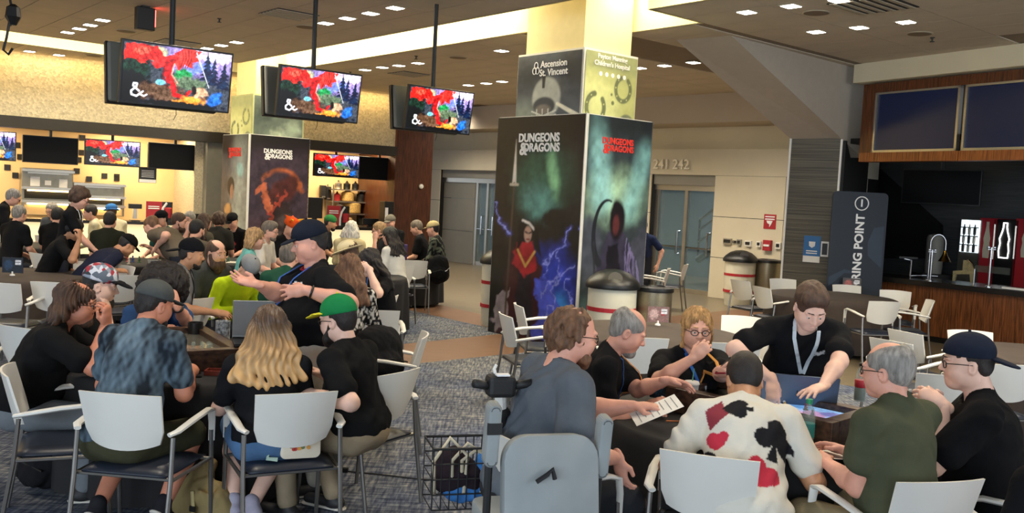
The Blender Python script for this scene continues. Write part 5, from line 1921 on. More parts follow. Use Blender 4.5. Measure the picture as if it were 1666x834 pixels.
for (x0, y0, x1, y1, lab) in ((521, 301, 529, 322, 'dark wall dispenser on the kitchen wall, left one'), (530, 303, 537, 325, 'dark wall dispenser on the kitchen wall, right one')):
    r, w, h = lunit('wall_dispenser', x0, y0, x1, y1, 2.0, lab, 'dispenser')
    MB().box((0, 0, h / 2), (w, 0.12, h)).build('body', M_darkmetal, r, bevel=0.01)
    MB().box((0, -0.05, h * .1), (w * .6, 0.06, h * .1)).build('spout', M_steel, r)
r, w, h = lunit('drink_cooler', 616, 328, 629, 372, 0.05, 'tall black cooler with white label against the wood wall', 'cooler')
r.location.z = 0.012
h = lpix(632, 328, .05)[1]
MB().box((0, -0.2, h / 2), (w, 0.3, h)).build('body', M_black, r, bevel=0.01)
MB().box((-w * .3, -.36, h - .3), (w * .3, 0.02, 0.3)).build('label_strip', M_ink, r)
s, z = lpix(685, 303, -0.06)
r = empty('wall_thermostat', lw(s, -0.075, z), L_ANG, label='round white speaker knob on the dark wood column', cat='thermostat')
MB().lathe([(0.05, 0), (0.05, 0.02), (0.02, 0.03)], seg=16).build('dial', M_whiteplastic, r).matrix_local = Matrix.Rotation(math.pi / 2, 4, 'X')
MB().lathe([(0.065, -0.01), (0.065, 0.004), (0.05, 0.006)], seg=16).build('ring', M_steel, r).matrix_local = Matrix.Rotation(math.pi / 2, 4, 'X')
# ================================================================== PEOPLE: smooth-blended bodies meshed from distance fields
def A3(v):
    return np.array([v[0], v[1], v[2]], float)


def n3(P, f, seed=0):
    x, y, z = P[..., 0] * f + seed * 1.37, P[..., 1] * f + seed * 2.11, P[..., 2] * f + seed * 0.73
    return (np.sin(x + 1.3 * np.sin(0.8 * y + seed)) * np.sin(y + 1.1 * np.sin(0.9 * z)) + np.sin(z + 1.2 * np.sin(0.7 * x)) * np.sin(1.6 * x + 0.9 * y)) * 0.5


class Field:
    def __init__(self):
        self.p = []
        self.disp = None

    def cone(self, a, b, ra, rb, k=0.03, flat=None, fs=1.0, op='add'):
        self.p.append(('cone', A3(a), A3(b), ra, rb, k, None if flat is None else A3(flat) / np.linalg.norm(A3(flat)), fs, op))
        return self

    def ell(self, c, r, R=None, k=0.03, op='add'):
        self.p.append(('ell', A3(c), A3(r), np.eye(3) if R is None else np.array(R), 0, k, None, 1, op))
        return self

    def cut(self, point, normal):
        """removes everything on the normal's side"""
        self.p.append(('cut', A3(point), A3(normal) / np.linalg.norm(A3(normal)), 0, 0, 0, None, 1, 'cut'))
        return self

    def _d(self, q, P):
        if q[0] == 'cone':
            _, a, b, ra, rb, k, n, fs, op = q
            ab = b - a
            L2 = ab @ ab + 1e-12
            w = P - a
            t = np.clip((w @ ab) / L2, 0, 1)
            w = w - t[..., None] * ab
            if n is not None:
                w = w + n * ((w @ n) * (1 / fs - 1))[..., None]
                return (np.sqrt((w * w).sum(-1)) - (ra + (rb - ra) * t)) * (0.5 + 0.5 * fs)
            return np.sqrt((w * w).sum(-1)) - (ra + (rb - ra) * t)
        _, c, r, R, _, k, _, _, op = q
        w = (P - c) @ R
        k0 = np.sqrt(((w / r) ** 2).sum(-1))
        k1 = np.sqrt(((w / (r * r)) ** 2).sum(-1)) + 1e-9
        return k0 * (k0 - 1) / k1

    def _box(self, q):
        if q[0] == 'cone':
            r = max(q[3], q[4])
            return np.minimum(q[1], q[2]) - r, np.maximum(q[1], q[2]) + r
        m = q[2].max()
        ext = np.sqrt(((np.abs(q[3]) * q[2][None, :]) ** 2).sum(1))
        return q[1] - ext, q[1] + ext

    def bounds(self):
        lo, hi = np.full(3, 9e9), np.full(3, -9e9)
        for q in self.p:
            if q[-1] == 'add':
                a, b = self._box(q)
                lo, hi = np.minimum(lo, a), np.maximum(hi, b)
        return lo, hi

    @staticmethod
    def _mix(F, d, k, op):
        if op == 'add':
            h = np.clip(0.5 + 0.5 * (F - d) / k, 0, 1)
            return F * (1 - h) + d * h - k * h * (1 - h)
        d = -d
        h = np.clip(0.5 - 0.5 * (F - d) / k, 0, 1)
        return F * (1 - h) + d * h + k * h * (1 - h)

    def eval(self, P):
        F = np.full(P.shape[:-1], 5.0)
        for q in self.p:
            if q[0] == 'cut':
                F = np.maximum(F, (P - q[1]) @ q[2])
            else:
                F = self._mix(F, self._d(q, P), q[5], q[-1])
        if self.disp:
            F = F + self.disp(P)
        return F

    def mesh(self, h):
        lo, hi = self.bounds()
        lo, hi = lo - 3 * h - 0.012, hi + 3 * h + 0.012
        n = np.ceil((hi - lo) / h).astype(int) + 1
        ax = [lo[i] + h * np.arange(n[i]) for i in range(3)]
        F = np.full(n, 0.5)
        for q in self.p:
            if q[0] == 'cut':
                v = ((ax[0] - q[1][0]) * q[2][0])[:, None, None] + ((ax[1] - q[1][1]) * q[2][1])[None, :, None] + ((ax[2] - q[1][2]) * q[2][2])[None, None, :]
                F = np.maximum(F, v)
                continue
            a, b = self._box(q)
            m = q[5] + 2 * h
            i0 = np.clip(np.floor((a - m - lo) / h).astype(int), 0, n - 1)
            i1 = np.clip(np.ceil((b + m - lo) / h).astype(int) + 1, 1, n)
            sl = tuple(slice(i0[i], i1[i]) for i in range(3))
            g = np.stack(np.meshgrid(ax[0][sl[0]], ax[1][sl[1]], ax[2][sl[2]], indexing='ij'), -1)
            if g.size == 0:
                continue
            F[sl] = self._mix(F[sl], self._d(q, g), q[5], q[-1])
        if self.disp:
            idx = np.argwhere(np.abs(F) < 0.05)
            P = lo + idx * h
            F[tuple(idx.T)] += self.disp(P)
        return surface(F, lo, h)


_CO = np.array([(i, j, k) for i in (0, 1) for j in (0, 1) for k in (0, 1)])
_ED = [(a, b) for a in range(8) for b in range(a + 1, 8) if np.abs(_CO[a] - _CO[b]).sum() == 1]


def surface(F, lo, h):
    s = F < 0
    nx, ny, nz = F.shape
    c = np.zeros((nx - 1, ny - 1, nz - 1), np.int8)
    for o in _CO:
        c += s[o[0]:nx - 1 + o[0], o[1]:ny - 1 + o[1], o[2]:nz - 1 + o[2]]
    act = (c > 0) & (c < 8)
    idx = np.argwhere(act)
    if len(idx) == 0:
        return np.zeros((0, 3)), np.zeros((0, 4), int)
    vals = np.stack([F[idx[:, 0] + o[0], idx[:, 1] + o[1], idx[:, 2] + o[2]] for o in _CO], 1)
    acc = np.zeros((len(idx), 3))
    cnt = np.zeros(len(idx))
    for a, b in _ED:
        fa, fb = vals[:, a], vals[:, b]
        m = (fa < 0) != (fb < 0)
        t = np.where(m, fa / (fa - fb + 1e-20), 0)
        acc += np.where(m[:, None], _CO[a] + t[:, None] * (_CO[b] - _CO[a]), 0)
        cnt += m
    verts = lo + (idx + acc / cnt[:, None]) * h
    vid = np.full(act.shape, -1, np.int64)
    vid[tuple(idx.T)] = np.arange(len(idx))
    faces = []
    for ax in range(3):
        sa = [slice(None)] * 3
        sb = [slice(None)] * 3
        sa[ax], sb[ax] = slice(0, -1), slice(1, None)
        d = s[tuple(sa)] != s[tuple(sb)]
        e = np.argwhere(d)
        o1, o2 = [(1, 2), (2, 0), (0, 1)][ax]
        ok = (e[:, o1] > 0) & (e[:, o2] > 0) & (e[:, o1] < F.shape[o1] - 1) & (e[:, o2] < F.shape[o2] - 1)
        e = e[ok]
        if not len(e):
            continue

        def cell(d1, d2):
            q = e.copy()
            q[:, o1] -= d1
            q[:, o2] -= d2
            return vid[q[:, 0], q[:, 1], q[:, 2]]
        quad = np.stack([cell(1, 1), cell(0, 1), cell(0, 0), cell(1, 0)], 1)
        flip = ~s[e[:, 0], e[:, 1], e[:, 2]]
        quad[flip] = quad[flip][:, ::-1]
        faces.append(quad)
    f = np.concatenate(faces)
    f = f[(f >= 0).all(1)]
    return verts, f


def field_object(name, fld, h, material, parent, paint=None):
    v, f = fld.mesh(h)
    me = bpy.data.meshes.new(name)
    set_mesh(me, v, f)
    if paint is not None:
        a = me.color_attributes.new('Col', 'FLOAT_COLOR', 'POINT')
        co = np.empty(len(me.vertices) * 3, np.float32)
        me.vertices.foreach_get('co', co)
        c4 = np.ones((len(me.vertices), 4), np.float32)
        c4[:, :3] = paint(co.reshape(-1, 3))
        a.data.foreach_set('color', c4.ravel())
    return link_mesh(name, me, material, parent, smooth=True)


def rotm(yaw=0, pitch=0, roll=0):
    """columns right, forward, up: yaw left positive, pitch = nod down positive"""
    return np.array(Matrix.Rotation(yaw, 3, 'Z') @ Matrix.Rotation(-pitch, 3, 'X') @ Matrix.Rotation(roll, 3, 'Y'))


def ico(c, r, sub=2):
    bm = bmesh.new()
    bmesh.ops.create_icosphere(bm, subdivisions=sub, radius=1)
    v = np.array([x.co[:] for x in bm.verts]) * np.array(r) + np.array(c)
    f = [[q.index for q in x.verts] for x in bm.faces]
    bm.free()
    return v, f


SKIN = {'fair': '#d9a48c', 'pale': '#e2b7a2', 'pink': '#d59a84', 'tan': '#bf8a66', 'brown': '#8a5a40', 'ruddy': '#c98468'}
HAIRC = {'brown': '#4a3324', 'dark': '#1f1815', 'black': '#141112', 'grey': '#8c8780', 'white': '#d9d2c2', 'blond': '#b48a55', 'lightbrown': '#6b4a32', 'ginger': '#8f5c38', 'sand': '#9a7a52', 'greybrown': '#6d6256'}


def skin_mat(k):
    return mat('skin_' + k, srgb(SKIN[k]), 0.5, noise=0.10, nscale=14, bump=0.04, bscale=160, spec=0.4)


def hair_mat(k):
    return mat('hair_' + k, srgb(HAIRC[k]), 0.55, noise=0.45, nscale=9, stretch=(6, 6, 1.4), bump=0.5, bscale=70)


def cloth_mat(hexc, nz=0.12):
    return mat('fabric_' + hexc, srgb(hexc), 0.92, noise=nz, nscale=7, bump=0.45, bscale=24, spec=0.12)


M_eye = mat('eye_white', srgb('#d8d2ca'), 0.25, noise=0.02)
M_iris = mat('eye_iris', srgb('#2c1f18'), 0.2, noise=0.02)
M_shoe = mat('dark_shoe', srgb('#1d1c1e'), 0.6, noise=0.1)
M_sole = mat('pale_sole', srgb('#c9c4b8'), 0.7, noise=0.1)
M_glasses = mat('spectacle_frame', srgb('#17130f'), 0.35, noise=0.05)
M_lens = mat('spectacle_lens', srgb('#c9ccd0'), 0.05, alpha=0.18)
M_tie = mat('painted_fabric', (0.5, 0.5, 0.5), 0.92, attr=True, spec=0.12, bump=0.4, bscale=24)


def head_field(hc, R, k, mouth=0.0, gaunt=1.0, jaw=1.0):
    """head about 0.243 tall before scaling"""
    F = Field()
    T = lambda x, y, z: A3(hc) + R @ np.array([x, y, z]) * k
    S = lambda *r: np.array(r) * k
    F.ell(T(0, -.018, .040), S(.077, .098, .088), R, .02)
    F.ell(T(0, .020, -.030), S(.061 * jaw, .074, .080), R, .04)
    F.ell(T(0, .052, -.088), S(.034 * jaw, .032, .026), R, .035)
    for s in (-1, 1):
        F.ell(T(s * .042 * jaw, .045, -.03), S(.027, .034, .034), R, .03)
        F.ell(T(s * .048 * jaw, .0, -.062), S(.02, .04, .028), R, .03)
        F.ell(T(s * .030, .078, .030), S(.027, .014, .010), R, .012)
        F.ell(T(s * .031, .100, .006), S(.017, .018, .0125), R, .010, 'sub')
        F.ell(T(s * .031, .073, .006), S(.0145, .0145, .0135), R, .004)
        F.ell(T(s * .078, -.012, -.008), S(.010, .021, .032), R @ rotm(s * -.35), .006)
        F.ell(T(s * .086, -.006, -.006), S(.006, .011, .018), R @ rotm(s * -.35), .004, 'sub')
        F.ell(T(s * .012, .096, -.024), S(.009, .010, .008), R, .006)
    F.cone(T(0, .084, .020), T(0, .107, -.020), .0075 * k, .0115 * k, .010)
    F.ell(T(0, .082, -.050), S(.023, .013, .0065), R, .006)
    F.ell(T(0, .0805, -.0625), S(.020, .012, .0068), R, .006)
    F.ell(T(0, .100, -.0565), S(.021, .013, .0022 + .006 * mouth), R, .003, 'sub')
    return F, T


def hand_field(F, w, d, n, side, k, curl, spread=0.0, thumb_in=0.3):
    """w wrist, d finger direction, n palm normal (fingers curl towards it), side = thumb side"""
    d = d / np.linalg.norm(d)
    n = n - d * (n @ d)
    n = n / np.linalg.norm(n)
    sd = np.cross(d, n) * side
    F.cone(w - d * .02 * k, w + d * .05 * k, .026 * k, .036 * k, .012 * k, n, .62)
    F.cone(w + d * .04 * k, w + d * .085 * k, .036 * k, .036 * k, .012 * k, n, .46)
    for i, (o, L) in enumerate(((.029, .070), (.0095, .082), (-.0105, .077), (-.029, .058))):
        p = w + d * (.088 - .004 * abs(i - 1.2)) * k + sd * o * k
        dr = d + sd * spread * (1.2 - i) * 0.22
        dr = dr / np.linalg.norm(dr)
        a = 0.0
        r = .0088 * k
        for s, fr in enumerate((.46, .30, .24)):
            a += curl * (0.75, 1.15, 0.8)[s]
            q = p + (dr * math.cos(a) + n * math.sin(a)) * L * fr * k
            F.cone(p, q, r, r * .93, .004 * k)
            p, r = q, r * .92
    b = w + d * .022 * k + sd * .022 * k
    m = b + (d * .55 + sd * .62 * (1 - thumb_in) + n * (.25 + .6 * thumb_in)) * .048 * k
    t = m + (d * .85 + sd * .1 * (1 - thumb_in) + n * .2) * .036 * k
    F.cone(b, m, .0145 * k, .0115 * k, .010 * k)
    F.cone(m, t, .0110 * k, .0090 * k, .004 * k)


def ik(S, T, l1, l2, hint):
    S, T = np.array(S, float), np.array(T, float)
    d = T - S
    L = np.linalg.norm(d)
    if L > (l1 + l2) * .985:
        T = S + d / L * (l1 + l2) * .985
        d = T - S
        L = np.linalg.norm(d)
    if L < 0.12:
        d = d / (L + 1e-9) * 0.12
        T = S + d
        L = 0.12
    u = d / L
    h = np.array(hint, float)
    h = h - u * (h @ u)
    h = h / (np.linalg.norm(h) + 1e-9)
    a = (l1 * l1 - l2 * l2 + L * L) / (2 * L)
    b = math.sqrt(max(0.0, l1 * l1 - a * a))
    return S + u * a + h * b, T


PEOPLE = []


def person(label, head, D, yaw, pose='sit', lean=12, side=0, hyaw=0, hpitch=10, hroll=0, s=1.0, g=1.0, belly=1.0, skin='fair', hair='short', hairc='brown',
           shirt='#1a1a1b', sleeve=0.55, pants='#2a2c33', shorts=False, hat=None, beard=None, glasses=False, arms=None, lod=2, lany=None, paint=None, seat=0.52,
           legs=None, shoes='dark', hem=None, mouth=0.0, watch=None, long_sleeve=False, group=None, collar=None, foot=True, jaw=1.0, logo_=None, feet_y=0.38, bust=0.0, lanz=-.10):
    lodp = {0: (.0095, .0052, .0036), 1: (.015, .0085, .0055), 2: (.022, .012, .0075)}[lod]
    hb, hh_, hd = lodp
    wh = at(head[0], head[1], D)
    ya = math.radians(yaw)
    th, ph = math.radians(lean), math.radians(side)
    zh = seat if pose == 'sit' else 0.93 * s
    # spine: lower part leans less than the upper part
    def dirs(t):
        q = th * (0.75 + 0.5 * t)
        M = np.array(Matrix.Rotation(ph, 3, 'Y') @ Matrix.Rotation(-q, 3, 'X'))
        return M
    base = np.array([0, 0, zh])
    hq = math.radians(hpitch)
    need = wh.z
    tl = s
    for _ in range(6):
        M0, M1 = dirs(0), dirs(1)
        waist = base + M0 @ np.array([0, 0, .20 * tl])
        chest = waist + (dirs(.6)) @ np.array([0, 0, .17 * tl])
        neck = chest + M1 @ np.array([0, 0, .165 * tl])
        nd = M1 @ np.array([0, 0, 1.0]) * .75 + np.array([0, 0, .25])
        nd = nd / np.linalg.norm(nd)
        hk = 0.99 * (0.6 * s + 0.4)
        hc = neck + nd * .135 * hk + M1 @ np.array([0, .028, 0]) * hk + np.array([0, math.sin(hq) * .03, .01])
        err = need - (hc[2] + 0.013)
        tl = float(np.clip(tl + err / (.54 * max(.35, math.cos(th))), .78 * s, 1.28 * s))
    rz = np.array(Matrix.Rotation(ya, 3, 'Z'))
    off = rz @ hc
    loc = V(wh.x - off[0], wh.y - off[1], 0.013)
    root = empty('person', loc, ya, label=label, cat='person', group=group)
    inv = np.array(Matrix.Rotation(-ya, 3, 'Z'))
    to_local = lambda w: inv @ (A3(w) - A3(loc))
    R1 = dirs(1)
    Rc = dirs(.6)
    sw = .178 * s * (1 + .25 * (g - 1))
    shR = neck + R1 @ np.array([sw, 0, -.065 * s])
    shL = neck + R1 @ np.array([-sw, 0, -.065 * s])
    l1, l2 = .285 * s, .255 * s
    ag = 1 + .55 * (g - 1)
    arms = arms or {}
    hands = {}
    for sd, sh in (('R', shR), ('L', shL)):
        sg = 1 if sd == 'R' else -1
        a = dict(arms.get(sd, {}))
        if 'px' in a:
            T = to_local(at(*a['px']))
        elif 'to' in a:
            T = np.array(a['to'], float)
        elif pose == 'sit':
            T = np.array([sg * .13, .36 + .1 * math.sin(th), .70])
        else:
            T = np.array([sg * .26 * (1 + .4 * (g - 1)), .06, zh - .08])
        hint = np.array(a.get('hint', (sg * .40, -.35, -1.0) if pose == 'sit' else (sg * .8, -.5, -.6)), float)
        el, T = ik(sh, T, l1, l2, hint)
        fd = (T - el) / np.linalg.norm(T - el)
        hdv = np.array(a['dir'], float) if 'dir' in a else fd
        if 'wdir' in a:
            hdv = inv @ np.array(a['wdir'], float)
        pn = np.array(a['palm'], float) if 'palm' in a else np.array([-sg * .6, 0, -.8])
        if 'wpalm' in a:
            pn = inv @ np.array(a['wpalm'], float)
        hands[sd] = (sh, el, T, hdv / np.linalg.norm(hdv), pn, a.get('curl', .35), a.get('spread', .3), sg)
    legs = legs or {}
    LG = {}
    for sd, sg in (('R', 1), ('L', -1)):
        hip = base + np.array([sg * .092 * s, .0, -.01])
        if pose == 'sit':
            kn = np.array(legs.get('k' + sd, (sg * .15 * (1 + .5 * (g - 1)), .43 * s, .51)))
            an = np.array(legs.get('a' + sd, (sg * .14, feet_y, .085)))
        else:
            kn = np.array(legs.get('k' + sd, (sg * .105, .03, .49 * s)))
            an = np.array(legs.get('a' + sd, (sg * .11, -.01, .085)))
        LG[sd] = (hip, kn, an, sg)

    # ---- body (skin)
    B = Field()
    B.ell(base + np.array([0, 0, .04]), (.125 * g, .085 * g, .10), None, .03)
    B.ell(waist, (.105 * g, .070 * g, .15 * tl), dirs(.3), .03)
    B.ell(chest, (.125 * s * (1 + .5 * (g - 1)), .078 * s * (1 + .5 * (g - 1)), .15 * tl), Rc, .03)
    B.cone(shL, shR, .045 * s, .045 * s, .05)
    nr = .052 * hk * (1 + .35 * (g - 1))
    B.cone(neck + R1 @ np.array([0, -.012, -.03]), hc + R1 @ np.array([0, -.022, -.05]), nr * 1.12, nr * .98, .03)
    for sd in 'RL':
        sh, el, T, hdv, pn, cu, sp, sg = hands[sd]
        B.cone(sh, el, .048 * ag * s, .040 * ag * s, .03)
        md = el + (T - el) * .35
        B.cone(el, md, .040 * ag * s, .041 * ag * s, .025)
        B.cone(md, T, .040 * ag * s, .0265 * s, .02)
        hip, kn, an, _ = LG[sd]
        B.cone(hip, kn, .072 * g ** .7, .054 * g ** .5, .03)
        mk = kn + (an - kn) * .35
        B.cone(kn, mk, .052 * g ** .4, .054 * g ** .5, .03)
        B.cone(mk, an, .053 * g ** .5, .036, .03)
    pieces = [(*B.mesh(hb * 1.15), 0)]
    Rh = R1 * 0 + np.array(Matrix.Rotation(math.radians(hyaw), 3, 'Z') @ Matrix.Rotation(-math.radians(hpitch), 3, 'X') @ Matrix.Rotation(math.radians(hroll), 3, 'Y'))
    HF, HT = head_field(hc, Rh, hk, mouth, jaw=jaw * (1 + .25 * (g - 1)))
    HF.cone(neck + R1 @ np.array([0, -.012, .0]), hc + Rh @ np.array([0, -.024, -.05]) * hk, nr * 1.05, nr * .97, .025)
    pieces.append((*HF.mesh(hh_), 0))
    for sd in 'RL':
        sh, el, T, hdv, pn, cu, sp, sg = hands[sd]
        HD = Field()
        HD.cone(T - (T - el) / np.linalg.norm(T - el) * .05, T, .027 * s, .025 * s, .01)
        hand_field(HD, T, hdv, pn, sg, s * .98, cu, sp)
        pieces.append((*HD.mesh(hd), 0))
    for sg in (-1, 1):
        v, f = ico(HT(sg * .031, .0775, .0045), (.0125 * hk,) * 3, 2)
        pieces.append((v, f, 1))
        v, f = ico(HT(sg * .031, .0865, .0025), (.0058 * hk,) * 3, 1)
        pieces.append((v, f, 2))
        E = Field()
        E.cone(HT(sg * .014, .094, .0315), HT(sg * .047, .084, .034), .0038 * hk, .003 * hk, .004)
        E.ell(HT(sg * .031, .0775, .0125), np.array((.0150, .0150, .0085)) * hk, Rh, .003)
        if hpitch > 22:
            pass
        vv, ff = E.mesh(.004)
        pieces.append((vv, ff, 0))
        E2 = Field()
        E2.cone(HT(sg * .014, .0945, .0335), HT(sg * .047, .085, .036), .0042 * hk, .003 * hk, .004)
        vv, ff = E2.mesh(.004)
        pieces.append((vv, ff, 3))
    L_ = Field()
    L_.ell(HT(0, .0838, -.0505), np.array((.0195, .0125, .0052)) * hk, Rh, .003)
    L_.ell(HT(0, .0823, -.0625), np.array((.0175, .0115, .0055)) * hk, Rh, .003)
    vv, ff = L_.mesh(.004)
    pieces.append((vv, ff, 4))
    V_, Fq, MI = [], [], []
    o = 0
    for (v, f, m) in pieces:
        V_.append(np.asarray(v))
        Fq += [tuple(int(x) + o for x in q) for q in f]
        MI += [m] * len(f)
        o += len(v)
    me = bpy.data.meshes.new('body')
    me.from_pydata(np.concatenate(V_).tolist(), [], Fq)
    sk = skin_mat(skin)
    lipc = tuple(np.array(srgb(SKIN[skin])) * np.array([.82, .58, .58]))
    for m in (sk, M_eye, M_iris, hair_mat(hairc if hair != 'bald' else 'brown'), mat('lip_' + skin, lipc, .4, noise=.05)):
        me.materials.append(m)
    me.polygons.foreach_set('material_index', MI)
    me.update()
    link_mesh('body', me, None, root, smooth=True)

    # ---- shirt
    S = Field()
    sf = .013
    S.ell(base + np.array([0, 0.005, .06]), (.158 * g + sf, .120 * g + sf, .13), None, .06)
    S.ell(waist + dirs(.3) @ np.array([0, .028 * g * belly, -.01]), (.142 * g * (0.5 + .5 * belly) + sf, .112 * g * belly + sf, .17 * tl), dirs(.3), .07)
    S.ell(chest + Rc @ np.array([0, .008, 0]), (.152 * s * (1 + .62 * (g - 1)) + sf, .108 * s * (1 + .62 * (g - 1)) + sf, .165 * tl), Rc, .07)
    if bust:
        for sg in (-1, 1):
            S.ell(chest + Rc @ np.array([sg * .07, .09, 0.0]), (.065, .05, .06), Rc, .05)
    S.cone(shL, shR, .053 * s + sf * .5, .053 * s + sf * .5, .06)
    S.cone(shL + (neck - shL) * .25, neck + R1 @ np.array([-.02, -.015, .012]), .048 * s, .05 * s, .05)
    S.cone(shR + (neck - shR) * .25, neck + R1 @ np.array([.02, -.015, .012]), .048 * s, .05 * s, .05)
    for sd in 'RL':
        sh, el, T, *_ = hands[sd]
        if long_sleeve:
            S.cone(sh, el, .058 * ag * s, .050 * ag * s, .035)
            S.cone(el, el + (T - el) * .9, .050 * ag * s, .038 * s, .03)
        else:
            se = sh + (el - sh) * (sleeve + .12)
            S.cone(sh, se, .061 * ag * s, .064 * ag * s, .035)
            dd = (el - sh) / np.linalg.norm(el - sh)
            S.cone(se, se + dd * .006, .064 * ag * s, .0645 * ag * s, .01)
    nk = neck + R1 @ np.array([0, .012, .01])
    S.cone(nk, nk + nd * .10 + R1 @ np.array([0, .02, 0]), nr * 1.22, nr * 1.45, .012, op='sub')
    seed = len(PEOPLE) * 3.1
    amp = .008 if lod == 0 else .005

    def folds(P):
        return amp * .7 * n3(P, 19, seed) + amp * .35 * n3(P, 47, seed + 1) + amp * 1.1 * np.sin(P[..., 2] * 55 + 9 * np.sin(P[..., 0] * 9 + seed) + 7 * P[..., 1]) * n3(P, 9, seed + 4)
    S.disp = folds
    hz = base[2] - (.07 if pose == 'sit' else .10) if hem is None else hem
    S.cut((0, 0, hz), (0, 0, -1))
    smat = M_tie if paint else cloth_mat(shirt)
    pf = None
    if paint:
        fr = dict(chest=chest, Rc=Rc, waist=waist, neck=neck, R1=R1, base=base, seed=seed, col=np.array(srgb(shirt)))
        pf = lambda co: paint(co, fr)
    sh_o = field_object('shirt', S, hb * (.8 if paint and lod == 0 else 1.0), smat, root, pf)
    if collar:
        MB().tube([neck + R1 @ np.array([math.cos(t) * nr * 1.2, math.sin(t) * nr * 1.2 + .005, .004 - .022 * max(0, math.sin(t))]) for t in np.linspace(0, 2 * math.pi, 17)[:-1]], .011, 6, closed=True).build('collar', cloth_mat(collar), sh_o, smooth=True)

    # ---- trousers or shorts, shoes
    P_ = Field()
    P_.ell(base + np.array([0, -.005, .02]), (.160 * g, .122 * g, .115), None, .05)
    for sd in 'RL':
        hip, kn, an, sg = LG[sd]
        if shorts:
            e = hip + (kn - hip) * .93
            P_.cone(hip, e, .088 * g ** .7, .080 * g ** .5, .035)
        else:
            P_.cone(hip, kn, .086 * g ** .7, .066 * g ** .5, .035)
            P_.cone(kn, an + np.array([0, 0, .02]), .064 * g ** .5, .056, .03)
    P_.disp = lambda P: .004 * n3(P, 22, seed + 2)
    field_object('shorts' if shorts else 'trousers', P_, hb * 1.2, cloth_mat(pants), root)
    if foot:
        for sd in 'RL':
            hip, kn, an, sg = LG[sd]
            fdir = np.array([0, 1.0, 0])
            fl = legs.get('f' + sd)
            if fl is not None:
                fdir = np.array(fl, float) / np.linalg.norm(fl)
            hp = an + np.array([0, 0, -.045]) - fdir * .04
            FS = Field()
            FS.cone(hp, hp + fdir * .20, .040, .036, .02, (0, 0, 1), .9)
            FS.cone(an + np.array([0, 0, .02]), hp + fdir * .03, .043, .042, .02)
            sm = M_shoe if shoes == 'dark' else cloth_mat(shoes)
            so = field_object('shoe', FS, .008 if lod == 0 else .013, sm, root)
            SO = Field()
            up = np.array([0, 0, 1.0]) - fdir * fdir[2]
            SO.cone(hp - up * .030 - fdir * .01, hp - up * .030 + fdir * .21, .041, .040, .01, up, .32)
            field_object('sole', SO, .007 if lod == 0 else .011, M_sole if shoes != 'dark' or lod == 0 else M_shoe, so)

    # ---- hair
    K = hk
    hm = hair_mat(hairc)
    SS = lambda *r: np.array(r) * K
    if hair not in (None, 'bald'):
        Hf = Field()
        fine = hh_ * 1.2
        amp2, fr2 = (.0016 if hair in ('thin', 'balding', 'fade') else .004), 70
        if hair in ('short', 'fade', 'swept', 'balding', 'thin'):
            vol = {'short': .010, 'fade': .008, 'swept': .011, 'balding': .008, 'thin': .006}[hair]
            if hat:
                vol = .002
            Hf.ell(HT(0, -.022, .044), SS(.078 + vol, .099 + vol, .090 + vol), Rh, .02)
            Hf.ell(HT(0, -.06, -.01), SS(.064 + vol * .6, .044 + vol * .5, .06), Rh, .03)
            if hair == 'swept':
                Hf.ell(HT(0, .030, .100), SS(.062, .050, .032), Rh, .03)
                Hf.ell(HT(.028, .042, .092), SS(.045, .032, .030), Rh, .03)
            Hf.ell(HT(0, .128, -.014), SS(.094, .088, .104), Rh, .012, 'sub')
            for sg in (-1, 1):
                Hf.ell(HT(sg * .09, .03, -.055), SS(.035, .045, .06), Rh, .012, 'sub')
                Hf.ell(HT(sg * .088, -.012, -.012), SS(.02, .024, .036), Rh, .008, 'sub')
            if hair in ('balding', 'thin'):
                Hf.ell(HT(0, .03, .135), SS(.062, .105, .075), Rh, .015, 'sub')
            Hf.cut(HT(0, -.05, -.075), Rh @ np.array([0, .1, -1.0]))
        elif hair == 'curly':
            Hf.ell(HT(0, -.03, .05), SS(.105, .115, .100), Rh, .03)
            Hf.ell(HT(0, -.075, -.01), SS(.088, .06, .075), Rh, .04)
            for sg in (-1, 1):
                Hf.ell(HT(sg * .075, -.03, .0), SS(.035, .055, .07), Rh, .03)
            Hf.ell(HT(0, .13, -.02), SS(.085, .085, .095), Rh, .015, 'sub')
            amp2, fr2 = .016, 54
        elif hair == 'curlybald':
            Hf.ell(HT(0, -.04, .04), SS(.100, .105, .090), Rh, .03)
            Hf.ell(HT(0, -.075, -.02), SS(.09, .06, .075), Rh, .04)
            Hf.ell(HT(0, .10, .02), SS(.082, .085, .13), Rh, .02, 'sub')
            amp2, fr2 = .019, 50
        elif hair == 'afro':
            Hf.ell(HT(0, -.03, .06), SS(.175, .165, .150), Rh, .03)
            for sg in (-1, 1):
                Hf.ell(HT(sg * .11, -.03, -.02), SS(.085, .10, .12), Rh, .05)
            Hf.ell(HT(0, .15, -.04), SS(.075, .11, .085), Rh, .02, 'sub')
            amp2, fr2 = .016, 55
        elif hair in ('long', 'longbald', 'pony', 'bob'):
            Hf.ell(HT(0, -.022, .045), SS(.090, .110, .098), Rh, .02)
            L = {'long': .30, 'longbald': .13, 'pony': .0, 'bob': .12}[hair]
            if L:
                bd_ = -R1[:, 2] * .8 + np.array([0, 0, -.45])
                bd_ = bd_ / np.linalg.norm(bd_)
                for i in range(-4, 5):
                    a = HT(i * .020, -.075 + .006 * abs(i) ** 1.3, .0)
                    wd = Rh @ np.array([i * (.011 if hair == 'long' else .005), 0, 0])
                    out = R1 @ np.array([0, -.075, 0]) * (1 if hair == 'long' else .25)
                    mid = a + bd_ * L * .45 + wd * 1.2 + out * .75
                    Hf.cone(a, mid, .036 * K, .032 * K, .025)
                    Hf.cone(mid, a + bd_ * L * (1.0 - .03 * abs(i)) + wd * 2.4 + out, .032 * K, .024 * K, .02)
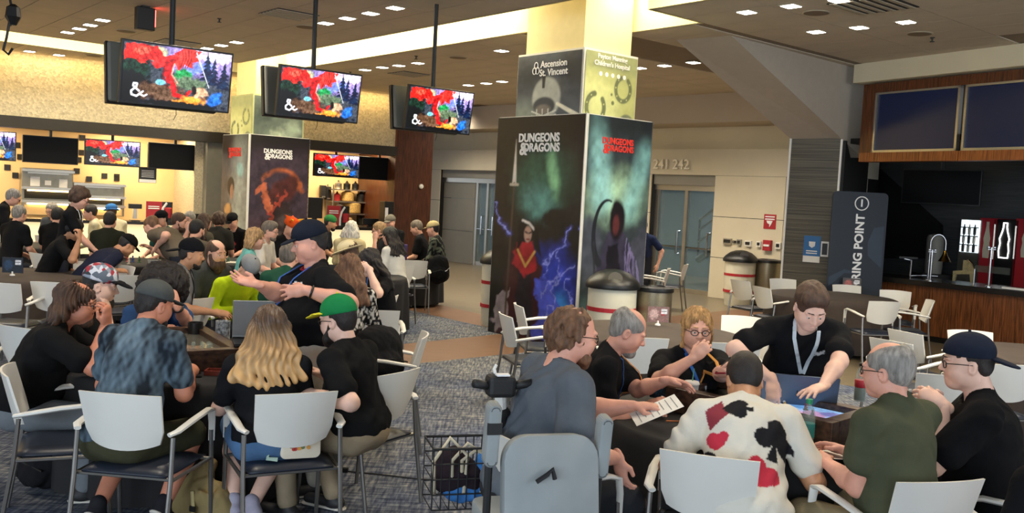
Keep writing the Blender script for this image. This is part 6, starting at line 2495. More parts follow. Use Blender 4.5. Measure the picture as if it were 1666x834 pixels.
                for sg in (-1, 1):
                    a = HT(sg * .080, -.01, .02)
                    Hf.cone(a, a + bd_ * L * (.6 if hair != 'long' else .8) + Rh @ np.array([sg * .015, -.03, 0]), .028 * K, .02 * K, .025)
            else:
                Hf.ell(HT(0, -.115, .02), SS(.045, .04, .045), Rh, .02)
                Hf.cone(HT(0, -.13, .01), HT(0, -.13, -.15), .03 * K, .018 * K, .02)
                for sg in (-1, 1):
                    Hf.cone(HT(sg * .078, .02, .03), HT(sg * .082, .0, -.10), .014 * K, .008 * K, .01)
            Hf.ell(HT(0, .128, -.03 if hair != 'pony' else -.012), SS(.082, .085, .094 if hair != 'pony' else .106), Rh, .015, 'sub')
            if hair == 'longbald':
                Hf.ell(HT(0, .045, .135), SS(.055, .10, .07), Rh, .015, 'sub')
            amp2, fr2 = .0055, 40
        sd_ = seed
        if hair in ('long', 'longbald', 'bob', 'pony'):
            def hdisp(P):
                q = (P - hc) @ Rh
                an = np.arctan2(q[..., 0], -q[..., 1] + 1e-6)
                return (.010 if hair == 'longbald' else .006) * np.sin(an * 26 + 3.5 * np.sin(q[..., 2] * 24 + sd_)) + .004 * np.sin(q[..., 2] * 60 + an * 7)
        else:
            def hdisp(P):
                return amp2 * n3(P, fr2, sd_) + amp2 * .5 * n3(P, fr2 * 2.1, sd_ + 2)
        Hf.disp = hdisp
        if hat in ('cap', 'capback', 'flatcap', 'bucket', 'cream'):
            Hf.ell(HT(0, -.01, .125), SS(.14, .16, .075), Rh, .01, 'sub')
        ombre = None
        if hair == 'long' and hairc == 'blond':
            def ombre(co):
                z = (co - hc) @ Rh
                t = np.clip((.05 - z[:, 2]) / .24, 0, 1)[:, None]
                st = .5 + .5 * np.sin(np.arctan2(z[:, 0], -z[:, 1])[:, None] * 30 + z[:, 2:3] * 20)
                a, b = np.array(srgb('#57402f')), np.array(srgb('#caa06a'))
                return (a * (1 - t) + b * t) * (.75 + .4 * st)
        field_object('hair', Hf, fine, mat('streaked_hair', (.5, .4, .3), .5, attr=True) if ombre else hm, root, ombre)
    # ---- beard
    if beard:
        bf = Field()
        L = {'full': .030, 'short': .012, 'goatee': .014, 'long': .060}[beard if isinstance(beard, str) else 'full']
        bf.ell(HT(0, .058, -.088 - L * .5), SS(.036 + L * .25, .038 + L * .25, .026 + L * .9), Rh, .02)
        if beard != 'goatee':
            for sg in (-1, 1):
                bf.cone(HT(sg * .066, .006, -.02), HT(sg * .045, .05, -.085 - L * .4), .004 * K + L * .35, .012 * K + L * .5, .02)
        bf.cone(HT(-.028, .083, -.042), HT(.028, .083, -.042), .008 * K, .008 * K, .008)
        bf.ell(HT(0, .105, -.057), SS(.020, .016, .006), Rh, .004, 'sub')
        bf.disp = lambda P: .003 * n3(P, 110, seed)
        field_object('beard', bf, max(.005, hh_), hm if hairc not in ('white',) else hair_mat('grey'), root)
    # ---- hats
    if hat:
        build_hat(root, hat, HT, Rh, K, hh_)
    if glasses:
        mb = MB()
        for sg in (-1, 1):
            ring = [HT(sg * .033 + .0215 * math.cos(t), .098 - abs(math.cos(t)) * .0 - .006 * (math.cos(t) * sg > .3), .003 + .0165 * math.sin(t)) for t in np.linspace(0, 2 * math.pi, 15)[:-1]]
            mb.tube(ring, .0024, 5, closed=True)
            mb.tube([HT(sg * .053, .092, .008), HT(sg * .082, .04, .010), HT(sg * .084, -.012, .006)], .0022, 5)
        mb.tube([HT(-.012, .1, .007), HT(.012, .1, .007)], .0024, 5)
        mb.build('glasses', M_glasses, root, smooth=True)
    # ---- lanyard
    if lany:
        cols = lany if isinstance(lany, (list, tuple)) else (lany, lany)
        badge_z = .20
        end = chest + Rc @ np.array([0.0, .3, lanz])
        strips = []
        for sg, c_ in zip((-1, 1), cols):
            raw = [neck + R1 @ np.array([sg * nr * 1.12, -.03, .026]), neck + R1 @ np.array([sg * nr * 1.2, .045, .005])]
            for t in np.linspace(.15, 1, 9):
                raw.append(neck + (end - neck) * t + Rc @ np.array([sg * nr * 1.25 * (1 - t) + sg * .006, 0, 0]) * 1.0)
            out = []
            for i, p in enumerate(raw):
                p = np.array(p)
                if i >= 1:
                    dirv = -Rc[:, 1]
                    q = p + Rc[:, 1] * (.17 + .30 * (g - 1))
                    for _ in range(60):
                        dd = float(S.eval(q[None, :])[0])
                        if dd < .007:
                            break
                        q = q + dirv * max(.004, dd * .7)
                    p = q
                out.append(p)
            MB().tube(out, .0115, 6, flat=.28).build('lanyard', cloth_mat(c_, .25), root)
            strips.append(out[-1])
        e = (strips[0] + strips[1]) / 2 + Rc[:, 1] * .006
        m3 = Matrix([list(Rc[0]), list(Rc[1]), list(Rc[2])])
        MB().box(e + Rc @ np.array([0, .004, -.075]), (.085, .006, .12), m=m3).build('badge', mat('badge_card', srgb('#d5dbe0'), .4, noise=.2, nscale=30), root)
    if watch:
        sh, el, T, *_ = hands[watch]
        dv = (T - el) / np.linalg.norm(T - el)
        w0 = T - dv * .035
        x_ = np.cross(dv, [0, 0, 1.0])
        x_ = x_ / np.linalg.norm(x_)
        y_ = np.cross(dv, x_)
        MB().tube([w0 + x_ * math.cos(t) * .033 * s + y_ * math.sin(t) * .030 * s for t in np.linspace(0, 2 * math.pi, 17)[:-1]], .014, 6, flat=.5, closed=True).build('watch', M_black, root, smooth=True)
    PEOPLE.append(root)
    root_info = dict(root=root, hands=hands, loc=loc, rz=rz, chest=chest, Rc=Rc, S=S, HT=HT, K=K)
    return root_info


def build_hat(root, hat, HT, Rh, K, hh_):
    SS = lambda *r: np.array(r) * K
    kind, c1, c2 = hat if isinstance(hat, tuple) else (hat, '#1a1d26', '#1a1d26')
    pat = None
    if kind in ('cap', 'capback', 'flat', 'trucker'):
        sg = -1 if kind == 'capback' else 1
        C = Field()
        C.ell(HT(0, -.014, .060), SS(.091, .112, .090 if kind != 'flat' else .098), Rh, .01)
        C.cut(HT(0, 0, .040), Rh @ np.array([0, (-.10 if sg > 0 else .10), -1.0]))
        m = M_patcap if c1 == 'pat' else cloth_mat(c1)
        cap = field_object('cap', C, max(.006, hh_), m, root)
        Bf = Field()
        if kind == 'flat':
            Bf.cone(HT(-.045, .075, .050), HT(.045, .075, .050), .052 * K, .052 * K, .03, Rh[:, 2], .10)
            Bf.ell(HT(0, .130, .040), SS(.080, .068, .010), Rh @ rotm(0, .24), .02)
        elif sg > 0:
            Bf.ell(HT(0, .112, .040), SS(.070, .066, .008), Rh @ rotm(0, .22), .01)
        else:
            Bf.ell(HT(0, -.145, .016), SS(.080, .085, .011), Rh @ rotm(0, -.35), .01)
        field_object('brim', Bf, max(.006, hh_), cloth_mat(c2), cap)
        v, f = ico(HT(0, -.014, .152 if kind != 'flat' else .160), (.008 * K,) * 3, 1)
        mesh_py('button', v, f, cloth_mat(c2), cap, smooth=True)
        if kind == 'capback' or kind == 'trucker':
            yy = .096
    elif kind == 'beanie':
        C = Field()
        C.ell(HT(0, -.016, .055), SS(.093, .112, .095), Rh, .01)
        C.cut(HT(0, 0, .030), Rh @ np.array([0, -.15, -1.0]))
        cap = field_object('cap', C, max(.006, hh_), cloth_mat(c1), root)
        R_ = Field()
        R_.ell(HT(0, -.012, .045), SS(.096, .115, .022), Rh @ rotm(0, -.12), .01)
        field_object('hat_band', R_, max(.006, hh_), cloth_mat(c2), cap)
    elif kind in ('bucket', 'wide'):
        C = Field()
        C.ell(HT(0, -.012, .075), SS(.098, .112, .075), Rh, .02)
        C.cut(HT(0, 0, .035), Rh @ np.array([0, 0, -1.0]))
        cap = field_object('hat', C, max(.007, hh_), cloth_mat(c1), root)
        Bf = Field()
        r = .135 if kind == 'bucket' else .175
        Bf.ell(HT(0, -.008, .040), SS(r, r * 1.08, .012), Rh, .01)
        field_object('brim', Bf, max(.007, hh_), cloth_mat(c2), cap)
    elif kind == 'floppy':
        C = Field()
        C.ell(HT(0, -.012, .070), SS(.10, .115, .09), Rh, .02)
        for k in range(5):
            a = k * 1.256 + .3
            C.cone(HT(.05 * math.cos(a), .05 * math.sin(a), .11), HT(.13 * math.cos(a), .13 * math.sin(a), .13 + .03 * math.sin(k * 2.2)), .03 * K, .012 * K, .03)
        C.cut(HT(0, 0, .030), Rh @ np.array([0, -.1, -1.0]))
        cap = field_object('hat', C, max(.007, hh_), cloth_mat(c1), root)
        E = Field()
        E.cone(HT(.06, .03, .13), HT(.14, .06, .17), .022 * K, .006 * K, .01)
        E.cone(HT(-.06, .03, .13), HT(-.10, .09, .19), .022 * K, .006 * K, .01)
        field_object('hat_flap', E, max(.007, hh_), cloth_mat(c2), cap)


def _patcap():
    m = bpy.data.materials.new('patterned_cap')
    m.use_nodes = True
    nt = m.node_tree
    b = nt.nodes['Principled BSDF']
    tc = nt.nodes.new('ShaderNodeTexCoord')
    v = nt.nodes.new('ShaderNodeTexVoronoi')
    v.inputs['Scale'].default_value = 32
    nt.links.new(tc.outputs['Object'], v.inputs['Vector'])
    r = nt.nodes.new('ShaderNodeValToRGB')
    r.color_ramp.interpolation = 'CONSTANT'
    cs = ['#2c3138', '#8a93a0', '#c9ccd4', '#a02b38', '#5a6470', '#d6a9ae']
    e = r.color_ramp.elements
    e[0].position, e[0].color = 0, srgb(cs[0]) + (1,)
    e[1].position, e[1].color = .17, srgb(cs[1]) + (1,)
    for k in range(2, 6):
        x = e.new(k / 6)
        x.color = srgb(cs[k]) + (1,)
    nt.links.new(v.outputs['Color'], r.inputs[0])
    nt.links.new(r.outputs[0], b.inputs['Base Color'])
    b.inputs['Roughness'].default_value = .8
    return m


M_patcap = _patcap()
# ================================================================== SHIRT PRINTS
def tie_dye(co, fr):
    q = (co - fr['chest']) @ fr['Rc']
    n = .5 + .5 * n3(q, 16, 3) + .35 * n3(q * np.array([1.6, 1.6, .45]), 42, 7) + .25 * n3(q, 90, 5)
    t = np.clip(n * .9 - .1 - .25 * np.clip(np.abs(q[:, 0]) * 5 - .6, 0, 1), 0, 1)[:, None]
    return np.array(srgb('#20262d')) * (1 - t) + np.array(srgb('#6f8493')) * t


def speckled(c1, c2, f=70):
    def fn(co, fr):
        t = (n3(co, f, 2) + .6 * n3(co, f * 1.9, 5) > .18).astype(float)[:, None]
        return np.array(srgb(c1)) * (1 - t) + np.array(srgb(c2)) * t
    return fn


def heart(x, y):
    x, y = x * 1.15, y * 1.15 + .15
    return (x * x + y * y - .55) ** 3 - x * x * y ** 3 * 1.2 < 0


def spade(x, y):
    return heart(x, -(y - .05)) | ((np.abs(x) < .10 + .25 * np.clip(-y - .55, 0, 1)) & (y < -.2) & (y > -1.0))


def club(x, y):
    c = ((x) ** 2 + (y - .45) ** 2 < .16) | ((x - .42) ** 2 + (y + .1) ** 2 < .16) | ((x + .42) ** 2 + (y + .1) ** 2 < .16)
    return c | ((np.abs(x) < .08 + .25 * np.clip(-y - .3, 0, 1)) & (y < .3) & (y > -.95))


def diamond(x, y):
    return np.abs(x) * 1.6 + np.abs(y) < 1


def cards_back(co, fr):
    q = (co - fr['chest']) @ fr['Rc']
    c = np.tile(fr['col'], (len(co), 1))
    back = q[:, 1] < 0.02
    cz = -.06
    for (f, cx, cy, sc, an, h) in ((diamond, -.135, .13, .085, -.3, '#8c3a44'), (heart, -.13, -.01, .06, -.1, '#c2384a'), (spade, -.185, -.085, .07, .15, '#232326'), (club, .125, .02, .115, -.15, '#232326'),
                               (heart, .055, -.165, .10, -.55, '#c2384a'), (spade, -.05, .155, .075, 1.5, '#232326')):
        dx, dy = q[:, 0] - cx, q[:, 2] - cz - cy
        ca, sa = math.cos(an), math.sin(an)
        x, y = (dx * ca + dy * sa) / sc, (-dx * sa + dy * ca) / sc
        m = f(x, y) & back
        c[m] = np.array(srgb(h))
    return c


def chest_print(shapes):
    def fn(co, fr):
        q = (co - fr['chest']) @ fr['Rc']
        c = np.tile(fr['col'], (len(co), 1))
        for (cx, cz, rx, rz, h, mode) in shapes:
            x, z = (q[:, 0] - cx) / rx, (q[:, 2] - cz) / rz
            front = q[:, 1] > 0
            if mode == 'rect':
                m = (np.abs(x) < 1) & (np.abs(z) < 1)
            elif mode == 'letters':
                m = (np.abs(x) < 1) & (np.abs(z) < 1) & (np.sin(x * 9 + 1.5 * np.sin(z * 3)) + .4 * np.sin(z * 6) > -.1)
            elif mode == 'disc':
                m = (x * x + z * z < 1) & (n3(q, 60, 4) > -.15)
            elif mode == 'arc':
                m = (x * x + z * z < 1) & (x * x + (z - .35) ** 2 > .55)
            m = m & front
            c[m] = np.array(srgb(h))
        return c
    return fn


# ================================================================== THE LEFT TABLE
P1 = person('man with long wavy brown hair and thinning crown in black tee, hands clasped', (126, 495), 5.35, -74, lean=24, hpitch=6, hyaw=2, s=1.02, g=1.28, belly=1.15, skin='ruddy', hair='longbald', hairc='brown', shirt='#161617', pants='#6f7478',
            glasses=True, beard='goatee', lod=0, arms={'R': dict(px=(171, 528, 5.28), hint=(.5, .1, -1), wdir=(.15, -.1, 1), wpalm=(-1, .2, 0), curl=.75), 'L': dict(px=(176, 532, 5.45), hint=(-.5, .2, -1), wdir=(-.1, .1, 1), wpalm=(-.8, -.6, 0), curl=.75)}, foot=True)
P2 = person('man in patterned flat brim cap and black printed tee, hand over mouth', (164, 466), 5.95, -72, lean=20, hpitch=10, g=1.25, skin='pale', hair='short', hairc='dark', beard='full', hat=('flat', 'pat', '#16181d'), lod=0, jaw=1.1,
            shirt='#151516', paint=chest_print([(.0, .02, .10, .035, '#d8d8d8', 'letters'), (.02, -.06, .07, .03, '#d8d8d8', 'letters')]), arms={'R': dict(px=(175, 512, 5.9), hint=(.4, .2, -1), wdir=(-.2, .1, 1), wpalm=(-.9, .1, -.2), curl=.6), 'L': dict(to=(-.12, .42, .80))})
P3 = person('person with a huge dark curly afro and blue tee, hand to face', (268, 472), 6.7, -128, lean=22, hpitch=18, g=1.15, skin='pink', hair='afro', hairc='dark', shirt='#34507c', lod=0,
            arms={'L': dict(px=(287, 497, 6.45), hint=(-.6, .3, -1), wdir=(-.3, .2, 1), wpalm=(-.9, .3, 0), curl=.8), 'R': dict(to=(.15, .40, .78))}, watch='L')
P4 = person('man from behind in grey tie-dye tee and grey cap at the left table', (252, 497), 4.98, -12, lean=22, hpitch=12, hyaw=-22, s=.96, g=1.2, skin='ruddy', hair='short', hairc='dark', beard='short', hat=('cap', '#4a4d4c', '#3d403f'), lod=0,
            shirt='#4a5a66', paint=tie_dye, pants='#40402f', shorts=True, shoes='#26262a', legs={'kR': (.20, .40, .50), 'aR': (.19, .14, .17), 'fR': (.1, .75, -.65), 'aL': (-.10, .0, .17), 'fL': (0, .75, -.65)}, lany='#cfd2d8',
            arms={'R': dict(to=(.16, .42, .82)), 'L': dict(to=(-.12, .42, .82))})
P5 = person('woman from behind with long brown to blond hair in black tee and denim shorts', (438, 536), 4.98, 14, lean=12, hpitch=6, hyaw=8, s=.95, g=1.05, skin='pale', hair='long', hairc='blond', shirt='#17181b', pants='#4f6f94', shorts=True, lod=0,
            shoes='#a9a4b4', legs={'kL': (-.18, .40, .52), 'aL': (-.16, .20, .13), 'fL': (-.2, .9, -.35), 'aR': (-.06, .12, .14), 'fR': (-.5, .8, -.4)}, arms={'L': dict(to=(-.15, .36, .77), hint=(-.5, -.3, -1)), 'R': dict(to=(.10, .38, .80))})
P6 = person('bearded man in green and yellow cap and black tee facing left', (549, 522), 5.18, 68, lean=14, hpitch=8, s=1.0, g=1.22, belly=1.1, skin='pale', hair='short', hairc='dark', beard='full', hat=('flat', '#1d7a44', '#d8d23a'), glasses=True, lod=0,
            shirt='#151516', pants='#8f8069', collar='#151516', legs={'kR': (.14, .42, .52), 'aR': (.13, .25, .09), 'kL': (-.15, .42, .52), 'aL': (-.14, .38, .09)}, arms={'L': dict(px=(512, 640, 4.95), hint=(-.3, -.8, -.6), wdir=(-1, .2, -.1), curl=.5), 'R': dict(to=(.15, .36, .78))})
P7 = person('standing man in navy cap and black tee with blue lanyard, gesturing', (503, 396), 5.62, 118, pose='stand', lean=2, hpitch=14, hyaw=-6, s=1.0, g=1.62, belly=1.12, skin='pink', hair='short', hairc='dark', hat=('cap', '#1b202b', '#1b202b'), lod=0, mouth=.8, jaw=1.05,
            shirt='#141416', collar='#8a1f28', pants='#b9b4a6', lany='#3f62a8', watch='L', paint=chest_print([(-.09, .05, .055, .016, '#d4d4d4', 'letters'), (-.09, .025, .045, .008, '#d4d4d4', 'rect')]),
            arms={'R': dict(px=(418, 462, 5.35), hint=(.4, -.6, -1), wdir=(-1, -.2, .25), wpalm=(.1, -.5, .9), curl=.22, spread=.9), 'L': dict(px=(497, 472, 5.22), hint=(-1, -.7, -.5), wdir=(-.95, .1, -.12), wpalm=(0, 1, -.25), curl=.25, spread=.8)})
# ================================================================== THE RIGHT TABLE
P8 = person('large bearded man with curly hair in grey tee holding a score sheet', (936, 546), 4.28, -68, lean=14, hpitch=10, s=1.04, g=1.62, belly=1.2, skin='pink', hair='curlybald', hairc='lightbrown', beard='full', glasses=True, lod=0, lany=('#7a8aa8', '#a83a44'),
            shirt='#5a6068', pants='#2b2d31', shorts=True, arms={'R': dict(px=(1006, 745, 4.05), hint=(.5, -.8, -.4), wdir=(.25, 0, -1), wpalm=(.8, .5, 0), curl=.4), 'L': dict(px=(1030, 660, 4.42), hint=(-.5, -.2, -1), wdir=(1, -.1, .05), wpalm=(0, 0, -1), curl=.35)})
P9 = person('grey haired man looking down in black tee with brown round print', (1022, 540), 5.1, -98, lean=20, hpitch=26, hyaw=4, s=1.0, g=1.12, skin='pink', hair='thin', hairc='grey', lod=0, lany=('#c98a52', '#3a5a8f'), beard='goatee',
            shirt='#151517', paint=chest_print([(0.02, -.10, .11, .10, '#6b5236', 'disc'), (0.02, -.10, .05, .045, '#39422f', 'disc')]), arms={'L': dict(px=(1085, 619, 4.9), hint=(-.5, -.3, -1), wdir=(1, -.3, -.1), curl=.3), 'R': dict(to=(.14, .40, .79))})
P10 = person('blond woman with black glasses in black tee raising one hand', (1134, 537), 5.35, -166, lean=8, hpitch=4, hyaw=-14, s=.96, g=1.18, skin='fair', hair='pony', hairc='blond', glasses=True, lod=0, lany=('#c98f4a', '#2f5fae'), bust=1, lanz=.02, shirt='#171719', jaw=1.05,
             arms={'R': dict(px=(1128, 582, 5.0), hint=(.9, -.2, -.9), wdir=(.5, -.2, .6), wpalm=(.2, .9, -.2), curl=.8), 'L': dict(px=(1168, 606, 4.95), hint=(-.8, -.4, -.8), wdir=(.2, -.8, .2), wpalm=(.6, 0, .6), curl=.6)})
P11 = person('brown haired man leaning over the table on both hands in black tee', (1318, 510), 4.95, 172, pose='stand', lean=34, hpitch=36, hyaw=10, s=1.0, g=1.12, skin='pale', hair='swept', hairc='brown', lod=0, lany='#b9c2c8', shirt='#141416', pants='#2a2c30', jaw=.98,
             paint=chest_print([(-.085, .03, .04, .03, '#d0d0d0', 'arc'), (-.085, .012, .035, .012, '#d0d0d0', 'letters')]),
             arms={'R': dict(px=(1256, 618, 4.88), hint=(.9, .2, .1), wdir=(0, -.4, -.8), wpalm=(0, -.3, -.9), curl=.3), 'L': dict(px=(1338, 632, 4.62), hint=(-.9, .2, .1), wdir=(-.75, -.5, -.15), wpalm=(0, 0, -1), curl=.2, spread=.9)})
P12 = person('man from behind bent over the table in white playing card tee', (1211, 620), 4.42, -10, lean=38, hpitch=38, hyaw=6, s=1.02, g=1.22, skin='tan', hair='fade', hairc='dark', beard='short', lod=0, shirt='#d9d5c8', paint=cards_back, pants='#30323a',
             arms={'R': dict(to=(.20, .40, .80), hint=(.55, -.4, -1)), 'L': dict(to=(-.22, .40, .80), hint=(-.6, -.4, -1))}, lany='#3a3f58')
P13 = person('balding grey haired man from behind in olive tee', (1442, 604), 3.98, 32, lean=10, hpitch=6, hyaw=18, s=1.0, g=1.25, belly=1.1, skin='pink', hair='balding', hairc='grey', glasses=True, lod=0, shirt='#494c3a', pants='#8b7d5f', shorts=True, collar='#494c3a',
             sleeve=.42, arms={'L': dict(to=(-.08, .36, .76), hint=(-.25, -.7, -1)), 'R': dict(to=(.12, .42, .78))})
P14 = person('man in backward navy cap and black tee with hands clasped before him', (1572, 592), 4.25, 66, lean=12, hpitch=4, hyaw=8, s=1.05, g=1.45, belly=1.1, skin='pale', hair='short', hairc='dark', hat=('capback', '#1d2230', '#1d2230'), glasses=True, lod=0, shirt='#131315', pants='#2a2c33',
             arms={'L': dict(px=(1536, 660, 4.12), hint=(-.3, -.3, -1), wdir=(-.8, .15, .4), wpalm=(-.2, 1, -.3), curl=.7), 'R': dict(px=(1528, 655, 4.28), hint=(.3, .2, -1), wdir=(-.8, -.2, .5), wpalm=(0, -1, -.4), curl=.6)})
P15 = person('person in black cut off by the bottom right corner', (1722, 686), 3.2, 22, lean=14, hpitch=12, s=1.0, g=1.3, skin='pale', hair='short', hairc='dark', lod=1, shirt='#131315', foot=False)
# ================================================================== THE CROWD BEHIND
def crowd(label, px, py, yaw, zh=1.27, **k):
    D = k.pop('D', None) or on(px, py, zh).y
    lod = k.pop('lod', 2 if D > 10.5 else 1)
    return person(label, (px, py), D, yaw, lod=lod, group='players in the crowd behind', **k)


crowd('grey haired man in black standing bent at the far left edge', 22, 322, -62, 1.5, pose='stand', lean=26, hpitch=24, hair='short', hairc='grey', glasses=True, shirt='#17171a', arms={'R': dict(to=(.18, .42, .95))})
crowd('grey haired person in black seen from behind at the far left', 32, 349, -18, hair='short', hairc='grey', shirt='#161618', hpitch=12, D=13.2)
crowd('grey haired person with glasses in grey shirt facing us at the far left', 84, 342, 172, hair='short', hairc='grey', glasses=True, shirt='#4a4d52', hpitch=22, D=15.8)
crowd('curly haired young man standing in black vest with glasses', 131, 323, -78, 1.62, pose='stand', lean=12, hpitch=26, hair='curly', hairc='brown', glasses=True, shirt='#151517', lany='#c9ced4', sleeve=.5, arms={'R': dict(to=(.16, .42, .98), hint=(.5, -.5, -1), curl=.25, spread=.8)})
crowd('black haired person in black seen from behind left of the standing vest', 95, 352, -8, hair='short', hairc='black', shirt='#151517', D=13.8)
crowd('dark haired young man in cream hoodie facing left', 146, 346, 118, hair='short', hairc='dark', shirt='#c9bf9f', long_sleeve=True, skin='fair', D=15.2)
crowd('person in blue bucket hat and cream shirt', 181, 345, 40, hair='short', hairc='brown', shirt='#cfc5a4', long_sleeve=True, hat=('bucket', '#3d74b0', '#3d74b0'), D=15.6)
crowd('dark haired person in dark olive shirt seen from behind', 179, 360, 8, hair='short', hairc='dark', shirt='#26281f', D=13.0)
crowd('black haired man in black tee resting his face on his hand', 121, 374, -72, hair='short', hairc='black', shirt='#151516', skin='tan', hpitch=26, lean=26, arms={'R': dict(px=(129, 389, 10.6), hint=(.4, .2, -1), wdir=(0, 0, 1), wpalm=(-1, 0, 0), curl=.9)}, D=10.9)
crowd('man in navy tee and black cap bent over the table', 207, 386, -48, 1.15, lean=46, hpitch=36, hair='short', hairc='black', shirt='#1e2233', skin='tan', g=1.25, hat=('cap', '#161514', '#161514'), D=11.0, arms={'L': dict(to=(-.22, .5, .80)), 'R': dict(to=(.22, .45, .80))})
crowd('bald man in brown grey tee standing bent over the table', 246, 368, 72, 1.28, pose='stand', lean=52, hpitch=30, hair='thin', hairc='lightbrown', shirt='#645a4c', g=1.3, D=11.6, arms={'L': dict(px=(254, 402, 11.3), hint=(-.3, -.8, -.3)), 'R': dict(px=(247, 404, 11.7), hint=(.3, -.8, -.3))})
crowd('person in black cap behind the bent bald man', 262, 357, 150, hair='short', hairc='dark', shirt='#2f5a55', hat=('cap', '#17161a', '#17161a'), D=14.2)
crowd('bearded dark haired man in olive shirt, hand at chin', 292, 361, -84, hair='short', hairc='brown', beard='full', shirt='#3a382c', g=1.15, D=13.4, arms={'R': dict(px=(306, 374, 13.1), hint=(.4, .2, -1), wdir=(0, 0, 1), curl=.9)})
crowd('grey haired face looking our way past the bearded man', 308, 357, 170, hair='short', hairc='grey', shirt='#55585c', D=15.0)
crowd('dark bearded man in brown grey tee with red lanyard seen from behind', 321, 374, -24, hair='short', hairc='black', beard='full', shirt='#5c5448', g=1.2, D=12.0, lany='#7a2a2a')
crowd('person with long brown hair and grey green shirt', 333, 362, -30, hair='long', hairc='brown', shirt='#5d584a', D=13.6)
crowd('brown curly haired person in dark grey seen from behind', 357, 359, -6, hair='curly', hairc='brown', shirt='#34332f', g=1.15, D=14.4)
crowd('person in black cap and black tee with red print facing us', 378, 360, 168, hair='short', hairc='dark', shirt='#161517', hat=('cap', '#18181b', '#18181b'), hpitch=24, paint=chest_print([(0, -.05, .09, .06, '#a8323a', 'letters')]), D=15.2)
crowd('bearded man in black backward cap and grey tee', 312, 414, -74, hair='short', hairc='dark', beard='short', shirt='#77787a', skin='tan', hat=('capback', '#17171a', '#17171a'), D=8.1, lod=1, lany='#2a2a2e', arms={'R': dict(px=(350, 508, 7.9), hint=(.5, -.8, -.5))})
crowd('man with short hair and long dark beard in charcoal tee', 352, 412, -122, hair='thin', hairc='brown', beard='long', shirt='#3c3d3c', D=9.0, lod=1, g=1.1)
crowd('person in neon yellow shirt and grey black cap, head bowed', 404, 438, -128, 1.12, lean=34, hpitch=48, hair='short', hairc='dark', shirt='#b9d21f', long_sleeve=True, hat=('cap', '#8b8c8c', '#17171a'), D=8.7, lod=1, g=1.2)
crowd('blond person in teal shirt', 416, 389, -70, hair='bob', hairc='sand', shirt='#5f9c98', D=10.9, lod=1)
crowd('man with swept grey hair and glasses in white and black', 440, 376, -96, hair='swept', hairc='greybrown', shirt='#cfc9bd', beard='short', glasses=True, D=12.2)
crowd('person in orange floppy hat and black tee', 473, 370, -118, hair='short', hairc='dark', shirt='#151516', hat=('floppy', '#d9541e', '#e8b13a'), D=13.2, hpitch=24)
crowd('grey brown haired person in dark green behind the presenter', 471, 418, -8, hair='short', hairc='greybrown', shirt='#28503c', D=8.6, lod=1)
crowd('bearded man in green knit cap', 538, 363, -88, hair='short', hairc='dark', beard='short', shirt='#1f222a', hat=('beanie', '#2c6a3a', '#2c6a3a'), D=15.6, skin='tan')
crowd('white haired woman in cream top seen from behind', 572, 374, -6, hair='bob', hairc='white', shirt='#c9b98f', D=13.6, long_sleeve=True)
crowd('woman in wide cream hat looking down', 566, 412, 78, 1.2, hair='long', hairc='brown', shirt='#2c2624', hat=('wide', '#d8c9a0', '#d8c9a0'), D=10.0, lod=1, hpitch=22, skin='tan')
crowd('woman with long dark hair covering her face with one hand', 600, 428, 122, hair='long', hairc='dark', shirt='#131315', D=8.6, lod=1, lean=18, hpitch=20, lany='#4a72b8', skin='pale', arms={'L': dict(px=(600, 437, 8.32), hint=(-1, .2, -.9), wdir=(-.9, .1, .25), wpalm=(.2, .8, -.2), curl=.2, spread=.6)})
crowd('blond man with glasses resting chin on hand', 616, 375, 96, hair='short', hairc='sand', glasses=True, shirt='#1a1a1d', D=14.2, beard='short', arms={'L': dict(px=(610, 390, 13.9), hint=(-.4, .1, -1), wdir=(0, 0, 1), curl=.9)})
crowd('man in grey cap and white tee with long dark ponytail', 634, 385, 66, hair='long', hairc='dark', shirt='#d8d5cb', hat=('cap', '#55544c', '#55544c'), D=12.9, g=1.1)
crowd('bearded man in grey cap and black tee facing us', 635, 360, 158, hair='short', hairc='greybrown', beard='short', shirt='#161618', hat=('cap', '#6b675c', '#6b675c'), D=16.6, g=1.2)
crowd('grey brown haired person in black at the table with the purple box', 677, 371, 88, hair='short', hairc='greybrown', shirt='#141416', D=15.9, hpitch=22, g=1.2)
crowd('person in tan cap and dark patterned jacket, rightmost of the crowd', 704, 373, 78, hair='short', hairc='dark', shirt='#1e1f24', paint=speckled('#17181c', '#5a5f52', 40), hat=('cap', '#b3a377', '#b3a377'), D=15.3, long_sleeve=True)
crowd('person with long brown hair in black and white floral dress behind the green cap', 570, 440, -4, hair='long', hairc='lightbrown', shirt='#17171a', paint=speckled('#151517', '#cfcabf', 75), D=7.3, lod=1, s=.95)
crowd('person in navy tee half hidden by the right edge of the banner', 1045, 374, 160, 1.65, pose='stand', hair='short', hairc='dark', shirt='#232c48', D=16.5, arms={'L': dict(to=(-.3, .05, .82))})
# ================================================================== MOBILITY SCOOTER
M_greyvinyl = mat('grey_vinyl', srgb('#8e9494'), 0.55, noise=0.1, nscale=5)
M_rubber = mat('black_rubber', srgb('#1a1a1b'), 0.6, noise=0.1)
M_maroon = mat('maroon_plastic', srgb('#5a2228'), 0.35, noise=0.1)


def rounded_slab(w, h, d, rad=0.06, seg=5):
    pts = []
    for (cx, cz, a0) in ((w / 2 - rad, h / 2 - rad, 0), (-w / 2 + rad, h / 2 - rad, math.pi / 2), (-w / 2 + rad, -h / 2 + rad, math.pi), (w / 2 - rad, -h / 2 + rad, 1.5 * math.pi)):
        for k in range(seg + 1):
            a = a0 + k * math.pi / 2 / seg
            pts.append((cx + rad * math.cos(a), -d / 2, cz + rad * math.sin(a)))
    return MB().prism(pts, (0, d, 0))


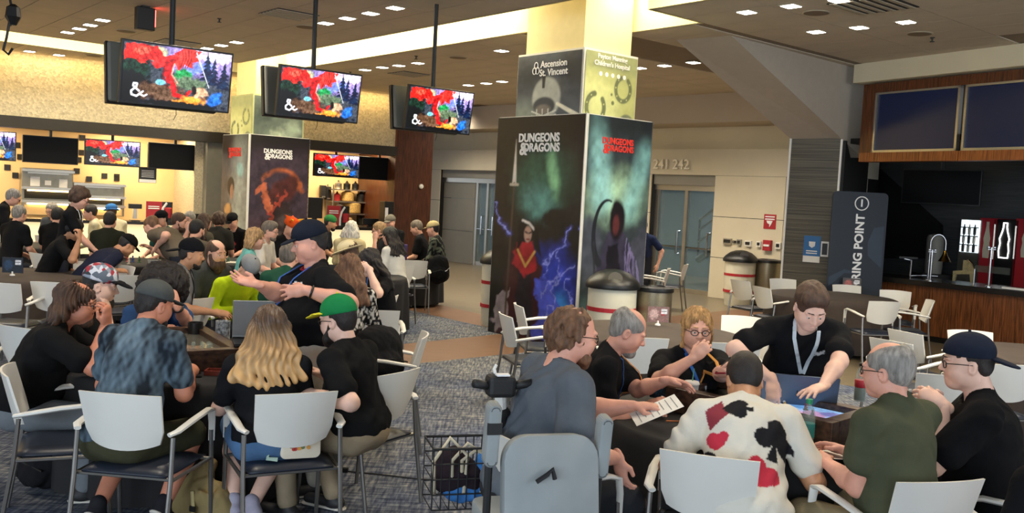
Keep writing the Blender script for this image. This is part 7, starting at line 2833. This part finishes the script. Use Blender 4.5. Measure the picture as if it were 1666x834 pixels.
sp = at(900, 700, 3.62)
SCY = math.radians(16)
sc = empty('mobility_scooter', (sp.x, sp.y, 0.013), SCY, label='empty grey mobility scooter in front of the large man in grey', cat='scooter')
o = rounded_slab(0.40, 0.46, 0.07, 0.10).build('seat_back', M_greyvinyl, sc, bevel=0.012, auto=True)
o.location = (0, 0, 0.72)
o.rotation_euler = (math.radians(-10), 0, 0)
hk_ = MB().tube([(-.075, -.05, .78), (-.03, -.052, .81), (-.012, -.052, .83), (0.0, -.052, .79)], .010, 6).build('coat_hook', M_rubber, sc)
o = rounded_slab(0.44, 0.40, 0.10, 0.06).build('seat_cushion', M_greyvinyl, sc, bevel=0.015, auto=True)
o.location = (0.0, 0.24, 0.52)
o.rotation_euler = (math.radians(90), 0, 0)
for sx, zc in ((-.245, 0.955), (.225, 0.895)):
    a = rounded_slab(0.055, 0.26, 0.075, 0.025).build('armrest', M_greyvinyl, sc, bevel=0.012, auto=True)
    a.location = (sx, 0.03, zc)
    a.rotation_euler = (0.12, 0, 0)
    MB().tube([(sx, 0.05, zc - .02), (sx, 0.05, 0.52), (sx * .7, 0.08, 0.45)], .016, 8).build('arm_bracket', M_rubber, sc)
MB().box((-.245, -.012, 0.985), (.058, .012, .045)).build('arm_strap', M_rubber, sc)
MB().lathe([(0.05, 0.14), (0.06, 0.2), (0.045, 0.25), (0.045, 0.46)], (0, 0.2, 0), 14).build('seat_post', M_rubber, sc)
MB().box((0, 0.15, 0.22), (0.46, 0.62, 0.16)).build('rear_body', M_maroon, sc, bevel=0.04)
MB().box((0, 0.62, 0.13), (0.42, 0.6, 0.05)).build('foot_deck', M_rubber, sc, bevel=0.02)
for (x, y) in ((-.24, 0.02), (.24, 0.02), (-.2, .92), (.2, .92)):
    w_ = MB().lathe([(0.03, -.035), (0.095, -.035), (0.11, -.02), (0.11, .02), (0.095, .035), (0.03, .035)], seg=20).build('wheel', M_rubber, sc, auto=True)
    w_.location = (x, y, 0.112)
    w_.rotation_euler = (0, math.pi / 2, 0)
MB().box((0, .86, .2), (0.36, 0.3, 0.14)).build('front_cowl', M_maroon, sc, bevel=0.04)
# tiller with ribbed boot, handlebars and console
tb, tt = V(.02, .80, .22), V(-.045, .62, .92)
prof = []
n = 30
pts = [tb.lerp(tt, k / n) for k in range(n + 1)]
MB().tube(pts, [(.085 if k < 3 else .062 - .0009 * k) + (.010 if k % 2 else -.006) for k in range(n + 1)], 14).build('ribbed_boot', M_rubber, sc, smooth=True)
MB().tube([tt, V(-.065, .58, 1.02)], .028, 10).build('tiller_tube', M_whiteplastic, sc)
hb_ = MB().box((-.065, .58, 1.03), (.13, .10, .10)).build('console', M_rubber, sc, bevel=0.02)
MB().box((-.065, .55, 1.085), (.06, .04, .008)).build('console_label', M_ink, hb_)
for sx in (-1, 1):
    MB().tube([(-.065 + sx * .05, .57, 1.03), (-.065 + sx * .135, .53, 1.05)], .020, 10).build('handle_grip', M_rubber, sc, smooth=True)
MB().tube([(-.08, .60, 1.06), (-.09, .61, 1.10), (-.08, .61, 1.12)], .008, 6).build('charge_lead', M_whiteplastic, sc)
# wire basket ahead of the tiller
bx, by, bz0, bz1 = -.13, .98, .36, .66
wire = []
for k in range(5):
    z = bz0 + (bz1 - bz0) * k / 4
    MB().tube([(bx - .17, by - .12, z), (bx + .17, by - .12, z), (bx + .17, by + .12, z), (bx - .17, by + .12, z)], .004 if k < 4 else .007, 5, closed=True).build('basket_wire', M_rubber, sc)
for k in range(9):
    x = bx - .17 + .34 * k / 8
    MB().tube([(x, by - .12, bz1), (x, by - .12, bz0), (x, by + .12, bz0), (x, by + .12, bz1)], .0032, 5).build('basket_wire', M_rubber, sc)
scM = Matrix.Translation((sp.x, sp.y, 0.013)) @ Matrix.Rotation(SCY, 4, 'Z')


def scp(x, y, z):
    return scM @ V(x, y, z)


bag = empty('tote_bag', scp(bx, by, bz0 + .01), SCY, label='blue and black tote with cream straps in the scooter basket', cat='bag')
F_ = Field()
F_.ell((0, 0, .10), (.15, .10, .10), None, .04)
F_.ell((-.05, .02, .17), (.09, .07, .09), None, .04)
F_.disp = lambda P: .012 * n3(P, 34, 2)
field_object('dark_cloth', F_, .01, cloth_mat('#2a2228'), bag)
F_ = Field()
F_.ell((.02, -.05, .06), (.13, .055, .055), None, .03)
F_.ell((.10, -.02, .14), (.05, .06, .10), None, .03)
F_.disp = lambda P: .012 * n3(P, 40, 5)
field_object('blue_cloth', F_, .01, cloth_mat('#3f78b8'), bag)
for k, dx in enumerate((-.06, .03, .08)):
    MB().tube([(dx - .09, -.07, .05), (dx - .10, -.08, .22), (dx - .02, -.06, .33 - .03 * k), (dx + .07, -.07, .24), (dx + .05, -.10, .06)], .010, 6, flat=.5).build('cream_strap', cloth_mat('#d8ccb0'), bag, smooth=True)

# ================================================================== BAGS
def backpack(name, p, rz, w, h, d, color, lab, tilt=0.0):
    r = empty(name, p, rz, label=lab, cat='backpack')
    F = Field()
    F.ell((0, 0, h * .42), (w * .5, d * .5, h * .44), None, .05)
    F.ell((0, 0, h * .72), (w * .44, d * .42, h * .28), None, .06)
    F.ell((0, -d * .4, h * .33), (w * .38, d * .28, h * .26), None, .03)
    F.disp = lambda P: .007 * n3(P, 30, 3) + .004 * n3(P, 75, 1)
    field_object('bag_body', F, .010, cloth_mat(color), r)
    MB().tube([(-.04, d * .1, h * .98), (-.03, d * .1, h * 1.06), (.03, d * .1, h * 1.06), (.04, d * .1, h * .98)], .010, 6).build('grab_loop', cloth_mat(color), r, smooth=True)
    for sx in (-1, 1):
        MB().tube([(sx * w * .25, d * .35, h * .9), (sx * w * .30, d * .62, h * .6), (sx * w * .33, d * .5, h * .15)], .018, 6, flat=.4).build('shoulder_strap', cloth_mat(color), r, smooth=True)
    MB().tube([(-w * .40, -d * .52, h * .40), (0, -d * .66, h * .50), (w * .40, -d * .52, h * .40)], .005, 5).build('zip', M_darkmetal, r)
    return r


c5 = chair_objs[4]
backpack('backpack', c5.matrix_basis @ V(0, .05, .455), math.radians(40), .42, .44, .30, '#1b1b1d', 'bulky black backpack sitting on the chair behind the green cap man')
p = at(713, 440, 14.6)
bk = backpack('backpack', (p.x, p.y, at(713, 461, 14.6).z), math.radians(20), .36, .46, .22, '#151517', 'round black backpack with white tick hanging on a far chair')
MB().prism([(.06, -.17, .22), (.10, -.165, .235), (.15, -.15, .28), (.095, -.17, .225), (.07, -.17, .205)], (0, -.006, 0)).build('tick_mark', M_ink, bk)
p = on(75, 795)
backpack('backpack', (p.x, p.y, 0.013), math.radians(-30), .36, .38, .24, '#1e1d1f', 'black bag on the carpet under the left edge chair')
p = on(330, 850)
r = empty('khaki_bag', (p.x, p.y, 0.013), math.radians(-25), label='open khaki canvas bag on the carpet between two chairs', cat='bag')
F_ = Field()
F_.cone((-.13, 0, .08), (.13, 0, .08), .10, .10, .04, (0, 1, 0), .8)
F_.cone((-.10, .04, .16), (-.02, .05, .30), .09, .05, .05)
F_.ell((.05, -.02, .17), (.12, .09, .08), None, .05)
F_.ell((.08, -.06, .25), (.075, .05, .055), None, .02, 'sub')
F_.disp = lambda P: .008 * n3(P, 28, 4) + .004 * n3(P, 70, 2)
field_object('canvas_body', F_, .009, cloth_mat('#8f7d55'), r)
MB().tube([(.02, -.11, .20), (.04, -.12, .12), (.04, -.12, .02)], .013, 6, flat=.4).build('buckle_strap', cloth_mat('#b8a878'), r)
MB().box((.04, -.125, .11), (.035, .012, .03)).build('buckle', M_darkmetal, r)
c3 = chair_objs[2]
r = empty('floral_purse', c3.matrix_basis @ V(.06, -.13, .456), math.radians(22), label='small cream purse with flower print on the blonde woman chair', cat='purse')
rounded_slab(.21, .115, .07, .03).build('purse_body', mat('cream_leather', srgb('#ddd2bd'), .5, noise=.05), r, bevel=.008, auto=True).location = (0, 0, .058)
rs = random.Random(4)
for k in range(9):
    x, z = rs.uniform(-.06, .07), rs.uniform(.05, .10)
    MB().lathe([(0.0, 0), (.011, 0), (.011, .003), (0, .003)], seg=7).build('flower_print', mat('flower_%d' % (k % 3), srgb(('#c2473f', '#d99a45', '#6b7a4a')[k % 3]), .6, noise=.1), r).matrix_local = Matrix.Translation((x, -.037, z)) @ Matrix.Rotation(math.pi / 2, 4, 'X')
MB().tube([(-.10, 0, .09), (-.16, -.01, .05), (-.17, -.03, .01), (-.12, -.05, .008)], .012, 6, flat=.35).build('green_strap', cloth_mat('#a9bfae'), r)

# ================================================================== THINGS ON THE TABLES
M_paper = mat('paper', srgb('#e4e0d6'), .8, noise=.05, nscale=20)
M_print_ink = mat('grey_print', srgb('#8a8a8a'), .8, noise=.1)


def sheet(name, corners, lab, lines=0, parent=None, cat='paper'):
    a, b, c, d = [V(*q) for q in corners]
    ce = (a + b + c + d) / 4
    r = empty(name, ce, label=lab, cat=cat)
    n = (b - a).cross(d - a).normalized() * .0015
    n = n if n.z > 0 else -n
    MB().prism([q - ce for q in (a, b, c, d)], n).build('sheet', M_paper, r)
    for k in range(lines):
        t = .12 + .76 * k / max(1, lines - 1)
        p0, p1 = a.lerp(d, t).lerp(b.lerp(c, t), .1), a.lerp(d, t).lerp(b.lerp(c, t), .9 - .2 * (k % 3 == 1))
        w = (d - a).normalized() * .004
        MB().prism([p0 - ce + n * 1.2, p1 - ce + n * 1.2, p1 - ce + w + n * 1.2, p0 - ce + w + n * 1.2], n * .3).build('printed_line', M_print_ink, r)
    return r


sheet('score_sheet', [at(1024, 673, 4.42), at(1036, 693, 4.30), at(1113, 661, 4.34), at(1097, 641, 4.46)], 'printed score sheet held by the large man in grey', 7)
Z = ZT1 + .004
sheet('folded_paper', [on(1303, 727, Z), on(1345, 746, Z + .01), on(1392, 748, Z), on(1345, 722, Z + .01)], 'white paper lying on the right table before the olive tee man', 0)
sheet('paper_sheet', [TBS[2] + V(-.45, -.35, .002), TBS[2] + V(-.18, -.45, .002), TBS[2] + V(-.1, -.2, .002), TBS[2] + V(-.38, -.1, .002)], 'white paper on the neon player table', 3)
sheet('paper_sheet', [TBS[3] + V(-.1, -.4, .002), TBS[3] + V(.12, -.38, .002), TBS[3] + V(.1, -.1, .002), TBS[3] + V(-.12, -.12, .002)], 'white paper on the table before the red creature banner', 3)


def laptop(p, rz, w, h, color, ang, lab, z):
    r = empty('laptop', (p.x, p.y, z), rz, label=lab, cat='laptop')
    m = mat('laptop_' + color, srgb(color), .4, metal=.15, noise=.04)
    MB().box((0, -.11, .009), (w, .24, .018)).build('keyboard_deck', m, r, bevel=.003)
    lid = MB().box((0, 0, h / 2), (w, .008, h)).build('lid', m, r, bevel=.003)
    lid.location = (0, .012, .016)
    lid.rotation_euler = (math.radians(ang), 0, 0)
    MB().box((0, -.0055, h / 2), (w * .94, .002, h * .9)).build('screen', M_blackscreen, lid)
    for k in range(2):
        MB().box((-.012 + .024 * k, .0055, h * .5), (.006, .002, .04)).build('lid_mark', M_darkmetal, lid)
    return r


# the presenter's raised laptop, seen from behind, on a small black stand
p = at(422, 548, 5.95)
zl = at(422, 548, 5.95).z
r = empty('laptop_stand', (p.x, p.y, ZT1), math.radians(200), label='small black stand under the silver laptop', cat='stand')
MB().box((0, .1, zl - ZT1 - .012), (.34, .28, .014)).build('platform', M_black, r)
for sx in (-1, 1):
    MB().tube([(sx * .15, 0.0, 0), (sx * .15, 0.02, zl - ZT1 - .02)], .011, 6).build('stand_leg', M_black, r)
    MB().tube([(sx * .15, 0.2, 0), (sx * .15, 0.2, zl - ZT1 - .02)], .011, 6).build('stand_leg', M_black, r)
laptop(p, math.radians(196), .34, .24, '#9c9b99', -16, 'open silver laptop on the left table with its back to us', zl)
p = at(1298, 645, 5.0)
laptop(p, math.radians(168), .40, .23, '#5a6675', -24, 'open blue grey laptop in front of the leaning man', ZT1 + .05)


def cup(p, prof, m, lab, name='cup', cat='cup', extra=()):
    r = empty(name, p, label=lab, cat=cat)
    MB().lathe(prof, seg=20).build('vessel', m, r, auto=True)
    for (nm, pr, mm) in extra:
        MB().lathe(pr, seg=20).build(nm, mm, r, auto=True)
    return r


p = at(1124, 640, 5.2)
cp = cup((p.x, p.y, ZT1 + .01), [(.030, 0), (.043, .13), (.045, .135), (.042, .135), (.03, .02)], M_whiteplastic, 'white paper cup with red bottle print and straw', extra=(('lid', [(.046, .132), (.046, .14), (.04, .148), (.004, .15)], M_whiteplastic),))
MB().prism([(-.012, -.041, .02), (.014, -.041, .02), (.012, -.045, .06), (.006, -.046, .085), (-.004, -.046, .085), (-.011, -.045, .06)], (0, -.003, 0)).build('red_bottle_print', M_red, cp)
MB().tube([(0, 0, .1), (.01, 0, .22)], .0035, 6).build('straw', mat('green_straw', srgb('#5fa08a'), .4, noise=.05), cp)
M_pet = mat('clear_plastic', srgb('#aebfb8'), .08, alpha=.35, noise=.05)
p = on(1312, 726, ZT1)
cup((p.x, p.y, ZT1 + .002), [(.030, 0), (.033, .02), (.033, .15), (.026, .185), (.012, .205), (.012, .215)], M_pet, 'clear water bottle with teal label and green cap', 'water_bottle', 'bottle',
    (('cap', [(.015, .212), (.015, .235), (.002, .236)], mat('green_cap', srgb('#2f9a6a'), .4, noise=.05)), ('label_band', [(.0335, .05), (.0338, .052), (.0338, .115), (.0335, .117)], mat('teal_label', srgb('#2f8f8a'), .5, noise=.15))))
p = on(1398, 652, ZT1)
cup((p.x, p.y, ZT1 + .002), [(.034, 0), (.036, .02), (.036, .07), (.030, .10), (.034, .14), (.026, .18), (.013, .21), (.013, .22)], M_pet, 'cola bottle with red label and dark cap on the right table', 'cola_bottle', 'bottle',
    (('cap', [(.016, .215), (.016, .235), (.002, .236)], M_black), ('label_band', [(.0325, .085), (.034, .088), (.036, .13), (.0345, .132)], M_red), ('drink', [(.031, .006), (.032, .02), (.032, .08), (.001, .081)], mat('cola', srgb('#1d0f0a'), .2, noise=.05))))
# phone in the woman's hand
p = at(1186, 592, 4.92)
r = empty('phone', p, math.radians(20), label='phone in red case held by the blond woman', cat='phone')
o = MB().box((0, 0, 0), (.085, .165, .010)).build('case', mat('red_case', srgb('#8a2230'), .4, noise=.05), r, bevel=.003)
MB().box((0, 0, .006), (.076, .152, .003)).build('screen', M_blackscreen, r)
r.rotation_euler = (math.radians(35), math.radians(-12), math.radians(-62))
p = on(1104, 686, Z)
r = empty('pencil', (p.x, p.y, Z), math.radians(8), label='orange pencil on the right table edge', cat='pencil')
MB().tube([(-.07, 0, .004), (.06, 0, .004)], .004, 6).build('shaft', mat('pencil_orange', srgb('#b8672c'), .5, noise=.05), r)
MB().tube([(.06, 0, .004), (.075, 0, .004)], [.004, .0008], 6).build('tip', M_darkmetal, r)
# standing cards on tables
M_cardart = mat('card_print', (.5, .5, .5), .4, attr=True)


def card_art(c1, c2, c3):
    def fn(u, v):
        q = Paint(u, v, 1.5)
        q.over(c1, np.ones(len(u)))
        q.blob(c2, .3, .5, .35, .35, rough=.9)
        q.blob(c3, .7, .6, .2, .2, rough=.6, seed=4)
        q.poly('#e6e6ea', [(.62, .55), (.9, .55), (.9, .85), (.62, .85)])
        q.line('#30303a', [(.66, .7), (.86, .7)], .03)
        q.mottled(.5, 16)
        return q.c
    return fn


def table_card(p, rz, w, h, art, lab):
    r = empty('table_card', p, rz, label=lab, cat='sign')
    MB().box((0, .006, .03 + h / 2), (w, .006, h)).build('card_board', M_black, r)
    painted_sheet('card_picture', 40, 28, card_art(*art), (-w / 2, .002, .03), (1, 0, 0), (0, 0, 1), w, h, M_cardart, r)
    MB().lathe([(.028, 0), (.026, .012), (.010, .02), (.008, .045)], seg=14).build('holder', M_whiteplastic, r)
    return r


p = on(1070, 529, .755)
table_card((p.x, p.y, .755), .1, .21, .15, ('#8a6a66', '#c9a9a4', '#a83038'), 'reddish picture card in a white holder on the middle round table')
p = on(1385, 474, .755)
table_card((p.x, p.y, .755), -.3, .26, .17, ('#4a4240', '#a85a52', '#d8d4d0'), 'picture card in a holder on the round table by the navy sign')
p = on(20, 448, .755)
table_card((p.x, p.y, .755), .0, .23, .17, ('#16202e', '#27415f', '#0e1116'), 'dark blue numbered card in a white holder on the left round table')
p = on(1077, 657, ZT1)
table_card((p.x, p.y, ZT1 + .002), -.35, .15, .15, ('#14202c', '#2a5878', '#101216'), 'dark blue card in a holder on the corner of the right table')
# purple box
r = empty('purple_box', TBS[5] + V(-.1, -.2, 0), .2, label='purple card box on the far table', cat='box')
MB().box((0, 0, .13), (.30, .10, .26)).build('box_body', mat('purple_card', srgb('#4a3a78'), .5, noise=.08), r, bevel=.004)
MB().box((0, 0, .262), (.304, .104, .012)).build('box_lid', mat('purple_lid', srgb('#5a4a8a'), .5, noise=.08), r)
# left table: mugs, tray, phone, mouse, dice
z1 = ZT1
p = at(362, 549, 6.25)
cup((p.x, p.y, z1 + .002), [(.045, 0), (.05, .01), (.048, .20), (.05, .205), (.044, .205), (.042, .02)], mat('speckled_mug', srgb('#39424c'), .4, noise=.9, nscale=45, color2=srgb('#c8ccd0')), 'tall speckled tumbler on the far rim of the left table', 'tumbler', 'cup')
p = at(318, 530, 6.35)
cup((p.x, p.y, z1 + .002), [(.045, 0), (.05, .01), (.052, .17), (.047, .17), (.042, .02)], M_black, 'black tumbler beside the curly afro', 'tumbler', 'cup')
p = on(354, 609, z1)
r = empty('dice_tray', (p.x, p.y, z1 + .002), math.radians(4), label='small red leather tray on the left table', cat='tray')
M_redl = mat('red_leather', srgb('#7a3022'), .5, noise=.1)
MB().box((0, 0, .004), (.13, .09, .008)).build('tray_base', M_redl, r)
for (c_, s_) in (((0, -.045, .014), (.13, .008, .028)), ((0, .045, .014), (.13, .008, .028)), ((-.065, 0, .014), (.008, .09, .028)), ((.065, 0, .014), (.008, .09, .028))):
    MB().box(c_, s_).build('tray_wall', M_redl, r)
p = on(316, 610, z1)
r = empty('phone', (p.x, p.y, z1 + .002), math.radians(20), label='black phone lying on the left table beside the tray', cat='phone')
MB().box((0, 0, .005), (.08, .16, .010)).build('case', M_black, r, bevel=.003)
MB().box((0, 0, .011), (.072, .148, .003)).build('screen', M_blackscreen, r)
p = on(371, 600, z1)
r = empty('headphones', (p.x, p.y, z1 + .002), math.radians(20), label='black headset lying by the left game box', cat='headphones')
MB().tube([(.05 * math.cos(t), 0, .012 + .065 * math.sin(t)) for t in np.linspace(0, math.pi, 11)], .010, 8).build('band', M_black, r, smooth=True)
for sx in (-1, 1):
    MB().lathe([(.02, -.012), (.028, 0), (.02, .012)], (sx * .05, 0, .03), 12).build('ear_cup', M_greypanel, r)
g0 = V(N1.x, N1.y, 0) + u1 * .17 + v1 * .40
rs = random.Random(9)
for k in range(6):
    q = g0 + V(rs.uniform(-.06, .10), rs.uniform(-.08, .08), ZT1 + .13 * .72 + .002)
    o = MB().box((0, 0, .011), (.022, .022, .022)).build('game_die', M_pet, None, bevel=.003)
    o.location = q
    o.rotation_euler = (0, 0, rs.uniform(0, 1.5))
    tag(o, 'small clear die on the glass of the left game box', 'die', 'clear dice on the left game box')
# figures on the lit map
rs = random.Random(12)
for k, (fx, fy, h_) in enumerate(((.45, .25, '#2f6a46'), (.62, .22, '#c9a24a'), (.70, .30, '#8a3a3a'), (.55, .34, '#dcdcdc'), (.80, .18, '#3a4a7a'))):
    q = A2 + u2_ * (W2 * fx) + v2_ * fy + V(0, 0, zz + .001)
    r = empty('game_figure', q, label=('green', 'yellow', 'red', 'white', 'blue')[k] + ' game figure on the lit map screen', cat='figure')
    mm = mat('figure_%d' % k, srgb(h_), .5, noise=.1)
    MB().lathe([(.014, 0), (.014, .004), (.004, .005)], seg=12).build('base', M_black, r)
    MB().lathe([(.006, .004), (.009, .012), (.006, .022), (.003, .025), (.006, .030), (.004, .037), (.001, .038)], seg=10).build('figure', mm, r, auto=True)
# clutter of miniatures on the tables of the crowd
for t, lab in ((0, 'painted miniature on the leaning players table'), (1, 'game piece on the far left table'), (2, 'painted miniature on the neon player table'), (3, 'painted miniature on the table by the red banner')):
    for k in range(7):
        q = TBS[t] + V(rs.uniform(-.4, .4), rs.uniform(-.45, .2), 0.001)
        o = MB().lathe([(.025, 0), (.025, .008), (.010, .01), (.016, .04), (.008, .06), (.013, .075), (.002, .09)], seg=9).build('miniature', mat('mini_%d' % k, srgb(('#b04038', '#d8d4c8', '#2c2c30', '#b58a4a', '#3f6a45', '#3a5284', '#c8742c')[k]), .5, noise=.2), None)
        o.location = q
        tag(o, ('red ', 'white ', 'black ', 'tan ', 'green ', 'blue ', 'orange ')[k] + lab, 'miniature', lab.replace('painted miniature', 'miniatures').replace('game piece', 'pieces'))
# extra seats for near players whose chairs show only an arm
chair_at(P8['loc'] + V(.13, .0, 0), -68, 'white stacking armchair under the large man in grey')
chair_at(P14['loc'] + V(.05, -.03, 0), 66, 'white stacking armchair under the man in the backward navy cap')
# black cable across the carpet
r = empty('floor_cable', on(700, 783), label='thin black cable across the carpet toward the scooter', cat='cable')
pts = [on(560, 770), on(620, 776), on(680, 783), on(745, 786)]
MB().tube([q - r.location + V(0, 0, .018) for q in pts], .005, 5).build('cable', M_black, r)
MB().box(pts[0] - r.location + V(0, 0, .025), (.05, .03, .025)).build('plug', M_black, r)
